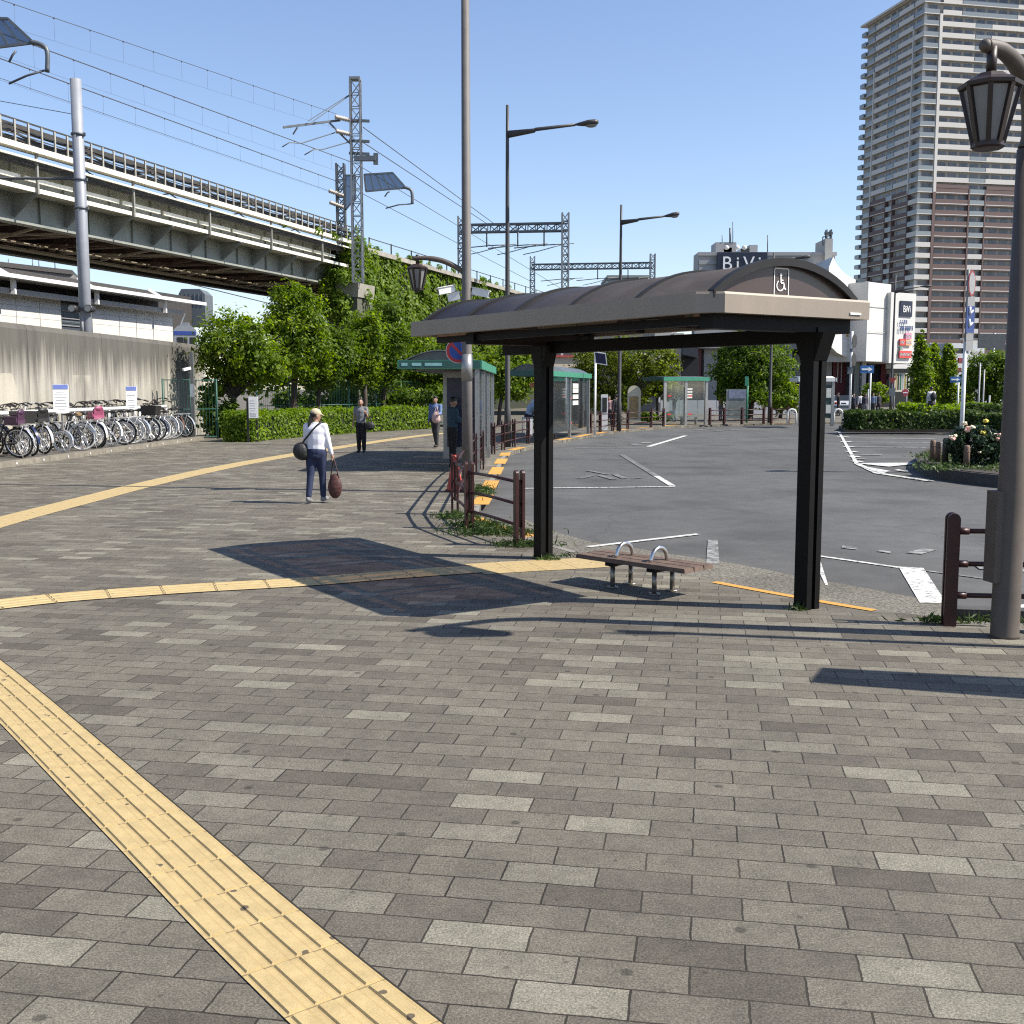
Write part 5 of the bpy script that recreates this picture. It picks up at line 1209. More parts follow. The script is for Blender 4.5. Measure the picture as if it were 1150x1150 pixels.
# ------------------------------------------------------------------ railway viaduct
VO = Vector((-20.3, 43.75, 0)); VD = Vector((.296, .955, 0)).normalized(); VU = Vector((-VD.y, VD.x, 0))
def V(u, v, z): return VO + VU * u + VD * v + Vector((0, 0, z))
def VPX(px, py, u=0.): return onplane(px, py, VO + VU * u, VD)
STG = M('girder_grey_green', (.36, .375, .33), .55, .2, .2, .8); STW = M('girder_pale', (.74, .71, .60), .55, .1, .14, 1.5)
STD = M('girder_dark', (.075, .07, .062), .6, .2, .3, 1.5); RUST = M('rust_beam', (.12, .068, .042), .8, var=.45, scale=2); SLEEP = M('sleeper_end', (.30, .15, .075), .8, var=.3, scale=3)
SUNLITB = M('sunlit_beam', (.44, .37, .27), .7, var=.25, scale=2)  # pale tone paints sunlight patches on the underside steel
v0, v1 = -26., 32.6
vi = thing('railway_viaduct', 'long steel railway viaduct crossing the upper left above the station', 'viaduct', V(4.8, 10, 0))
def run(name, mat, segs, parent=None, a=v0, b=v1):
    bm = MB()
    for (u0, u1, z0, z1) in segs:
        bm.hexa([V(u0, a, z0), V(u0, b, z0), V(u1, b, z0), V(u1, a, z0)], [V(u0, a, z1), V(u0, b, z1), V(u1, b, z1), V(u1, a, z1)])
    return bm.obj(name, mat, parent or vi)
run('girder', STG, [(1.55, 1.6, 8.95, 11.3), (1.3, 1.85, 8.85, 8.95), (1.3, 1.85, 11.3, 11.36)])
VF = 58.
run('far_girder', STD, [(9.3, 9.36, 8.85, 11.2), (9.0, 9.6, 8.78, 8.87)], b=VF)
run('edge_beam', STW, [(.0, .1, 11.56, 11.78), (0.1, .7, 11.62, 11.68)])
run('ledge', STW, [(.28, .42, 10.02, 10.2), (.42, 1.55, 10.12, 10.17)])
run('upper_pipe', STD, [(.55, .75, 11.05, 11.3)])
vv_ = v0
while vv_ < v1 - 3: run('middle_strip', STW, [(.66, .74, 10.52, 10.70)], a=vv_ + .15, b=vv_ + 3.05); vv_ += 3.2
run('upper_strip', STW, [(.02, .1, 11.22, 11.30)])
run('cable_duct', STW, [(.62, .74, 11.36, 11.46)])
run('deck', STD, [(.7, 3.0, 11.4, 11.5)])
run('deck', STD, [(5.0, 6.2, 11.4, 11.5), (8.2, 9.3, 11.4, 11.5)], b=VF)
run('cable_trough', M('trough_grey', (.13, .125, .115), .7, var=.2, scale=1), [(.42, .58, 11.68, 12.1)])
run('parapet_rail', STD, [(.46, .5, 12.3, 12.62)])
run('rail_line', RUST, [(3.2, 3.28, 11.7, 11.86), (4.4, 4.48, 11.7, 11.86), (6.5, 6.58, 11.7, 11.86), (7.7, 7.78, 11.7, 11.86)], b=VF)
run('stringer', RUST, [(3.1, 3.4, 10.75, 11.45), (4.3, 4.6, 10.75, 11.45), (6.4, 6.7, 10.75, 11.45), (7.6, 7.9, 10.75, 11.45)], b=VF)
bm = MB(); k = 0; v = v0
while v < VF:
    bm.hexa([V(2.7, v, 11.46), V(2.7, v + .24, 11.46), V(5.1, v + .24, 11.46), V(5.1, v, 11.46)], [V(2.7, v, 11.7), V(2.7, v + .24, 11.7), V(5.1, v + .24, 11.7), V(5.1, v, 11.7)])
    bm.hexa([V(5.9, v, 11.46), V(5.9, v + .24, 11.46), V(8.3, v + .24, 11.46), V(8.3, v, 11.46)], [V(5.9, v, 11.7), V(5.9, v + .24, 11.7), V(8.3, v + .24, 11.7), V(8.3, v, 11.7)])
    v += .78
bm.obj('sleepers', SLEEP, vi)
rl = run('railing', STD, [(.02, .07, 12.62, 12.68), (.03, .06, 12.3, 12.34), (.03, .06, 12.05, 12.09)])
bm = MB(); bm.beam(V(.05, 0, 11.78), V(.05, 0, 12.66), .05, .10, tuple(VD)); 
base = None
nposts = 0; v = -6.
while v < v1:
    if base is None:
        bm = MB(); bm.beam(V(.05, v, 11.78), V(.05, v, 12.64), .08, .06, tuple(VU)); base = bm.obj('railing_post', M('rail_post_pale', (.45, .43, .37), .6), rl); bv = v
    else:
        c = base.copy(); COL.objects.link(c); c.parent = rl; c.location = VD * (v - bv)
    v += .775
# sagging cables behind the railing
for z, s in ((12.2, .22), (12.42, .18), (11.95, .15)):
    bm = MB(); v = v0
    while v < v1:
        pts = [V(.16, v + 4.6 * t / 6, z - s * 4 * (t / 6) * (1 - t / 6)) for t in range(7)]; bm.tube(pts, .055, 5); v += 4.6
    bm.obj('cable', BLACK, vi)
bm = MB(); v = v0
while v < v1: pts = [V(.2, v + 6.4 * t / 8, 11.5 - .45 * 4 * (t / 8) * (1 - t / 8)) for t in range(9)]; bm.tube(pts, .035, 5); v += 6.4
bm.obj('cable', BLACK, vi)
v = -3.3; kk = 0
while v < v1 - 1:
    if kk % 2 == 0:
        bm = MB(); bm.beam(V(.2, v, 9.95), V(.2, v, 11.6), .1, .1, tuple(VD)); bm.obj('hanger', STW if False else M('hanger_grey', (.3, .3, .27), .6), vi)
    bm = MB()
    bm.slab([V(.32, v, 10.04), V(1.55, v, 10.04), V(1.55, v, 9.15), V(1.45, v, 9.15)], VD * .05)
    bm.beam(V(.3, v, 10.0), V(1.5, v, 9.12), .16, .05, tuple(VD)); bm.obj('bracket', STG, vi)
    bm = MB(); bm.beam(V(1.5, v + 1.6, 8.95), V(1.5, v + 1.6, 11.3), .1, .02, tuple(VD)); bm.obj('stiffener', STG, vi); bm = MB(); bm.beam(V(1.5, v, 10.2), V(1.5, v, 11.3), .12, .1, tuple(VD)); bm.obj('stiffener', STG, vi)
    v += 3.2; kk += 1
v = -24.; kk = 0
while v < VF - 1:
    ui = 1.6 if v < v1 - .5 else 2.6
    bm = MB(); bm.hexa([V(ui, v, 9.3), V(ui, v + .25, 9.3), V(9.3, v + .25, 9.3), V(9.3, v, 9.3)], [V(ui, v, 10.8), V(ui, v + .25, 10.8), V(9.3, v + .25, 10.8), V(9.3, v, 10.8)])
    bm.hexa([V(ui, v - .1, 9.22), V(ui, v + .35, 9.22), V(9.3, v + .35, 9.22), V(9.3, v - .1, 9.22)], [V(ui, v - .1, 9.3), V(ui, v + .35, 9.3), V(9.3, v + .35, 9.3), V(9.3, v - .1, 9.3)]); bm.obj('cross_beam', RUST, vi)
    if v + 4.2 < VF:
        bm = MB(); bm.beam(V(ui + .1, v, 9.1), V(9.2, v + 4.2, 9.1), .14, .1); bm.beam(V(9.2, v, 9.12), V(ui + .1, v + 4.2, 9.12), .14, .1); bm.beam(V(ui + .1, v + 2.1, 9.05), V(9.2, v + 2.1, 9.05), .12, .08); bm.obj('bracing', SUNLITB if kk % 2 else RUST, vi)
    v += 4.2; kk += 1
run('sunlit_strip', SUNLITB, [(8.2, 8.8, 8.95, 9.05), (6.9, 7.3, 9.05, 9.12)], b=VF)  # added pale strips that paint light patches under the deck
# bridge seat pier
CONC = M('pier_concrete', (.36, .34, .29), .85, var=.25, scale=1.2, bump=.2)
pr = thing('bridge_pier', 'concrete pier under the end of the viaduct, half covered by ivy', 'pier', V(5, v1 + 1.3, 0))
bm = MB(); bm.hexa([V(-1.0, v1 - 1.3, 7.95), V(-1.0, v1 + 1.2, 7.95), V(.5, v1 + 1.2, 7.95), V(.5, v1 - 1.3, 7.95)], [V(-1.1, v1 - 1.4, 8.84), V(-1.1, v1 + 1.2, 8.84), V(.6, v1 + 1.2, 8.84), V(.6, v1 - 1.4, 8.84)]); bm.obj('cap', CONC, pr)
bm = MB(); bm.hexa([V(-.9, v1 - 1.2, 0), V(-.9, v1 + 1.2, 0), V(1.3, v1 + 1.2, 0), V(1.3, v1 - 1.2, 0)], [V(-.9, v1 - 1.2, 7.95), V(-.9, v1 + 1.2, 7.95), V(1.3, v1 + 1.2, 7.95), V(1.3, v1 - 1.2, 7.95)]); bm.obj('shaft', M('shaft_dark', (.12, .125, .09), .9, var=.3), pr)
bm = MB(); bm.hexa([V(2.8, VF - 1.6, 0), V(2.8, VF + 1, 0), V(9.8, VF + 1, 0), V(9.8, VF - 1.6, 0)], [V(2.8, VF - 1.6, 8.75), V(2.8, VF + 1, 8.75), V(9.8, VF + 1, 8.75), V(9.8, VF - 1.6, 8.75)]); tag(bm.obj('bridge_pier', CONC), 'far concrete pier under the railway viaduct, hidden mostly behind the tree row', 'pier')
# ivy clad retaining wall
iw = thing('retaining_wall', 'tall retaining wall overgrown with ivy beyond the viaduct end', 'wall', V(2, 60, 0))
DW = M('old_wall_dark', (.03, .036, .022), .9, var=.3)
bm = MB(); bm.hexa([V(.5, v1 + 1.2, 0), V(.5, 150, 0), V(2.3, 150, 0), V(2.3, v1 + 1.2, 0)], [V(.5, v1 + 1.2, 11.3), V(.5, 150, 11.3), V(2.3, 150, 11.3), V(2.3, v1 + 1.2, 11.3)]); bm.obj('wall_body', DW, iw)
bm = MB(); bm.hexa([V(.0, v1 + .8, 11.3), V(.0, 150, 11.3), V(2.5, 150, 11.3), V(2.5, v1 + .8, 11.3)], [V(.0, v1 + .8, 11.62), V(.0, 150, 11.62), V(2.5, 150, 11.62), V(2.5, v1 + .8, 11.62)]); bm.obj('coping', CONC, iw)
bm = MB()
for k in range(30): bm.beam(V(.1, v1 + 3 + k * 3.8, 11.6), V(.1, v1 + 3 + k * 3.8, 12.35), .09, .09)
bm.beam(V(.1, v1 + 3, 12.3), V(.1, 148, 12.3), .05, .05); bm.obj('coping_rail', STD, iw)
ch = []
for i in range(330):                           # ivy clumps bulging from the face
    v = v1 + 1.0 + (nrs.uniform(0, 1) ** 1.5) * 70; z = nrs.uniform(3.5, 11.3); u = .45 - abs(nrs.normal(0, .22))
    c = V(u, v, z); r = nrs.uniform(.6, 1.25)
    pp, nd = blobpts(c, (.32 * r, r, .8 * r), 85, .3); ch.append(leaves(pp, nd * .7 + np.array(-VU) * .7 + np.array((0, 0, .35)), .3, .55, .7))
n = 16000
vv = v1 + .8 + nrs.uniform(0, 1, n) ** 1.4 * 72; zz = nrs.uniform(3, 11.5, n); pp = np.array([tuple(V(.4 - abs(nrs.normal(0, .12)), a, b)) for a, b in zip(vv, zz)])
ch.append(leaves(pp, np.tile(-np.array(VU) + np.array((0, 0, .3)), (n, 1)), .32, .5, .7))
for i in range(84):                            # hanging over the pier and end of the wall
    c = V(nrs.uniform(-1.2, 2.2), v1 + nrs.uniform(-1.5, 2.2), nrs.uniform(3, 9.2)) if i < 50 else V(nrs.uniform(-.2, .6), v1 + nrs.uniform(.2, 2.4), nrs.uniform(9, 12.4))
    r = nrs.uniform(.5, .95); pp, nd = blobpts(c, (r, r, r), 90, .3); ch.append(leaves(pp, nd * .7 + np.array(-VU) * .6 + np.array((0, 0, .4)), .28, .55, .7))
for i in range(44):
    c = V(nrs.uniform(-.5, 1.7), v1 + nrs.uniform(-2.2, 1.2), nrs.uniform(5.5, 9.6)); pp, nd = blobpts(c, (.5, .6, .6), 90, .2); ch.append(leaves(pp, nd * .7 + np.array(-VU) * .5 + np.array((0, 0, .5)), .26, .55, .7))
for i in range(26):
    c = V(nrs.uniform(.0, .4), v1 + nrs.uniform(-9, 40) , 11.75); pp, nd = blobpts(c, (.25, .9, .28), 40, .2); ch.append(leaves(pp, nd + np.array((0, 0, .5)), .24, .6, .6))
leafobj('ivy', IVY, ch, iw)

# ------------------------------------------------------------------ overhead line
GALV = M('galvanised', (.30, .32, .34), .5, .35, .15, 3); GALD = M('galvanised_dark', (.16, .18, .2), .5, .35, .15, 3); WIRE = M('wire', (.10, .105, .12), .5, 0)
INS = M('insulator', (.55, .5, .44), .35, var=.1)
def lattice(bm, a, b, w, s=.05, pitch=None, ref=(1, 0, 0)):
    a, b = Vector(a), Vector(b); d = (b - a); L_ = d.length; d.normalize()
    x = Vector(ref); x = (x - d * x.dot(d)).normalized(); y = d.cross(x)
    cs = [x * w / 2 * sx + y * w / 2 * sy for sx, sy in ((-1, -1), (1, -1), (1, 1), (-1, 1))]
    for c in cs: bm.beam(a + c, b + c, s * 1.5, s * 1.5, tuple(x))
    n = max(2, int(L_ / (pitch or w)))
    for i in range(n):
        p, q = a + d * (L_ * i / n), a + d * (L_ * (i + 1) / n)
        for k in range(4):
            c0, c1 = cs[k], cs[(k + 1) % 4]
            bm.beam(p + c0, q + c1, s * .8, s * .8, tuple(x)) if (i + k) % 2 else bm.beam(p + c1, q + c0, s * .8, s * .8, tuple(x))
            bm.beam(p + c0, p + c1, s * .8, s * .8, tuple(d))
def wire(a, b, label, r=.022, sag=.0, drop=None):
    a, b = Vector(a), Vector(b); bm = MB(); n = 16
    f = lambda t: a.lerp(b, t) - Vector((0, 0, sag * 4 * t * (1 - t)))
    bm.tube([f(i / n) for i in range(n + 1)], r, 5)
    if drop:
        m = drop[1]
        for i in range(m):
            t = (i + .5) / m; p = f(t); bm.tube([p, p - Vector((0, 0, drop[0]))], .005, 4); bm.box(p - Vector((0, 0, .02)), (.055, .055, .07))
        a2, b2 = a - Vector((0, 0, drop[0])), b - Vector((0, 0, drop[0])); bm.tube([a2, b2], .006, 5)
    return tag(bm.obj('overhead_wire', WIRE), label, 'wire', 'overhead railway wires')
mb_ = V(2.2, 30.6, 11.4); mt = P(401, 89, mb_.y)
ms = thing('catenary_mast', 'tall lattice catenary mast at the end of the viaduct', 'mast', mb_)
mb2 = onplane(402, 330, V(-.3, 31.2, 0), VU); mb2 = Vector((P(402, 300, 73).x, 73, 8.84)); mt = P(400.5, 90, 73)
mtop = Vector((mb2.x, 73, mt.z))
bm = MB(); lattice(bm, mb2, mtop, .62, .065, .8); bm.beam(mtop, mtop + Vector((0, 0, .15)), .7, .7); bm.obj('lattice_post', GALV, ms)
bm = MB()
for yy in (135, 158, 172): bm.beam(P(392, yy, 72.9), P(415, yy + 1, 72.9), .16, .16)
bm.obj('collar', GALD, ms)
bm = MB(); bm.beam(P(398, 178, 72.8), P(422, 178, 72.8), .35, .3); bm.beam(P(422, 172, 72.8), P(422, 185, 72.8), .1, .3); bm.obj('cross_arm', GALD, ms)
bm = MB(); bm.beam(P(318, 143, 71), P(382, 135, 72.8), .13, .13); bm.beam(P(370, 138, 72.5), P(396, 164, 72.9), .1, .1); bm.beam(P(346, 136, 71.6), P(393, 106, 72.9), .05, .05); bm.beam(P(352, 136, 71.6), P(393, 107, 72.9), .05, .05)
bm.beam(P(334, 143, 71), P(329, 151, 71), .08, .08); bm.tube([P(317, 165, 70), P(325, 160, 70.2), P(338, 161, 71), P(376, 149, 72.8)], .035, 5); bm.tube([P(342, 174, 70), P(352, 168, 70.2), P(362, 168, 71), P(390, 160, 72.8)], .035, 5); bm.obj('cantilever', GALD, ms)
for (x0, y0, x1, y1) in ((376, 131, 393, 135), (377, 147, 394, 151)):
    a, b = P(x0, y0, 72.4), P(x1, y1, 72.8); bm = MB(); k = 9
    bm.tube([a.lerp(b, i / (2 * k)) for i in range(2 * k + 1)], [.17 if i % 2 else .09 for i in range(2 * k + 1)], 8); bm.obj('insulator', INS, ms)
# shorter companion mast with the meshed bracket arms
m2 = Vector((P(384, 290, 76).x, 76, 11)); t2 = P(384, 184, 76)
s2 = thing('catenary_mast', 'shorter grey catenary mast left of the tall lattice one', 'mast', m2)
bm = MB(); lattice(bm, m2, Vector((m2.x, 76, t2.z)), .5, .08, .5); bm.obj('lattice_post', GALD, s2)
for (x0, y0, x1, y1) in ((369, 214, 386, 220), (370, 227, 386, 233)):
    a, b = P(x0, y0, 75.5), P(x1, y1, 75.8); bm = MB(); bm.tube([a.lerp(b, i / 14) for i in range(15)], [.16 if i % 2 else .09 for i in range(15)], 8); bm.obj('insulator', INS, s2)
MESH = glassmat('mesh_screen', (.42, .46, .52), .5, .4)
def bracket_arm(name, label, pts, d, tail, hangers):
    q = [P(x, y, d) for x, y in pts]; t = thing(name, label, 'bracket', q[0])
    bm = MB(); n = len(q)
    for i in range(n): bm.beam(q[i], q[(i + 1) % n], .1, .1)
    for i in range(5):
        f = i / 5; a = q[0].lerp(q[1], f); b = q[3].lerp(q[2], f); bm.beam(a, b, .07, .07)
    bm.tube(smooth_line([P(x, y, d) for x, y in tail], 4), .1, 8)
    for (x0, y0, x1, y1) in hangers: bm.tube([P(x0, y0, d), P((x0 + x1) / 2, (y0 + y1) / 2 - 1.5, d), P(x1, y1, d)], .045, 6)
    bm.obj('frame', GALD, t); bm = MB(); bm.slab(q, Vector((0, .02, 0))); bm.obj('mesh_panel', MESH, t)
bracket_arm('bracket_arm', 'mesh covered bracket arm on the right of the tall lattice mast', [(409, 196), (441, 194), (456, 211), (411, 215)], 72.9, [(453, 210), (461, 213), (463, 220), (463, 229)], [(438, 215, 432, 221), (433, 234, 462, 229)])
bracket_arm('bracket_arm', 'mesh covered bracket arm at the upper left corner of the photo', [(-34, 20), (9, 21), (38, 48), (-34, 57)], 47, [(34, 47), (46, 50), (53, 58), (53, 81)], [(18, 57, 10, 70), (10, 94, 50, 79)])
bm = MB(); s3 = thing('mesh_screen', 'mesh screen between the two masts above the viaduct', 'screen', P(395, 230, 75)); q = [P(388, 197, 75), P(399, 197, 75), P(399, 222, 75), P(388, 236, 75)]
bm.slab(q, Vector((0, .02, 0))); bm.obj('mesh_panel', MESH, s3); bm = MB(); [bm.beam(q[i], q[(i + 1) % 4], .1, .1) for i in range(4)]; bm.obj('frame', GALD, s3)
# wires along the viaduct
def vw(p, q, u, label, r=.022, drop=None, sag=0): return wire(VPX(p[0], p[1], u), VPX(q[0], q[1], u), label, r, sag, drop)
vw((-60, -21), (378, 128), 4.0, 'uppermost overhead wire running to the tall mast', .018, (1.05, 14))
vw((-40, 22), (400, 184), 4.2, 'second overhead wire from the top, passing the bracket arm', .028, (1.0, 14))
vw((400, 184), (640, 330), 4.2, 'overhead wire continuing past the tall mast to the far gantries', .026)
vw((-40, 51), (385, 206), 7.0, 'third overhead wire from the top behind the grey pole', .03, (1.0, 14))
vw((385, 206), (600, 318), 7.0, 'lower overhead wire continuing past the shorter mast', .028)
vw((-40, 74), (375, 216), 8.5, 'lowest overhead wire above the viaduct railing', .016)
wire(P(408, 143, 73), P(560, 255, 105), 'upper of two thin wires falling right from the tall mast', .03)
wire(P(408, 160, 73), P(548, 252, 105), 'lower of two thin wires falling right from the tall mast', .03)
wire(P(-30, 108, 60), P(92, 130, 60), 'thin cable tied to the top of the grey pole', .02)
wire(P(-20, 200, 42), P(93, 201, 42), 'black cable from the grey pole to the left edge', .05)
# far gantries
def gantry(label, lx, ltop, ld, rx, rtop, rd, by, lbase=None):
    a = P(lx, ltop, ld); b = P(rx, rtop, rd); t = thing('catenary_gantry', label, 'gantry', Vector(((a.x + b.x) / 2, (a.y + b.y) / 2, 0)), 'lattice gantries over the tracks')
    for p, z0 in ((a, lbase if lbase else 0.), (b, 0.)):
        bm = MB(); lattice(bm, Vector((p.x, p.y, z0)), p, .55, .09, .7); bm.obj('lattice_post', GALV, t)
    p, q = P(lx, by, ld), P(rx, by - 2, rd); bm = MB(); lattice(bm, p, q, .65, .09, .8, (0, 0, 1)); bm.obj('lattice_beam', GALD, t)
    for f, dx in ((.25, 14), (.55, 20), (.8, 16)):
        c = p.lerp(q, f); bm = MB(); bm.tube([c, c + Vector((0, 0, -1.6))], .07, 6)
        e = c + Vector((0, 0, -1.5)); bm.tube([e + Vector((-2.6, 0, -.25)), e, e + Vector((2.6, 0, .15))], .05, 6); bm.tube([e + Vector((-1.8, 0, -.8)), e + Vector((-.6, 0, -.55)), e + Vector((1.6, 0, .05))], .04, 6); bm.obj('cantilever', GALD, t)
    return t
gantry('nearer lattice gantry seen between the two tall lamp poles', 518, 243, 100, 635, 239, 97, 257, 11.)
gantry('farther lattice gantry above the shelter roof', 598, 288, 140, 733, 285, 136, 300, 11.)

# ------------------------------------------------------------------ grey pole, station, train
gp = P(95, 330, 42); gp.z = 0; t = thing('grey_pole', 'thick pale grey pole standing behind the concrete wall before the viaduct', 'pole', gp)
tz = P(88, 89, 42).z; PG = M('pale_grey_pole', (.36, .38, .42), .5, .2, .08, 2)
bm = MB(); bm.tube([gp, gp + Vector((0, 0, 9.6)), gp + Vector((0, 0, 9.62)), gp + Vector((0, 0, tz))], [.22, .215, .205, .2], 20); bm.obj('pole', PG, t)
for y in (151, 202, 234): bm = MB(); c = P(91, y, 42); c.x = gp.x; c.y = gp.y; bm.tube([c - Vector((0, 0, .04)), c + Vector((0, 0, .04))], .25, 16); bm.box(c + Vector((.24, -.05, 0)), (.12, .1, .1)); bm.obj('band', GALD, t)
for sx, lab in ((-1, 0), (1, 1)):
    c = P(95, 347, 41.7); c.x = gp.x + .3 * sx; bm = MB(); bm.tube([c + Vector((0, -.25, 0)), c + Vector((0, .25, 0))], [.15, .12], 10); bm.box(c + Vector((-.16 * sx, .1, 0)), (.24, .12, .12)); f = bm.obj('floodlight', M('lamp_dark', (.06, .06, .065), .4, .3), t)
    bm = MB(); bm.tube([c + Vector((0, -.27, 0)), c + Vector((0, -.26, 0))], .12, 10); bm.obj('lens', FROST, f)
bm = MB(); c = P(92, 356, 41.6); bm.tube([c, c - Vector((0, 0, .7))], .05, 8); bm.obj('conduit', GREYP, t)
SO = P(0, 327.5, 80); SE = P(192, 352, 80); 
sd_ = Vector((.237, .9715, 0)); SNn = Vector((sd_.y, -sd_.x, 0))
def ST(px, py, o=0.): return onplane(px, py, SO + SNn * o, sd_)
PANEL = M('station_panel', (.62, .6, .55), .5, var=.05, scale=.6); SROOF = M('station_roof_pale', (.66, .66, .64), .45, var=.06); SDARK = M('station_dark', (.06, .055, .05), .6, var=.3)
t = thing('station_building', 'low white panelled railway station beyond the concrete wall', 'station', Vector((SO.x, SO.y, 0)))
pz = [ST(-200, 327.5).z]
ztop = ST(60, 335).z
def wallrun(x0, x1, z0, z1, mat, name, o=0., th=.3):
    a, b = ST(x0, 340, o), ST(x1, 340, o); bm = MB()
    A, B = Vector((a.x, a.y, z0)), Vector((b.x, b.y, z0)); n = SNn * -th; h = Vector((0, 0, z1 - z0)); bm.hexa([A, B, B + n, A + n], [A + h, B + h, B + n + h, A + n + h]); return bm.obj(name, mat, t)
for (x0, x1) in ((-60, -18), (-17.5, 17.5), (18, 44), (44.5, 68)): wallrun(x0, x1, 2, ztop, PANEL, 'wall_panel')
for (x0, x1) in ((103, 133), (133.5, 152), (152.5, 171), (171.5, 193)): wallrun(x0, x1, 2, ztop, PANEL, 'wall_panel')
wallrun(68.2, 102.8, 2, ztop, M('station_window', (.08, .10, .12), .2, .1), 'window_band', -.15)
for k in range(5): wallrun(68.2, 102.8, ztop - .35 - k * .55, ztop - .28 - k * .55, GREYP, 'louvre', -.05, .05)
for k in (1, 2): wallrun(-60, 193, ztop - .82 * k - .02, ztop - .82 * k, M('panel_joint', (.35, .34, .32), .6), 'panel_joint', .01, .02)
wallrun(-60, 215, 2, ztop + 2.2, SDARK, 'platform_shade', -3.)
zr = ST(110, 325.5, 2.).z
a, b = ST(-60, 300, 2.), ST(232, 343, 2.); bm = MB()
A, B = Vector((a.x, a.y, zr)), Vector((b.x, b.y, zr)); n = SNn * -9
bm.hexa([A, B, B + n + Vector((0, 0, .8)), A + n + Vector((0, 0, .8))], [p + Vector((0, 0, .28)) for p in (A, B, B + n + Vector((0, 0, .8)), A + n + Vector((0, 0, .8)))]); bm.obj('canopy_roof', SROOF, t)
wallrun(-60, 205, zr - 1.0, zr - .62, SUNLITB if False else M('canopy_beam', (.42, .4, .36), .6, var=.1), 'canopy_beam', 1.)
for x in (-30, 16, 109, 185):
    p = ST(x, 340, 1.2); bm = MB(); c = Vector((p.x, p.y, ztop - .2)); bm.beam(c, c + Vector((0, 0, 1.2)), .3, .3); e = c + Vector((0, 0, 1.2)); bm.beam(e, e + SNn * -1.0 - sd_ * 1.0 + Vector((0, 0, .8)), .2, .2); bm.obj('canopy_strut', SROOF, t)
# building with dark flat roof and machine box behind the station
bb_ = thing('office_building', 'dark flat roofed building just above the station roof at the left edge', 'building', P(20, 330, 105)); bb_.location.z = 0; OFF[bb_.name] = Vector(bb_.location)
bm = MB(); q = [P(-60, 306, 96), P(84, 306, 108), P(95, 317, 118), P(-60, 306, 118)]; bm.prism([(p.x, p.y) for p in q], 2, P(84, 309, 108).z); bm.obj('wall', M('far_wall_grey', (.2, .19, .18), .7, var=.2), bb_)
bm = MB(); bm.prism([(p.x * 1.0, p.y - .6) for p in q], P(84, 309, 108).z, P(84, 304, 108).z); bm.obj('roof', SDARK, bb_)
for x in (10, 37, 44, 62): bm = MB(); p = P(x, 305, 110); bm.tube([p, p + Vector((0, 0, 1.2))], .05, 5); bm.obj('aerial', GALD, bb_)
wt = thing('plant_room', 'grey ribbed plant room box above the far end of the station roof', 'building', P(215, 340, 112)); p = P(215.5, 343, 112)
bm = MB(); w_ = 29 / FPX * 112; h_ = 18 / FPX * 112; OFF[wt.name] = Vector(wt.location)
bm.slab([p + Vector((-w_ / 2, 0, -2)), p + Vector((w_ / 2, 0, -2)), p + Vector((w_ / 2, 0, h_ - .5)), p + Vector((w_ / 2 - .5, 0, h_)), p + Vector((-w_ / 2 + .3, 0, h_)), p + Vector((-w_ / 2, 0, h_ - .5))], (0, 3, 0)); bm.obj('body', M('plant_grey', (.16, .18, .2), .6, .2), wt)
bm = MB(); [bm.box(p + Vector((-w_ / 2 + .3 + k * .42, -.03, .6)), (.06, .06, h_ * .75)) for k in range(6)]; bm.obj('rib', GALD, wt)
p = P(206, 385, 93); tr = thing('train', 'pale train with blue stripe standing at the end of the station', 'train', Vector((p.x, p.y, 3)))
w_ = 24 / FPX * 93; z0 = 3.; z1 = P(206, 366, 93).z; TRW = M('train_silver', (.45, .48, .52), .35, .4, .08); a = P(195, 380, 92.5); a.z = 0
def TB(x, y, z): return Vector((a.x, a.y, 0)) + Vector((.97, .24, 0)) * x + Vector((-.24, .97, 0)) * y + Vector((0, 0, z))
bm = MB(); bm.slab([TB(0, 0, z0), TB(w_, 0, z0), TB(w_, 0, z1 - .35), TB(w_ - .35, 0, z1), TB(.35, 0, z1), TB(0, 0, z1 - .35)], Vector((-.24, .97, 0)) * 22); bm.obj('body', TRW, tr)
bm = MB(); bm.slab([TB(.02, -.03, z1 - .75), TB(w_ - .02, -.03, z1 - .75), TB(w_ - .02, -.03, z1 - .45), TB(.02, -.03, z1 - .45)], (0, .02, 0)); bm.obj('stripe', M('train_blue', (.05, .10, .42), .4), tr)
for k, (x0, x1) in enumerate(((.15 * w_, .42 * w_), (.46 * w_, .6 * w_), (.72 * w_, .92 * w_))): bm = MB(); bm.slab([TB(x0, -.03, z1 - 1.9), TB(x1, -.03, z1 - 1.9), TB(x1, -.03, z1 - .95), TB(x0, -.03, z1 - .95)], (0, .02, 0)); bm.obj('window', M('train_window', (.02, .025, .03), .15), tr)
bm = MB(); bm.beam(TB(.6, 2, z1 + .2), TB(w_ - .6, 2, z1 + .2), 1.2, .3); bm.beam(TB(.5, .8, z1), TB(.9, 1.6, z1 + 1.1), .08, .08); bm.obj('roof_gear', GALV, tr)
wire(P(210, 318, 100), P(400, 365, 135), 'thin wire seen under the viaduct above the trees', .05)
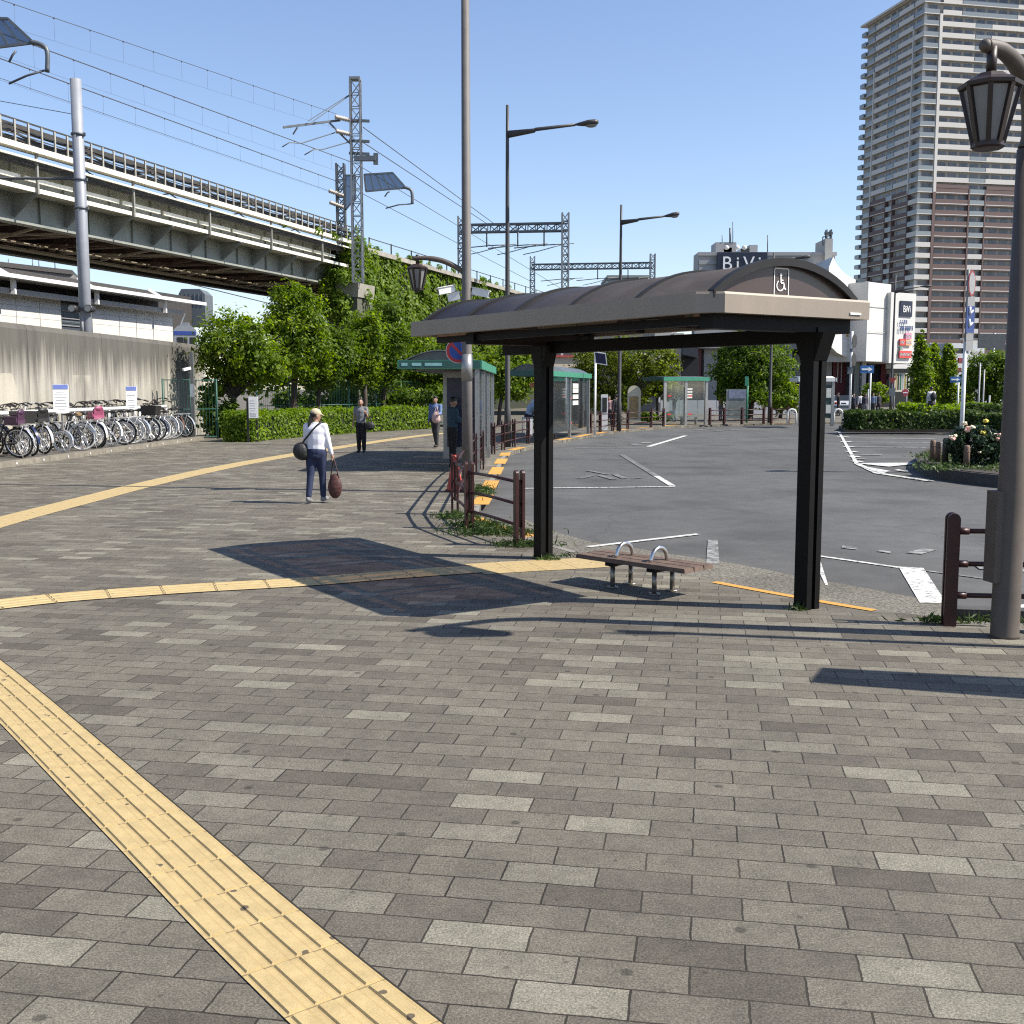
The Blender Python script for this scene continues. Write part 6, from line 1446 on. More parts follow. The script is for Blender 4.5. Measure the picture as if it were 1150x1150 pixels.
# ------------------------------------------------------------------ shopping mall
def wallq(px0, py0, px1, py1, d0, d1, depth, mat, name, parent, zb=None):
    # upright box whose front face spans the pixel rectangle between distances d0 and d1
    a, b = P(px0, py0, d0), P(px1, py0, d1); z1 = (a.z + b.z) / 2
    c = P((px0 + px1) / 2, py1, (d0 + d1) / 2); z0 = c.z if zb is None else zb
    f = Vector((b.x - a.x, b.y - a.y, 0)).normalized(); n = Vector((-f.y, f.x, 0)) * depth
    bm = MB(); A, B = Vector((a.x, a.y, z0)), Vector((b.x, b.y, z0)); h = Vector((0, 0, z1 - z0))
    bm.hexa([A, B, B + n, A + n], [A + h, B + h, B + n + h, A + n + h])
    return bm.obj(name, mat, parent)
MW = M('mall_white', (.62, .61, .58), .55, var=.06, scale=.4); MG = M('mall_grey', (.46, .445, .42), .6, var=.12, scale=.5); MR = M('mall_dark_red', (.16, .022, .03), .5, var=.2); MDK = M('mall_dark_glass', (.035, .04, .045), .15, .1)
NAVY = M('sign_navy', (.012, .018, .045), .35, var=.1); ASHG = M('mall_parapet', (.42, .42, .42), .55, var=.08)
mall = thing('shopping_mall', 'white and grey shopping mall with a navy rooftop sign behind the shelter roof', 'building', (32, 130, 0))
d = 124
wallq(784, 283.5, 938, 392, d, d, 3, MG, 'main_block', mall)
wallq(784, 283, 940, 287, d - .15, d - .15, .2, ASHG, 'roof_edge', mall)
for y in (292, 300, 308): wallq(785, y, 806, y + 5, d - .12, d - .12, .1, ASHG, 'cladding_band', mall)
wallq(780, 370, 862, 391, d - 2.2, d - 2.2, 2.0, ASHG, 'balcony_parapet', mall)
for y in (377, 384): wallq(780, y, 862, y + 1, d - 2.28, d - 2.28, .07, MG, 'parapet_joint', mall)
wallq(784, 391, 938, 458, d + 3, d + 3, 3, MDK, 'ground_floor_glass', mall, zb=0)
for (x0, x1, mt) in ((781, 788, MR), (791, 806, MG), (818, 830, MG), (868, 878, MG), (886, 890, ASHG), (917, 935, MG)): wallq(x0, 391.5, x1, 458, d - 1, d - 1, 1.0, mt, 'pillar', mall, zb=0)
for (x0, x1) in ((892, 899), (902, 909)): wallq(x0, 398, x1, 430, d + 2.8, d + 2.8, .15, MW, 'window', mall)
# navy sign with white lettering
sgn = wallq(806, 283.2, 862, 314, d - .7, d - .7, .5, NAVY, 'sign', mall)
for ch_, x_ in zip('BiVi', (816.5, 828.5, 841, 853)): text_mesh(ch_, 21 / FPX * d, 'sign_lettering', SIGNW, P(x_, 296.5, d - .75), facing((0, -1, 0)), sgn, .02, 1.0)
# roof plant
for (x0, y0, x1, y1, mt) in ((804, 272, 827, 283, ASHG), (813, 278, 822, 283, MDK), (832, 279, 841, 283, MDK), (842, 275, 851, 283, ASHG)): wallq(x0, y0, x1, y1, d + 3, d + 3, 3, mt, 'roof_plant', mall)
bm = MB()
for (x, y0, y1, r) in ((820, 256, 273, .12), (823, 249, 273, .05), (862, 264, 284, .06), (811, 264, 272, .05), (868, 284, 291, .1)): bm.tube([P(x, y1, d + 3), P(x, y0, d + 3)], r, 6)
bm.obj('aerial', GALD, mall)
for x in (816, 828, 836): bm = MB(); bm.ball(P(x, 278, d + 2.5), (.3, .2, .25), 8, 6); bm.obj('dish', MW, mall)
# stair tower stub with lattice aerial
wallq(927, 268, 935.5, 320, d - .6, d - .6, 4, MG, 'stair_shaft', mall)
bm = MB(); lattice(bm, P(930.5, 268, d), P(930.5, 258, d), .5, .08, .5); bm.beam(P(924, 276, d), P(924, 266, d), .1, .1); bm.beam(P(924, 266, d), P(928, 266, d), .1, .1); bm.beam(P(926, 262, d), P(935, 262, d), .25, .3); bm.obj('lattice_aerial', GALD, mall)
# sweeping white wall
o = [(936, 288), (938, 294), (942, 300), (948, 306.5), (956, 312), (966, 316.5), (966, 403), (958, 402.5), (948, 400), (940, 396), (934, 390), (931, 384), (931, 300)]
bm = MB(); bm.slab([P(x, y, d - 9 + (x - 931) * .17) for x, y in o], (0, 8, 0)); bm.obj('curved_wall', MW, mall)
wallq(936, 401, 962, 455, d - 1, d - 1, 6, MR, 'red_entrance', mall, zb=0)
for x in (941, 945): wallq(x, 407, x + .7, 430, d - 1.2, d - 1.2, .15, MW, 'flag_pole', mall)
wallq(950.5, 373, 954, 378.5, d - 9 + 19.5 * .17 - .06, d - 9 + 23 * .17 - .06, .08, M('mark_tan', (.5, .3, .12), .5), 'wall_mark', mall)
# glass stair tower
wallq(963, 313, 972, 458, d - 4, d - 4, 5, M('stair_glass', (.12, .15, .16), .15, .2), 'glass_tower', mall, zb=0)
for k in range(13): y = 318 + k * 10.5; wallq(966, y, 972.4, y + 1.1, d - 4.15, d - 4.15, .1, MW, 'floor_line', mall)
wallq(972, 316, 976.5, 458, d - 4.5, d - 4.5, 5, MG, 'glass_tower_wall', mall, zb=0)
# white annex with signs
an = thing('mall_annex', 'white windowless annex with a column of small coloured signs right of the mall', 'building', (45, 122, 0))
a0, a1, a2 = 118, 120, 121
wallq(975.5, 318, 1001, 406, a0 - 1, a1, 5, MW, 'left_block', an)
for y in (345, 373): wallq(975.5, y, 1001, y + .4, a0 - 1.06, a1 - .06, .05, MG, 'wall_joint', an)
wallq(1001, 329, 1029, 408, a1 - 1, a2, 3, MW, 'right_block', an)
wallq(976, 406, 1029, 458, a1 + 2, a2 + 2, 12, MDK, 'ground_floor', an, zb=0)
wallq(990, 409, 996, 440, a1 + 1.6, a1 + 1.6, .3, MR, 'red_window', an)
wallq(1002, 409, 1024, 414, a1 - .5, a2 - .5, 1, MW, 'canopy', an)
for k in range(9): wallq(1003 + k * 2.2, 414.3, 1004.6 + k * 2.2, 418.5, a1 - .3, a1 - .3, .1, MDK, 'canopy_slot', an)
wallq(1002, 419, 1022, 440, a1, a2, .4, M('bright_shopfront', (.5, .5, .45), .5), 'shopfront', an)
for k, mt in enumerate((MDK, M('shop_yellow', (.6, .45, .1), .5), MDK, GREENP, MW, M('shop_yellow', (.6, .45, .1), .5), MDK)): wallq(1003.3 + k * 2.6, 420, 1004.8 + k * 2.6, 438, a1 - .2, a1 - .2, .1, mt, 'shop_banner', an)
dS = a2 - .75
def dsx(x): return a1 - 1 + (x - 1001) / 28 * (a2 - a1 + 1) - .16
def sgnq(x0, y0, x1, y1, mt, name='sign'): return wallq(x0, y0, x1, y1, dsx(x0), dsx(x1), .14, mt, name, an)
sb = sgnq(1011.5, 338, 1025, 355.5, NAVY)
c = P(1018.4, 347.5, dsx(1018.4) - .03); fz_ = (P(1029, 340, a2) - P(1001, 340, a1 - 1)); fz_ = Vector((fz_.y, -fz_.x, 0)); text_mesh('BiVi', 10.5 / FPX * a2, 'sign_lettering', SIGNW, c, facing(fz_), sb, .02, .72)
BL = M('lettering_blue', (.06, .16, .42), .5); RD = M('panel_red', (.62, .07, .06), .5); PK = M('panel_pink', (.65, .25, .36), .5); OR = M('panel_orange', (.7, .4, .22), .5); GN = M('panel_green', (.2, .45, .22), .5)
for (s, y, sz, sx) in (('KOHYO', 362, 5.2, .62), ('SEIBU RECORDS', 369, 4.6, .42)): pass
for (y, h, xs) in ((359.5, 4.6, (1010.5, 1012.7, 1014.9, 1017.1)), (366.5, 4.8, (1010.5, 1012.4, 1014.3, 1016.2, 1018.1, 1020, 1021.9, 1023.6))):
    for x in xs:
        bm = MB(); a, b = P(x, y + h, dsx(x) - .0), P(x + 1.5, y, dsx(x) - .0)
        bm.beam(Vector((a.x + .03, a.y, a.z)), Vector((a.x + .03, a.y, b.z)), .06, .05); bm.beam(Vector((a.x, a.y, (a.z + b.z) / 2)), Vector((b.x, a.y, (a.z + b.z) / 2 + rnd.uniform(-.1, .1))), .05, .06); bm.beam(Vector((b.x, a.y, b.z)), Vector((a.x, a.y, b.z)), .05, .06)
        if rnd.random() > .4: bm.beam(Vector((b.x, a.y, a.z)), Vector((b.x, a.y, b.z)), .06, .05)
        bm.obj('sign_lettering', BL, an)
for q in ((1017.5, 374, 1024, 381, PK), (1011, 380.5, 1017, 388, RD), (1017.5, 381.5, 1024, 388, OR), (1011, 389.5, 1014, 393, GN), (1010.5, 394, 1024, 402, RD)):
    s_ = sgnq(*q); bm = MB(); w_ = q[2] - q[0]
    for k in range(max(2, int(w_ / 1.6))): p = P(q[0] + .8 + k * 1.5, (q[1] + q[3]) / 2, dsx(q[0] + .8 + k * 1.5) - .03); bm.box(p, (.09, .03, .3)); bm.box(p + Vector((.04, 0, .08 * (-1) ** k)), (.13, .03, .06))
    bm.obj('sign_lettering', SIGNW, s_)

# ------------------------------------------------------------------ residential tower
TPALE = M('tower_pale', (.60, .58, .54), .6, var=.06, scale=.05); TBR = M('tower_brown', (.17, .11, .098), .65, var=.08, scale=.05); TWIN = M('tower_window', (.16, .17, .18), .2, 0, .5, .3); TGLB = M('tower_glass_balustrade', (.34, .37, .37), .15, .1, .1); TWALL = M('tower_inner_wall', (.46, .43, .39), .7, var=.15, scale=.3)
tc_ = P(1027, 300, 330); tc_.z = 0
tl_ = Vector((-.2055, .9787, 0)); trr = Vector((.9787, .2055, 0)); LL, LR = 34., 56.
tw = thing('tower_block', 'tall grey and brown residential tower with rows of balconies at the upper right', 'building', tc_)
fh = 3.12; NF = 37
def T_(r, l, z): return tc_ + trr * r + tl_ * l + Vector((0, 0, z))
def tbox(bm, r0, r1, l0, l1, z0, z1): bm.hexa([T_(r0, l0, z0), T_(r1, l0, z0), T_(r1, l1, z0), T_(r0, l1, z0)], [T_(r0, l0, z1), T_(r1, l0, z1), T_(r1, l1, z1), T_(r0, l1, z1)])
bm = MB(); tbox(bm, .95, LR - .95, .95, LL - .95, 0, NF * fh + 1.5); bm.obj('core', TWALL, tw)
brown_top = 19
# each floor: slab with its run of balustrades
for f in range(1, NF + 1):
    z = f * fh
    bm = MB(); tbox(bm, 0, LR, 0, LL, z - .22, z)
    t = .14; hp = 1.15
    low = f <= brown_top
    if f < NF:
        bays = [(0., 4.9, 'g' if f > 14 else 'p'), (6.0, 16.6, 'b'), (17.2, 22., 'g' if f > 13 else 'p'), (22.5, 34., 'b'), (34.5, LR, 'b')]
        if not low: bays = [(0., 4.9, 'g'), (6.0, 16.5 if f < 35 else 12, 'p'), (16.7 if f < 35 else 12.2, 21.8 if f < 35 else 30, 'g'), (22. if f < 35 else 30.2, LR, 'p')]
        for r0, r1, k in bays:
            bm.cur = 'pbg'.index(k); tbox(bm, r0, r1, 0, t, z, z + hp)
            if k == 'b': tbox(bm, r0, r1, .05, t + .1, z - .5, z - .225)
        for l0, l1, k in [(.2, 5., 'g' if f % 3 and f > 12 else 'p'), (5.6, 13.5, 'b' if low else 'p'), (13.8, 17.5, 'g'), (18, 26.5, 'b' if low else 'p'), (27, LL - .5, 'g')]:
            bm.cur = 'pbg'.index(k); tbox(bm, 0, t, l0, l1, z, z + hp)
        if f > 1: bm.cur = 2; tbox(bm, -.5, .0, LL - 2.4, LL + .3, z - .15, z + .05); tbox(bm, -.5, -.42, LL - 2.4, LL + .3, z + .05, z + 1.1)
    if f == NF:
        bm.obj('balcony_floor', [TPALE, TBR, TGLB, TWIN], tw); continue
    # windows with mullions recessed behind the balconies
    bm.cur = 3; bmW = bm; r = 6.6
    while r < LR - 3: tbox(bmW, r, r + 2.6, .88, 1.1, z + .1, z + 2.45); r += 3.6 + (f % 2) * .0
    tbox(bmW, 2., 4.6, .88, 1.1, z + .1, z + 2.5)
    l = 3.
    while l < LL - 4: tbox(bmW, .88, 1.1, l, l + 2.2, z + .1, z + 2.45); l += 3.5
    bm.obj('balcony_floor', [TPALE, TBR, TGLB, TWIN], tw)
bm = MB(); tbox(bm, 5.0, 5.9, -.12, 1.6, brown_top * fh, (NF - 2) * fh); tbox(bm, -.12, 1.6, 5.05, 5.55, brown_top * fh, (NF - 3) * fh); tbox(bm, -.12, 1.6, LL - 7.4, LL - 6.9, brown_top * fh, (NF - 5) * fh); tbox(bm, .6, 1.2, .6, 1.2, 0, NF * fh); bm.obj('pale_pilaster', TPALE, tw)
bm = MB()
for r in (5.0, 16.65, 22.05, 34.05): tbox(bm, r, r + .9 if r < 6 else r + .4, -.08, 1.6, 0, brown_top * fh + 1.2)
for r0, r1 in ((6.0, 16.6), (22.5, 34.)): tbox(bm, r0, r1, -.05, 1.6, brown_top * fh + 1.2, brown_top * fh + 2.2)
for l in (5.05, 13.5, 17.55, 26.55): tbox(bm, -.08, 1.6, l, l + .4, 0, brown_top * fh + 1.0)
bm.obj('brown_pilaster', TBR, tw)
bm = MB(); tbox(bm, -.8, LR + .8, -.8, LL + .8, NF * fh, NF * fh + .6); tbox(bm, 14, LR - 4, 6, LL - 6, NF * fh + .6, NF * fh + 5); bm.obj('roof', TPALE, tw)
# ------------------------------------------------------------------ buildings on the far side of the square
fb = thing('shop_building', 'grey building with white columns and beige band with red line behind the second bus stop', 'building', (6, 82, 0))
wallq(610, 340, 690, 400, 84, 84, 14, M('shop_grey', (.16, .165, .17), .6, var=.15), 'upper_wall', fb)
wallq(605, 400, 668, 422, 82.5, 83.5, 2, M('shop_beige', (.5, .43, .34), .6, var=.08), 'beige_band', fb)
wallq(605, 399, 668, 401.3, 82.3, 83.3, 2.2, M('red_line', (.35, .05, .04), .5), 'red_trim', fb)
for x in (630, 646, 662): wallq(x, 372, x + 2.6, 400, 83, 83, .6, MW, 'column', fb)
wallq(606, 422, 690, 470, 86, 86, 10, M('shop_dark', (.10, .095, .09), .6, var=.3), 'ground_floor', fb, zb=0)
wallq(623, 420, 628, 470, 83, 83, .6, M('shop_cream', (.52, .46, .34), .6), 'cream_pillar', fb, zb=0)
for x in (608, 614, 640, 652): wallq(x, 428, x + 4, 452, 85.9, 85.9, .2, MDK, 'window', fb)
gb = thing('office_building', 'mid grey office building with white downpipe columns behind the olive tree', 'building', (10, 95, 0))
wallq(672, 385, 765, 470, 96, 96, 14, M('office_grey', (.15, .15, .155), .6, var=.1, scale=.3), 'wall', gb, zb=0)
for x in (716, 728, 740): wallq(x, 395, x + 2.2, 452, 95.6, 95.6, .5, MW, 'column', gb)
for x in (680, 690, 700, 752):
    for y in (396, 412, 428): wallq(x, y, x + 6, y + 9, 95.8, 95.8, .15, MDK, 'window', gb)
hb_ = thing('white_house', 'white angular building above the dark roof seen through the shelter', 'building', (16, 140, 0))
wallq(735, 370, 760, 396, 138, 138, 12, MW, 'left_wing', hb_, zb=0); wallq(757, 374, 768, 398, 136, 136, 10, MW, 'right_wing', hb_, zb=0)
wallq(745, 381, 750, 390, 137.8, 137.8, .1, MG, 'window', hb_); wallq(752, 366, 756, 380, 139, 139, 2, MG, 'chimney', hb_)
db = thing('dark_building', 'dark low building with pitched roof between the white house and the mall', 'building', (20, 118, 0))
bm = MB(); bm.slab([P(740, 462, 116), P(785, 462, 116), P(785, 400, 116), P(768, 396, 116), P(752, 403, 116), P(740, 412, 116)], (0, 12, 0)); bm.obj('wall', M('dark_wall', (.014, .014, .018), .7, var=.3), db)
bm = MB(); bm.slab([P(736, 388, 115), P(769, 397, 115), P(769, 399, 115), P(748, 408, 115), P(737, 405, 115)], (0, 13, 0)); bm.obj('roof', M('dark_roof', (.05, .048, .045), .6), db)
bm = MB(); bm.slab([P(766, 398, 114.5), P(770, 388, 114.5), P(774, 384, 114.5), P(776, 390, 114.5), P(784, 388, 114.5), P(784, 402, 114.5)], (0, 8, 0)); bm.obj('rear_roof', M('dark_blue_roof', (.03, .035, .05), .6), db)
hz = thing('hoarding', 'long low white hoarding behind the map board and round tree', 'fence', (24, 90, 0))
for k in range(9): x = 742 + k * 21; wallq(x, 449.5, x + 20.4, 470, 88, 88, .12, M('hoarding_white', (.55, .55, .55), .55, var=.07), 'panel', hz, zb=0)
# pale building below the tower
lowb = thing('pale_building', 'pale low building with red writing under the tower, right of the poplars', 'building', (80, 205, 0))
wallq(1066, 386, 1106, 470, 205, 212, 15, M('low_pale', (.42, .44, .47), .6, var=.08), 'wall', lowb, zb=0)
for (x0, y0, x1, y1, mt) in ((1069, 391, 1083, 397, MDK), (1084, 389, 1088, 397, MDK), (1070, 402, 1074, 408, M('lettering_dkred', (.2, .02, .04), .5)), (1077, 402, 1082, 408, M('lettering_dkred', (.2, .02, .04), .5)), (1069, 413, 1080, 418, MR), (1092, 395, 1104, 399, MG)): wallq(x0, y0, x1, y1, 204.5, 205, .3, mt, 'sign', lowb)
lb2 = thing('pale_building', 'long low grey building closing the view at the right edge beyond the dark tree', 'building', (120, 260, 0))
wallq(1086, 420, 1180, 470, 255, 262, 15, M('low_grey', (.3, .31, .33), .6, var=.1), 'wall', lb2, zb=0)
for k in range(12): wallq(1089 + k * 7, 428, 1093 + k * 7, 434, 254.6, 254.9, .2, MDK, 'window', lb2)
lb3 = thing('low_building', 'distant roof peeping above the shelter roof between the gantries', 'building', (20, 180, 0))
wallq(683, 310, 728, 360, 180, 180, 12, M('far_grey', (.36, .38, .38), .6), 'wall', lb3, zb=0); wallq(682, 309, 729, 312, 179.5, 179.5, 13, GREENP if False else M('far_roof', (.28, .33, .31), .6), 'roof', lb3)

# ------------------------------------------------------------------ signs and small street furniture of the far side
def polething(name, label, cat, px, pyb, d, ytop, r=.05, mat=WHITEP):
    b = P(px, pyb, d); b.z = 0; t = thing(name, label, cat, b); z = P(px, ytop, d).z
    bm = MB(); bm.tube([b, Vector((b.x, b.y, z))], r, 10); bm.obj('pole', mat, t); return t, b
# tall sign post by the roses (plates seen nearly edge on)
d = 27.; t, b = polething('sign_post', 'white sign post behind the rose bush with round plate and narrow blue plate', 'sign', 1078.5, 515, d, 384, .05)
zt = P(1083, 303, d).z; bm = MB(); bm.tube([b + Vector((0, 0, 2.9)), Vector((b.x, b.y, zt))], .035, 8); bm.obj('upper_pole', GREYP, t)
nrm = Vector((.80, -.6, 0))
rot = facing(nrm); c = P(1083.3, 318.5, d); c = Vector((b.x + .06, b.y - .06, c.z)); bm = MB(); disc(bm, c, .31, 0, rot, 28, 0, .01); ds = bm.obj('round_plate', M('sign_red_dim', (.30, .03, .03), .5), t)
bm = MB(); disc(bm, c, .255, -.004, rot, 28, 0, .018); bm.obj('plate_face', GREYP, ds)  # red darkened and face greyed to paint the plate as back-lit
fr2 = facing(Vector((.58, -.81, 0)))
def plate(y0, y1, w, mt, name, off=.06):
    z1, z0 = P(1082, y0, d).z, P(1082, y1, d).z; c = Vector((b.x + off, b.y - off, (z0 + z1) / 2)); bm = MB(); q = [c + fr2 @ Vector((sx * w / 2, sy * (z1 - z0) / 2, 0)) for sx, sy in ((-1, -1), (1, -1), (1, 1), (-1, 1))]; bm.slab(q, fr2 @ Vector((0, 0, .012))); return bm.obj(name, mt, t), c
plate(333, 344, .3, GREYP, 'small_plate'); bp_, c = plate(344, 374, .34, M('sign_blue_worn', (.035, .07, .24), .5), 'blue_plate'); plate(375, 382, .3, GREYP, 'small_plate'); plate(382.5, 394, .3, GREYP, 'small_plate')
bm = MB()
for sy in (-.17, .12): bm.tube([c + fr2 @ Vector((-.05, sy, .02)), c + fr2 @ Vector((.08, sy + .1, .02))], .02, 6); bm.tube([c + fr2 @ Vector((-.05, sy, .02)), c + fr2 @ Vector((-.06, sy + .18, .02))], .03, 6)
bm.obj('pictogram', SIGNW, bp_)
# sign post with dark round plates by the white bus stop
d = 58.; t, b = polething('sign_post', 'white sign post left of the glass tower with two round plates seen edge on', 'sign', 953.5, 480, d, 372, .06)
for (y, r) in ((383, .36), (404, .34)):
    c = P(956, y, d - .2); bm = MB(); disc(bm, Vector((b.x + .08, d - .15, c.z)), r, 0, facing(Vector((.80, -.6, 0))), 24, 0, .02); pt = bm.obj('round_plate', M('plate_back', (.03, .028, .028), .6, 0), t)
bm = MB(); c = P(956, 393.5, d - .15); bm.box(c, (.15, .02, .2)); bm.obj('small_plate', GALD, t); bm = MB(); c = P(955, 416, d - .15); bm.box(c, (.3, .02, .35)); bm.obj('small_plate', GALD, t)
def arrow_sign(label, x0, x1, y0, y1, d, px, ybot, mt=SIGNB):
    t, b = polething('arrow_sign', label, 'sign', px, ybot, d, y0, .05, WHITEP)
    a, e = P(x0, y1, d - .12), P(x1, y0, d - .12); bm = MB(); c = (a + e) / 2; bm.box(c, (e.x - a.x, .03, e.z - a.z)); pl_ = bm.obj('plate', mt, t)
    w_, h_ = (e.x - a.x) * .8, (e.z - a.z) * .62; bm = MB(); o = [(-.5, -.18), (.12, -.18), (.12, -.5), (.5, 0), (.12, .5), (.12, .18), (-.5, .18)]
    bm.slab([c + Vector((x * w_, -.03, y * h_)) for x, y in o], (0, .01, 0)); bm.obj('arrow', SIGNW, pl_); return t
arrow_sign('larger blue one way arrow sign in front of the glass stair tower', 966, 981.5, 410.5, 419, 66, 977.5, 430, M('sign_blue_mid', (.03, .16, .45), .4)).children[0].scale = (1, 1, 1)
arrow_sign('smaller blue one way arrow sign behind the sign post on the island', 1067, 1079, 423, 429.5, 62, 1074.5, 474, M('sign_blue_mid', (.03, .16, .45), .4))
# triangle stop sign and red disc
t, b = polething('stop_sign', 'red triangular stop sign in front of the white annex', 'sign', 1003, 472, 72, 424, .05, GREYP)
c = P(1002.5, 427, 71.8); bm = MB(); s = .27; bm.slab([c + Vector((-s, 0, s * .6)), c + Vector((s, 0, s * .6)), c + Vector((0, 0, -s * .9))], (0, .02, 0)); bm.obj('plate', M('sign_red_dim', (.30, .03, .03), .5), t); bm = MB(); bm.box(c + Vector((0, -.01, -.75)), (.4, .02, .5)); bm.obj('lower_plate', GALD, t)
t, b = polething('no_entry_sign', 'round red no entry sign left of the tallest poplar', 'sign', 1017, 472, 78, 437, .05, GREYP)
c = P(1016.5, 441, 77.8); bm = MB(); disc(bm, c, .25, 0, facing((0, -1, 0)), 24, 0, .02); pl_ = bm.obj('plate', M('sign_red_light', (.45, .06, .08), .4), t); bm = MB(); bm.box(c + Vector((0, -.035, 0)), (.32, .012, .07)); bm.obj('bar', SIGNW, pl_)
# overhead direction board
t, b = polething('direction_board', 'grey overhead road direction board at the right beneath the tower', 'sign', 1112, 472, 100, 374, .12, M('board_post', (.5, .5, .5), .5, .3))
bm = MB(); a, e = P(1098, 391, 99.5), P(1129, 375, 99.5); c = (a + e) / 2; bm.box(c, (e.x - a.x, .15, e.z - a.z)); bm.obj('board', M('board_back', (.16, .165, .17), .5, .4), t); bm = MB(); bm.beam(P(1078, 381, 100), P(1112, 381, 100), .2, .2); bm.obj('arm', M('board_post', (.5, .5, .5), .5, .3), t)
for (x, yb, d, yt, lab) in ((974, 472, 90, 437, 'thin white post between the small round tree and the annex'), (1023, 470, 96, 436, 'thin grey post left of the tallest poplar with a box'), (1098, 470, 80, 408, 'grey pole behind the island hedge, left of a pair'), (1103, 470, 84, 415, 'grey pole behind the island hedge, right of a pair'), (1110, 472, 70, 444, 'short white post at the right end of the island hedge')):
    bq = P(x, yb, d); bq.z = 0; bm = MB(); bm.tube([bq, bq + Vector((0, 0, .3)), Vector((bq.x, bq.y, P(x, yt, d).z))], [.1, .07, .06], 8); tag(bm.obj('post', M('post_mid', (.42, .42, .42), .5)), lab, 'post')
# solar lamp, kiosk, pillar, map board
t, b = polething('solar_lamp', 'slim white pole with tilted solar panel right of the second bus stop', 'solar panel', 668, 488, 47, 402, .05)
c = P(674.5, 402.5, 46.6); u = Vector((.95, .1, -.15)).normalized() * .26; v = Vector((-.12, .3, .9)).normalized() * .24
v = Vector((.14, .2, -.9)).normalized() * .26
bm = MB(); bm.slab([c - u - v, c + u - v, c + u + v, c - u + v], u.cross(v).normalized() * .03); pn = bm.obj('frame', WHITEP, t); bm = MB(); k = u.cross(v).normalized(); f = -.012 if k.y < 0 else .012
dn = k * (.045 if k.y < 0 else -.012); bm.slab([c - (u + v) * .84 + dn, c + (u - v) * .84 + dn, c + (u + v) * .84 + dn, c - (u - v) * .84 + dn], k * .004); bm.obj('solar_cell', POSTER, pn)
k_ = P(678.5, 483, 53); k_.z = 0; t = thing('info_kiosk', 'narrow white information kiosk behind the guard fence near the solar pole', 'kiosk', k_)
bm = MB(); bm.box(k_ + Vector((0, 0, .85)), (.32, .25, 1.7)); bm.obj('body', WHITEP, t); bm = MB(); bm.box(k_ + Vector((0, -.13, 1.2)), (.22, .02, .7)); bm.obj('screen', MDK, t)
k_ = P(712, 478, 62); k_.z = 0; t = thing('advert_pillar', 'rounded tan advertising pillar with white rim in front of the olive tree', 'pillar', k_); zt = P(712, 433, 62).z
bm = MB(); o = []; w_ = .36
for i in range(13): a = math.pi * i / 12; o.append(k_ + Vector((w_ * math.cos(a) * 1., 0, zt - .36 + .36 * math.sin(a))))
bm.slab([k_ + Vector((w_, 0, .2)), *o, k_ + Vector((-w_, 0, .2))], (0, .3, 0)); bm.obj('body', M('pillar_cream', (.62, .56, .42), .5, var=.08), t)
bm = MB(); bm.box(k_ + Vector((-.02, -.02, .2 + (zt - .7) / 2)), (.5, .03, zt - .9)); bm.obj('poster', M('pillar_tan', (.45, .29, .12), .5, var=.45, scale=4), t)
k_ = P(827, 474, 66); k_.z = 0; t = thing('map_board', 'glass fronted map board with pale blue header left of the thin green post', 'board', k_); z1, z0 = P(827, 437, 66).z, P(827, 470, 66).z
bm = MB(); bm.box(k_ + Vector((0, 0, (z1 + z0) / 2)), (1.12, .1, z1 - z0)); bm.obj('board', M('map_pale', (.22, .25, .24), .3, var=.3, scale=3), t)
bm = MB(); bm.box(k_ + Vector((0, -.06, z1 - .3)), (1.02, .03, .5)); bm.obj('header', M('map_header', (.26, .3, .42), .4, var=.35, scale=7), t)
for s in (-1, 1): bm = MB(); bm.box(k_ + Vector((.6 * s, 0, z1 / 2)), (.08, .1, z1)); bm.obj('post', ALU if s < 0 else GREENP, t)
t, b = polething('green_post', 'thin green post with green top plate right of the map board', 'post', 838.5, 475, 65, 425, .06, GREENP); bm = MB(); c = P(838.5, 428, 64.9); bm.box(c, (.2, .1, .55)); bm.obj('plate', GREENP, t)
# white hoop barriers
for (x, lab) in ((889, 'white tubular hoop barrier left of the white bus stop'), (941, 'white tubular hoop barrier right of the white bus stop')):
    c = P(x, 477.5, 61.5); c.z = 0; bm = MB(); bm.tube([c + Vector((-.24, 0, 0)), c + Vector((-.24, 0, .55))] + [c + Vector((.24 * math.cos(math.pi * (1 - k / 8)), 0, .6 + .24 * math.sin(math.pi * k / 8))) for k in range(9)] + [c + Vector((.24, 0, 0))], .05, 8); tag(bm.obj('hoop_barrier', WHITEP), lab, 'barrier')
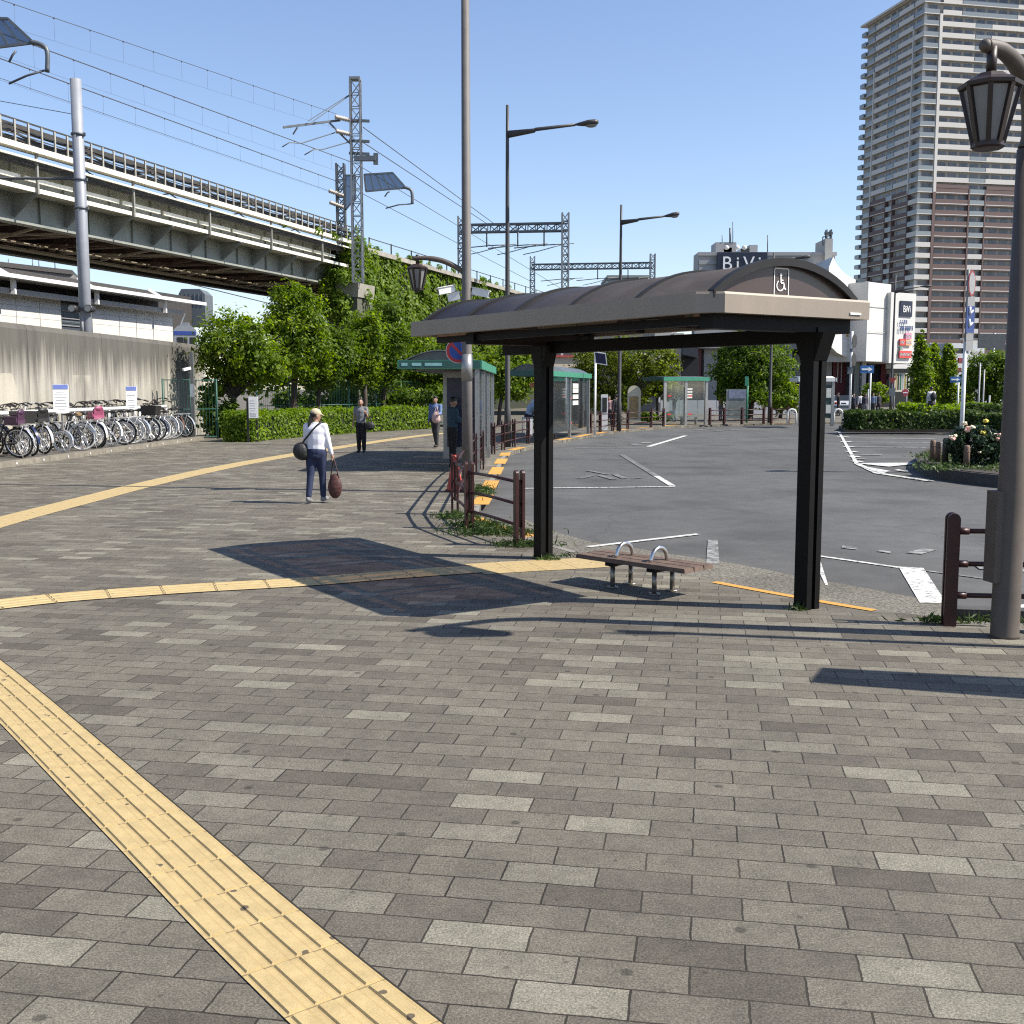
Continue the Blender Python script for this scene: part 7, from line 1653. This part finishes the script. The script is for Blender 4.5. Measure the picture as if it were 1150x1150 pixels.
# parked white car far right of the column, and a far one
def car(label, c, rz, col, s=1.):
    t = thing('parked_car', label, 'car', c, None, rz); m_ = M('car_' + str(col[0]), col, .25, .1, .05)
    bm = MB(); prof = [(-2.0, .3), (2.0, .3), (2.05, .6), (1.95, .82), (1.1, .95), (.5, 1.4), (-1.2, 1.45), (-1.85, 1.0), (-2.05, .7)]
    o = [Vector((x, -.8, z)) for x, z in prof]; bm.slab(o, (0, 1.6, 0)); bm.obj('body', m_, t, True)
    gl = [(.98, .95), (.46, 1.33), (-1.12, 1.37), (-1.6, .98)]
    for sy in (-.815, .805): bm = MB(); bm.slab([Vector((x, sy, z)) for x, z in gl], (0, .01, 0)); bm.obj('window', MDK, t, True)
    bm = MB(); bm.add([(1.12, -.7, .97), (1.12, .7, .97), (.53, .7, 1.39), (.53, -.7, 1.39)], [(0, 1, 2, 3)]); bm.obj('windscreen', MDK, t, True)
    bm = MB(); bm.add([(-1.82, -.68, 1.04), (-1.82, .68, 1.04), (-1.27, .68, 1.43), (-1.27, -.68, 1.43)], [(0, 1, 2, 3)]); bm.v = [(x - .02, y, z + .02) for x, y, z in bm.v]; bm.obj('rear_window', MDK, t, True)
    bm = MB(); bm.box((-2.04, 0, .52), (.08, 1.5, .12)); bm.box((-2.07, 0, .8), (.03, .4, .12)); bm.obj('bumper', GALD, t, True)
    for x in (-1.25, 1.25):
        for y in (-.78, .78): bm = MB(); bm.tube([(x, y - .1, .32), (x, y + .1, .32)], .32, 16); wl = bm.obj('wheel', TYRE, t, True); bm = MB(); bm.tube([(x, y - .11, .32), (x, y + .11, .32)], .18, 12); bm.obj('rim', RIMM, wl, True)
    for y in (-.6, .6): bm = MB(); bm.ball((2.0, y, .68), (.08, .16, .09), 8, 6); bm.obj('headlight', FROST, t, True); bm = MB(); bm.ball((-2.0, y, .8), (.06, .12, .12), 8, 6); bm.obj('tail_light', SIGNR, t, True)
    return t
c = P(946, 470, 92); c.z = 0; car('white car parked behind the white bus stop', c, R(75), (.7, .7, .7))
c = P(1117, 466, 110); c.z = 0; car('distant white car seen over the island hedge at the right', c, R(10), (.68, .69, .7))
bm = MB(); 
# ------------------------------------------------------------------ people
def fuse(name, prims, mat, parent, vox, smooth=2):
    bm = MB()
    for p in prims:
        if p[0] == 'c': bm.capsule(p[1], p[2], p[3], p[4], 10)
        else: bm.ball(p[1], p[2], 12, 8, p[3] if len(p) > 3 else None)
    o = bm.obj(name, mat, None, True)
    m = o.modifiers.new('r', 'REMESH'); m.mode = 'VOXEL'; m.voxel_size = vox
    s = o.modifiers.new('s', 'SMOOTH'); s.iterations = smooth; s.factor = .5
    bpy.context.view_layer.update()
    me = bpy.data.meshes.new_from_object(o.evaluated_get(bpy.context.evaluated_depsgraph_get()))
    o.modifiers.clear(); old = o.data; o.data = me; me.name = name; bpy.data.meshes.remove(old)
    me.polygons.foreach_set('use_smooth', [True] * len(me.polygons))
    if not me.materials: me.materials.append(mat)
    if parent is not None: o.parent = parent; OFF[o.name] = Vector((0, 0, 0))
    return o
SKIN = M('skin', (.44, .25, .17), .5, var=.08, scale=12); HAIRB = M('hair_black', (.018, .014, .012), .45, var=.3); EYE = M('eye_dark', (.02, .02, .02), .3); MOUTH = M('mouth', (.35, .12, .1), .5)
def person(label, loc, face, hgt, top=(.5, .5, .5), legs=(.05, .05, .06), shoes=(.05, .05, .05), sleeve='long', legL=(0, 0), legR=(0, 0), armL=(0, 0, .1), armR=(0, 0, .1),
           lean=0., hair='short', head=(0, 0), sit=False, vox=.018, cap=None, hood=None, wide=1., shirt_len=.06, shoe_sole=None, topmat=None, flare=1.):
    t = thing('person', label, 'person', loc, None, face); sc = hgt / 1.70
    V3 = lambda x, y, z: Vector((x, y, z))
    bodyp, shirt, trou, shoe = [], [], [], []
    piv = V3(0, 0, .92); Rl = Matrix.Rotation(-lean, 3, 'X')
    up = lambda p: piv + Rl @ (p - piv)
    hand = {}; lows = []
    for s, (a, k) in ((-1, legL), (1, legR)):
        hip = V3(.088 * s, 0, .92); kn = hip + .43 * V3(0, math.sin(a), -math.cos(a)); an = kn + .41 * V3(0, math.sin(a - k), -math.cos(a - k))
        fd = a - k + .0; toe = an + V3(.012 * s, .15 * math.cos(fd * .8), .15 * math.sin(fd * .8) - .05); heel = an + V3(0, -.04, -.045)
        bodyp += [('c', hip, kn, .082, .055), ('c', kn, an, .054, .038), ('c', heel, toe, .036, .03)]
        trou += [('c', hip, kn, .1 * wide, .072 * flare), ('c', kn, an + (kn - an) * .06, .07 * flare, .056 * flare)]
        shoe += [('c', heel + V3(0, 0, .005), toe, .046, .04), ('c', an - V3(0, 0, .02), heel, .043, .042)]
        lows.append(min(heel.z, toe.z) - .045)
    trou += [('b', V3(0, -.01, .93), (.168 * wide, .13 * wide, .14)), ('b', V3(0, -.02, .86), (.13 * wide, .12 * wide, .1)), ('b', V3(0, -.01, .80), (.09 * wide, .085, .09))]
    bodyp += [('b', V3(0, 0, .95), (.15, .11, .13)), ('b', up(V3(0, 0, 1.14)), (.135, .095, .17)), ('b', up(V3(0, 0, 1.31)), (.165, .105, .15)), ('c', up(V3(0, -.01, 1.40)), up(V3(0, .015, 1.52)), .055, .05), ('c', up(V3(-.13, 0, 1.40)), up(V3(.13, 0, 1.40)), .055, .055)]
    shirt += [('b', up(V3(0, -.005, 1.17)), (.172 * wide, .124 * wide, .31)), ('b', up(V3(0, 0, 1.0)) , (.162 * wide, .125 * wide, .13 + shirt_len)), ('b', up(V3(0, 0, 1.15)), (.155 * wide, .118 * wide, .18)), ('b', up(V3(0, 0, 1.30)), (.18 * wide, .122 * wide, .15)), ('c', up(V3(-.14, -.005, 1.395)), up(V3(.14, -.005, 1.395)), .068, .068), ('c', up(V3(0, -.012, 1.40)), up(V3(0, 0, 1.445)), .07, .062)]
    for s, (b, e, ab) in ((-1, armL), (1, armR)):
        sh_ = up(V3(.175 * s, 0, 1.40)); d1 = V3(s * math.sin(ab), math.sin(b) * math.cos(ab), -math.cos(b) * math.cos(ab)); el = sh_ + .285 * d1
        d2 = V3(s * math.sin(ab) * (1 - e * .55), math.sin(b + e) * math.cos(ab), -math.cos(b + e) * math.cos(ab)).normalized(); wr = el + .245 * d2
        bodyp += [('c', sh_, el, .048, .039), ('c', el, wr, .038, .026)]
        shirt += [('c', sh_, sh_.lerp(el, 1. if sleeve == 'long' else .6), .068, .056)]
        if sleeve == 'long': shirt += [('c', el, el.lerp(wr, .93), .054, .042)]
        hand[s] = (wr, d2)
        bodyp += [('c', wr, wr + d2 * .055, .028, .034), ('b', wr + d2 * .065, (.026, .036, .04))]
    hc = up(V3(0, .03, 1.60)); Rh = Matrix.Rotation(head[0], 3, 'Z') @ Matrix.Rotation(head[1], 3, 'X')
    H3 = lambda x, y, z: hc + Rh @ V3(x, y, z)
    bodyp += [('b', hc, (.076, .096, .112), Rh), ('b', H3(0, .03, -.06), (.055, .062, .058), Rh), ('c', H3(0, .094, .008), H3(0, .11, -.022), .011, .017), ('b', H3(-.078, -.005, -.01), (.012, .022, .032), Rh), ('b', H3(.078, -.005, -.01), (.012, .022, .032), Rh)]
    low = min(lows) if not sit else 0.
    body = fuse('body', bodyp, SKIN, t, vox, 2)
    # fingers are separate short chains rooted in the palm, joined into the body mesh
    fb_ = MB()
    for s, (wr, d2) in hand.items():
        side = Vector((0, 1, 0)) - d2 * d2.y; side = side.normalized() if side.length > .1 else Vector((1, 0, 0)); inn = d2.cross(side).normalized()
        if inn.x * s > 0: inn = -inn
        for k, ln in enumerate((.066, .075, .07, .056)):
            r0 = wr + d2 * .08 + side * (.027 - .018 * k); m1 = r0 + d2 * ln * .55 + inn * .008; m2_ = m1 + d2 * ln * .45 + inn * .022
            fb_.tube([r0, m1, m2_], [.0095, .009, .007], 6)
        r0 = wr + d2 * .03 + side * .028; fb_.tube([r0, r0 + d2 * .035 + side * .018 + inn * .01, r0 + d2 * .06 + side * .014 + inn * .022], [.012, .011, .008], 6)
    me = body.data; b2_ = bmesh.new(); b2_.from_mesh(me)
    tmp = bpy.data.meshes.new('f'); tmp.from_pydata(fb_.v, [], fb_.f); b2_.from_mesh(tmp); b2_.to_mesh(me); b2_.free(); bpy.data.meshes.remove(tmp)
    me.polygons.foreach_set('use_smooth', [True] * len(me.polygons))
    def cm(c, nm, sc_=40., var=.12): return M('%s_%.2f_%.2f_%.2f' % (nm, *c), c, .8, var=var, scale=sc_, bump=.25)
    fuse('shirt', shirt, topmat or cm(top, 'cloth'), t, vox * .9, 3)
    fuse('trousers', trou, cm(legs, 'cloth'), t, vox * .9, 3)
    fuse('shoes', shoe, cm(shoes, 'shoe'), t, vox * .8, 1)
    hb = []
    if hair == 'short': hb = [('b', H3(0, -.018, .03), (.083, .098, .098), Rh), ('b', H3(0, .055, .085), (.06, .045, .035), Rh)]
    elif hair == 'long': hb = [('b', H3(0, -.022, .028), (.086, .1, .1), Rh), ('b', hc + Matrix.Rotation(head[0], 3, 'Z') @ V3(0, -.105, -.07), (.07, .04, .10)), ('c', H3(-.068, -.03, .05), hc + V3(-.07, -.07, -.07), .026, .02), ('c', H3(.068, -.03, .05), hc + V3(.07, -.07, -.07), .026, .02), ('b', H3(0, .05, .09), (.06, .04, .03), Rh)]
    elif hair == 'tail': hb = [('b', H3(0, -.022, .02), (.084, .098, .09), Rh), ('c', H3(0, -.095, -.05), H3(.01, -.12, -.25), .04, .022)]
    if hb: fuse('hair', hb, HAIRB, t, vox * .8, 1)
    bm = MB()
    for s in (-1, 1): bm.ball(H3(.031 * s, .085, .005), (.011, .007, .007), 6, 4)
    bm.obj('eyes', EYE, t, True)
    bm = MB(); bm.ball(H3(0, .088, -.058), (.021, .006, .006), 8, 4); bm.obj('mouth', MOUTH, t, True)
    if cap:
        bm = MB(); vs = []
        fuse('cap', [('b', H3(0, -.01, .05), (.092, .108, .085), Rh), ('b', H3(0, .1, .025), (.068, .065, .012), Rh @ Matrix.Rotation(-.2, 3, 'X'))], cm(cap, 'cap'), t, vox * .8, 1)
    if hood: fuse('hood', [('b', H3(0, -.02, .02), (.1, .115, .125), Rh), ('c', H3(0, -.06, -.1), H3(0, .03, -.12), .075, .06)], cm(hood, 'cloth'), t, vox, 2)
    t.scale = (sc,) * 3; t.location.z = loc[2] - low * sc if not sit else loc[2]
    L2W = Matrix.Translation(t.location) @ Matrix.Rotation(face, 4, 'Z') @ Matrix.Diagonal((sc, sc, sc, 1))
    return t, L2W, hand
def bagmat(nm, c, var=.15, sc_=20.): return M(nm, c, .6, var=var, scale=sc_, bump=.2)
def tophem(name, label, cat, prims, mat, straps, smat, vox=.012):
    o = fuse(name, prims, mat, None, vox, 2)
    vs = [v.co.copy() for v in o.data.vertices]; c = sum(vs, Vector()) / len(vs); c.z = min(v.z for v in vs)
    t = thing(name, label, cat, c); o.data.transform(Matrix.Translation(-c)); o.name = 'bag_body'; o.parent = t
    for pts, r in straps:
        bm = MB(); bm.tube(smooth_line(pts, 5), r, 6); bm.obj('strap', smat, t)
    return t
# woman walking away in the white blouse
c = G(356, 565)
sh_mat = M('blouse_white', (.66, .66, .72), .8, var=.08, scale=14, bump=.3)
lady, W1, hd1 = person('woman in white blouse, jeans and beige cap walking away with two bags', c, R(-12), 1.57, legs=(.02, .032, .085), shoes=(.25, .25, .26), legL=(-.16, .12), legR=(.18, .12), armL=(.25, .5, .16), armR=(.05, .1, .22), hair='tail', head=(R(-48), -.12), cap=(.56, .47, .31), wide=1.2, shirt_len=.16, topmat=sh_mat)
wr, dr = hd1[1]; hp = W1 @ (wr + dr * .12)
bg1 = tophem('handbag', 'brown patterned handbag carried low in the right hand of the woman in the white blouse', 'bag', [('b', hp + Vector((.02, 0, -.46)), (.125, .07, .2)), ('b', hp + Vector((.02, 0, -.36)), (.095, .055, .14))], bagmat('bag_brown', (.09, .028, .022), .8, 16.), [([hp + Vector((-.06, .03, -.3)), hp + Vector((-.01, .01, -.05)), hp + Vector((.0, 0, .02)), hp + Vector((.03, -.01, -.05)), hp + Vector((.09, -.02, -.3))], .012)], bagmat('bag_strap_brown', (.07, .03, .025)))
q = lambda x, y, z: W1 @ Vector((x, y, z))
bg2 = tophem('shoulder_bag', 'black shoulder bag at the left hip of the woman in the white blouse', 'bag', [('b', q(-.25, -.12, .95), (.14, .1, .15)), ('b', q(-.22, -.1, .88), (.13, .09, .1))], bagmat('bag_black', (.02, .02, .022)), [([q(-.24, -.14, 1.05), q(-.12, -.15, 1.2), q(.02, -.14, 1.36), q(.11, -.08, 1.46), q(.13, 0, 1.475), q(.1, .1, 1.42), q(-.05, .16, 1.25), q(-.22, .06, 1.02)], .015)], bagmat('bag_black', (.02, .02, .022)))
# woman facing us in grey
c = G(406, 508.5)
def stripe_mat():
    m, nt, b = nodes('striped_grey'); L = nt.links.new; tc = N(nt, 'ShaderNodeTexCoord'); w = N(nt, 'ShaderNodeTexWave', i_Scale=9., bands_direction='Z'); L(tc.outputs['Object'], w.inputs['Vector'])
    r = ramp(nt, [(.4, (.09, .095, .11)), (.6, (.24, .25, .27))]); L(w.outputs['Fac'], r.inputs[0]); L(r.outputs[0], b.inputs['Base Color']); b.inputs['Roughness'].default_value = .85; return m
w2, W2, hd2_ = person('woman in grey striped top and black trousers looking up in front of the hedge', c, R(176), 1.62, legs=(.012, .012, .013), shoes=(.02, .02, .02), sleeve='short', legL=(.06, .08), legR=(-.04, .05), armL=(.25, 1.9, .16), armR=(.0, .15, .16), hair='long', head=(0, .5), topmat=stripe_mat(), flare=1.18)
q = lambda x, y, z: W2 @ Vector((x, y, z))
tophem('handbag', 'black handbag hanging from the arm of the woman in the grey striped top', 'bag', [('b', q(-.31, .12, .86), (.16, .08, .11)), ('b', q(-.31, .12, .80), (.15, .08, .08))], bagmat('bag_black', (.02, .02, .022)), [([q(-.4, .12, .92), q(-.33, .1, 1.08), q(-.3, .1, 1.12), q(-.27, .1, 1.08), q(-.22, .12, .92)], .012)], bagmat('bag_black', (.02, .02, .022)))
# man walking towards us with a pink bag
c = G(489.5, 503)
w3, W3, hd3 = person('man in light blue shirt and dark trousers walking by the first bus stop', c, R(165), 1.69, top=(.14, .22, .42), legs=(.045, .045, .05), shoes=(.05, .035, .03), legL=(.3, .25), legR=(-.26, .2), armL=(.35, 1.2, .1), armR=(-.1, .25, .12), hair='short')
q = lambda x, y, z: W3 @ Vector((x, y, z))
tophem('tote_bag', 'pale pink tote bag carried by the man in the light blue shirt', 'bag', [('b', q(-.1, .24, 1.02), (.14, .08, .2)), ('b', q(-.1, .24, .95), (.15, .08, .13))], bagmat('bag_pink', (.6, .42, .4)), [([q(-.2, .24, 1.12), q(-.15, .26, 1.3), q(-.1, .2, 1.38), q(-.03, .26, 1.12)], .012)], bagmat('bag_pink', (.6, .42, .4)))
# person at the poster
c = P(508.5, 515, 27.4); c.z = 0
w4, W4, hd4 = person('man in dark teal jacket and black trousers reading in front of the bus stop poster', c, R(-62), 1.72, top=(.03, .075, .11), legs=(.01, .01, .012), legL=(.03, .03), legR=(-.03, .02), armL=(.3, 1.5, .08), armR=(.3, 1.45, .08), hair='short', head=(0, -.35), wide=1.02)
q = lambda x, y, z: W4 @ Vector((x, y, z))
bm = MB(); cc = q(.08, .36, 1.16); bm.box(cc, (.2, .012, .27), R(-62) + .3, R(-25)); tag(bm.obj('paper', SIGNW), 'white paper held by the man in the dark teal jacket', 'paper')
# seated hooded person
c = P(592, 470, 49); c.z = .02
w5, W5, hd5 = person('person in pale blue hooded jacket sitting bent forward behind the guard fence', Vector((c.x, c.y, -.1)), R(-70), 1.62, top=(.36, .46, .62), legs=(.03, .03, .04), legL=(1.4, 1.45), legR=(1.35, 1.4), armL=(.8, .8, .12), armR=(.7, .9, .12), hair='none', hood=(.45, .54, .68), head=(0, -.5), lean=.45, sit=True)
bm = MB(); bm.box((c.x, c.y, .68), (.5, .45, .06)); 
for sx in (-.2, .2):
    for sy in (-.17, .17): bm.tube([(c.x + sx, c.y + sy, 0), (c.x + sx, c.y + sy, .65)], .025, 6)
tag(bm.obj('stool', WHITEP), 'white seat under the person in the pale blue hood', 'seat')
# far figures
def far(label, px, pyb, d, face, hgt, **kw):
    c = P(px, pyb, d); c.z = 0; return person(label, c, face, hgt, vox=.03, **kw)
far('person in black top and blue jeans standing in the third bus stop', 757, 470, 66, R(100), 1.6, top=(.015, .015, .018), legs=(.07, .11, .2), legL=(.25, .2), legR=(-.1, .1), hair='short')
far('person in pink top between the third bus stop and the map board', 809, 471, 70, R(-60), 1.6, top=(.55, .28, .24), legs=(.3, .3, .33), sleeve='short', armL=(.3, 1.2, .1), hair='short')
far('person in black clothes behind the street light by the kiosk', 692, 478, 57, R(30), 1.66, top=(.02, .02, .024), legs=(.02, .02, .025), hair='short')
far('person in pink blouse beside the information kiosk', 684, 478, 58, R(160), 1.58, top=(.5, .3, .3), legs=(.05, .05, .06), hair='long')
for (x, d, top, legs, fc, lab) in ((958, 74, (.02, .025, .05), (.02, .02, .03), 170, 'person in navy standing right of the two plate sign post'), (966, 78, (.5, .5, .52), (.03, .03, .04), 20, 'person in pale shirt in the small crowd by the glass tower'), (971, 76, (.03, .03, .05), (.2, .2, .22), 190, 'person in dark jacket and grey trousers in the small crowd'), (980, 80, (.18, .24, .36), (.04, .04, .05), 160, 'person in blue shirt under the small round tree'), (986, 84, (.03, .03, .035), (.03, .03, .04), 10, 'person in black at the right end of the small crowd'), (941, 80, (.03, .03, .03), (.03, .03, .04), 90, 'person in black right of the white bus stop frame'), (872, 78, (.03, .03, .035), (.05, .05, .06), 120, 'person in dark clothes under the low tree left of the column'), (829, 80, (.25, .25, .27), (.03, .03, .04), 200, 'person in grey behind the map board')):
    far(lab, x, 466, d, R(fc), 1.65, top=top, legs=legs, legL=(.15, .1), legR=(-.12, .1), hair='short')
c = P(1064.5, 470, 68); c.z = .0
w6, W6, _ = person('person in white shirt with black backpack behind the island hedge', Vector((P(1049, 470, 57).x, 57.5, .35)), R(10), 1.7, vox=.025, top=(.6, .6, .6), legs=(.05, .05, .06), hair='short')
q = lambda x, y, z: W6 @ Vector((x, y, z))
tophem('backpack', 'black backpack worn by the person behind the island hedge', 'bag', [('b', q(0, -.2, 1.2), (.16, .11, .24))], bagmat('bag_black', (.02, .02, .022)), [], None, .025)

for o in bpy.data.objects:
    if o.get('category') is None and o.get('kind') is None and o.parent is None and o.type in ('MESH',): print('UNTAGGED', o.name)
print('OBJECTS', len(bpy.data.objects), 'POLYS', sum(len(m.polygons) for m in bpy.data.meshes))
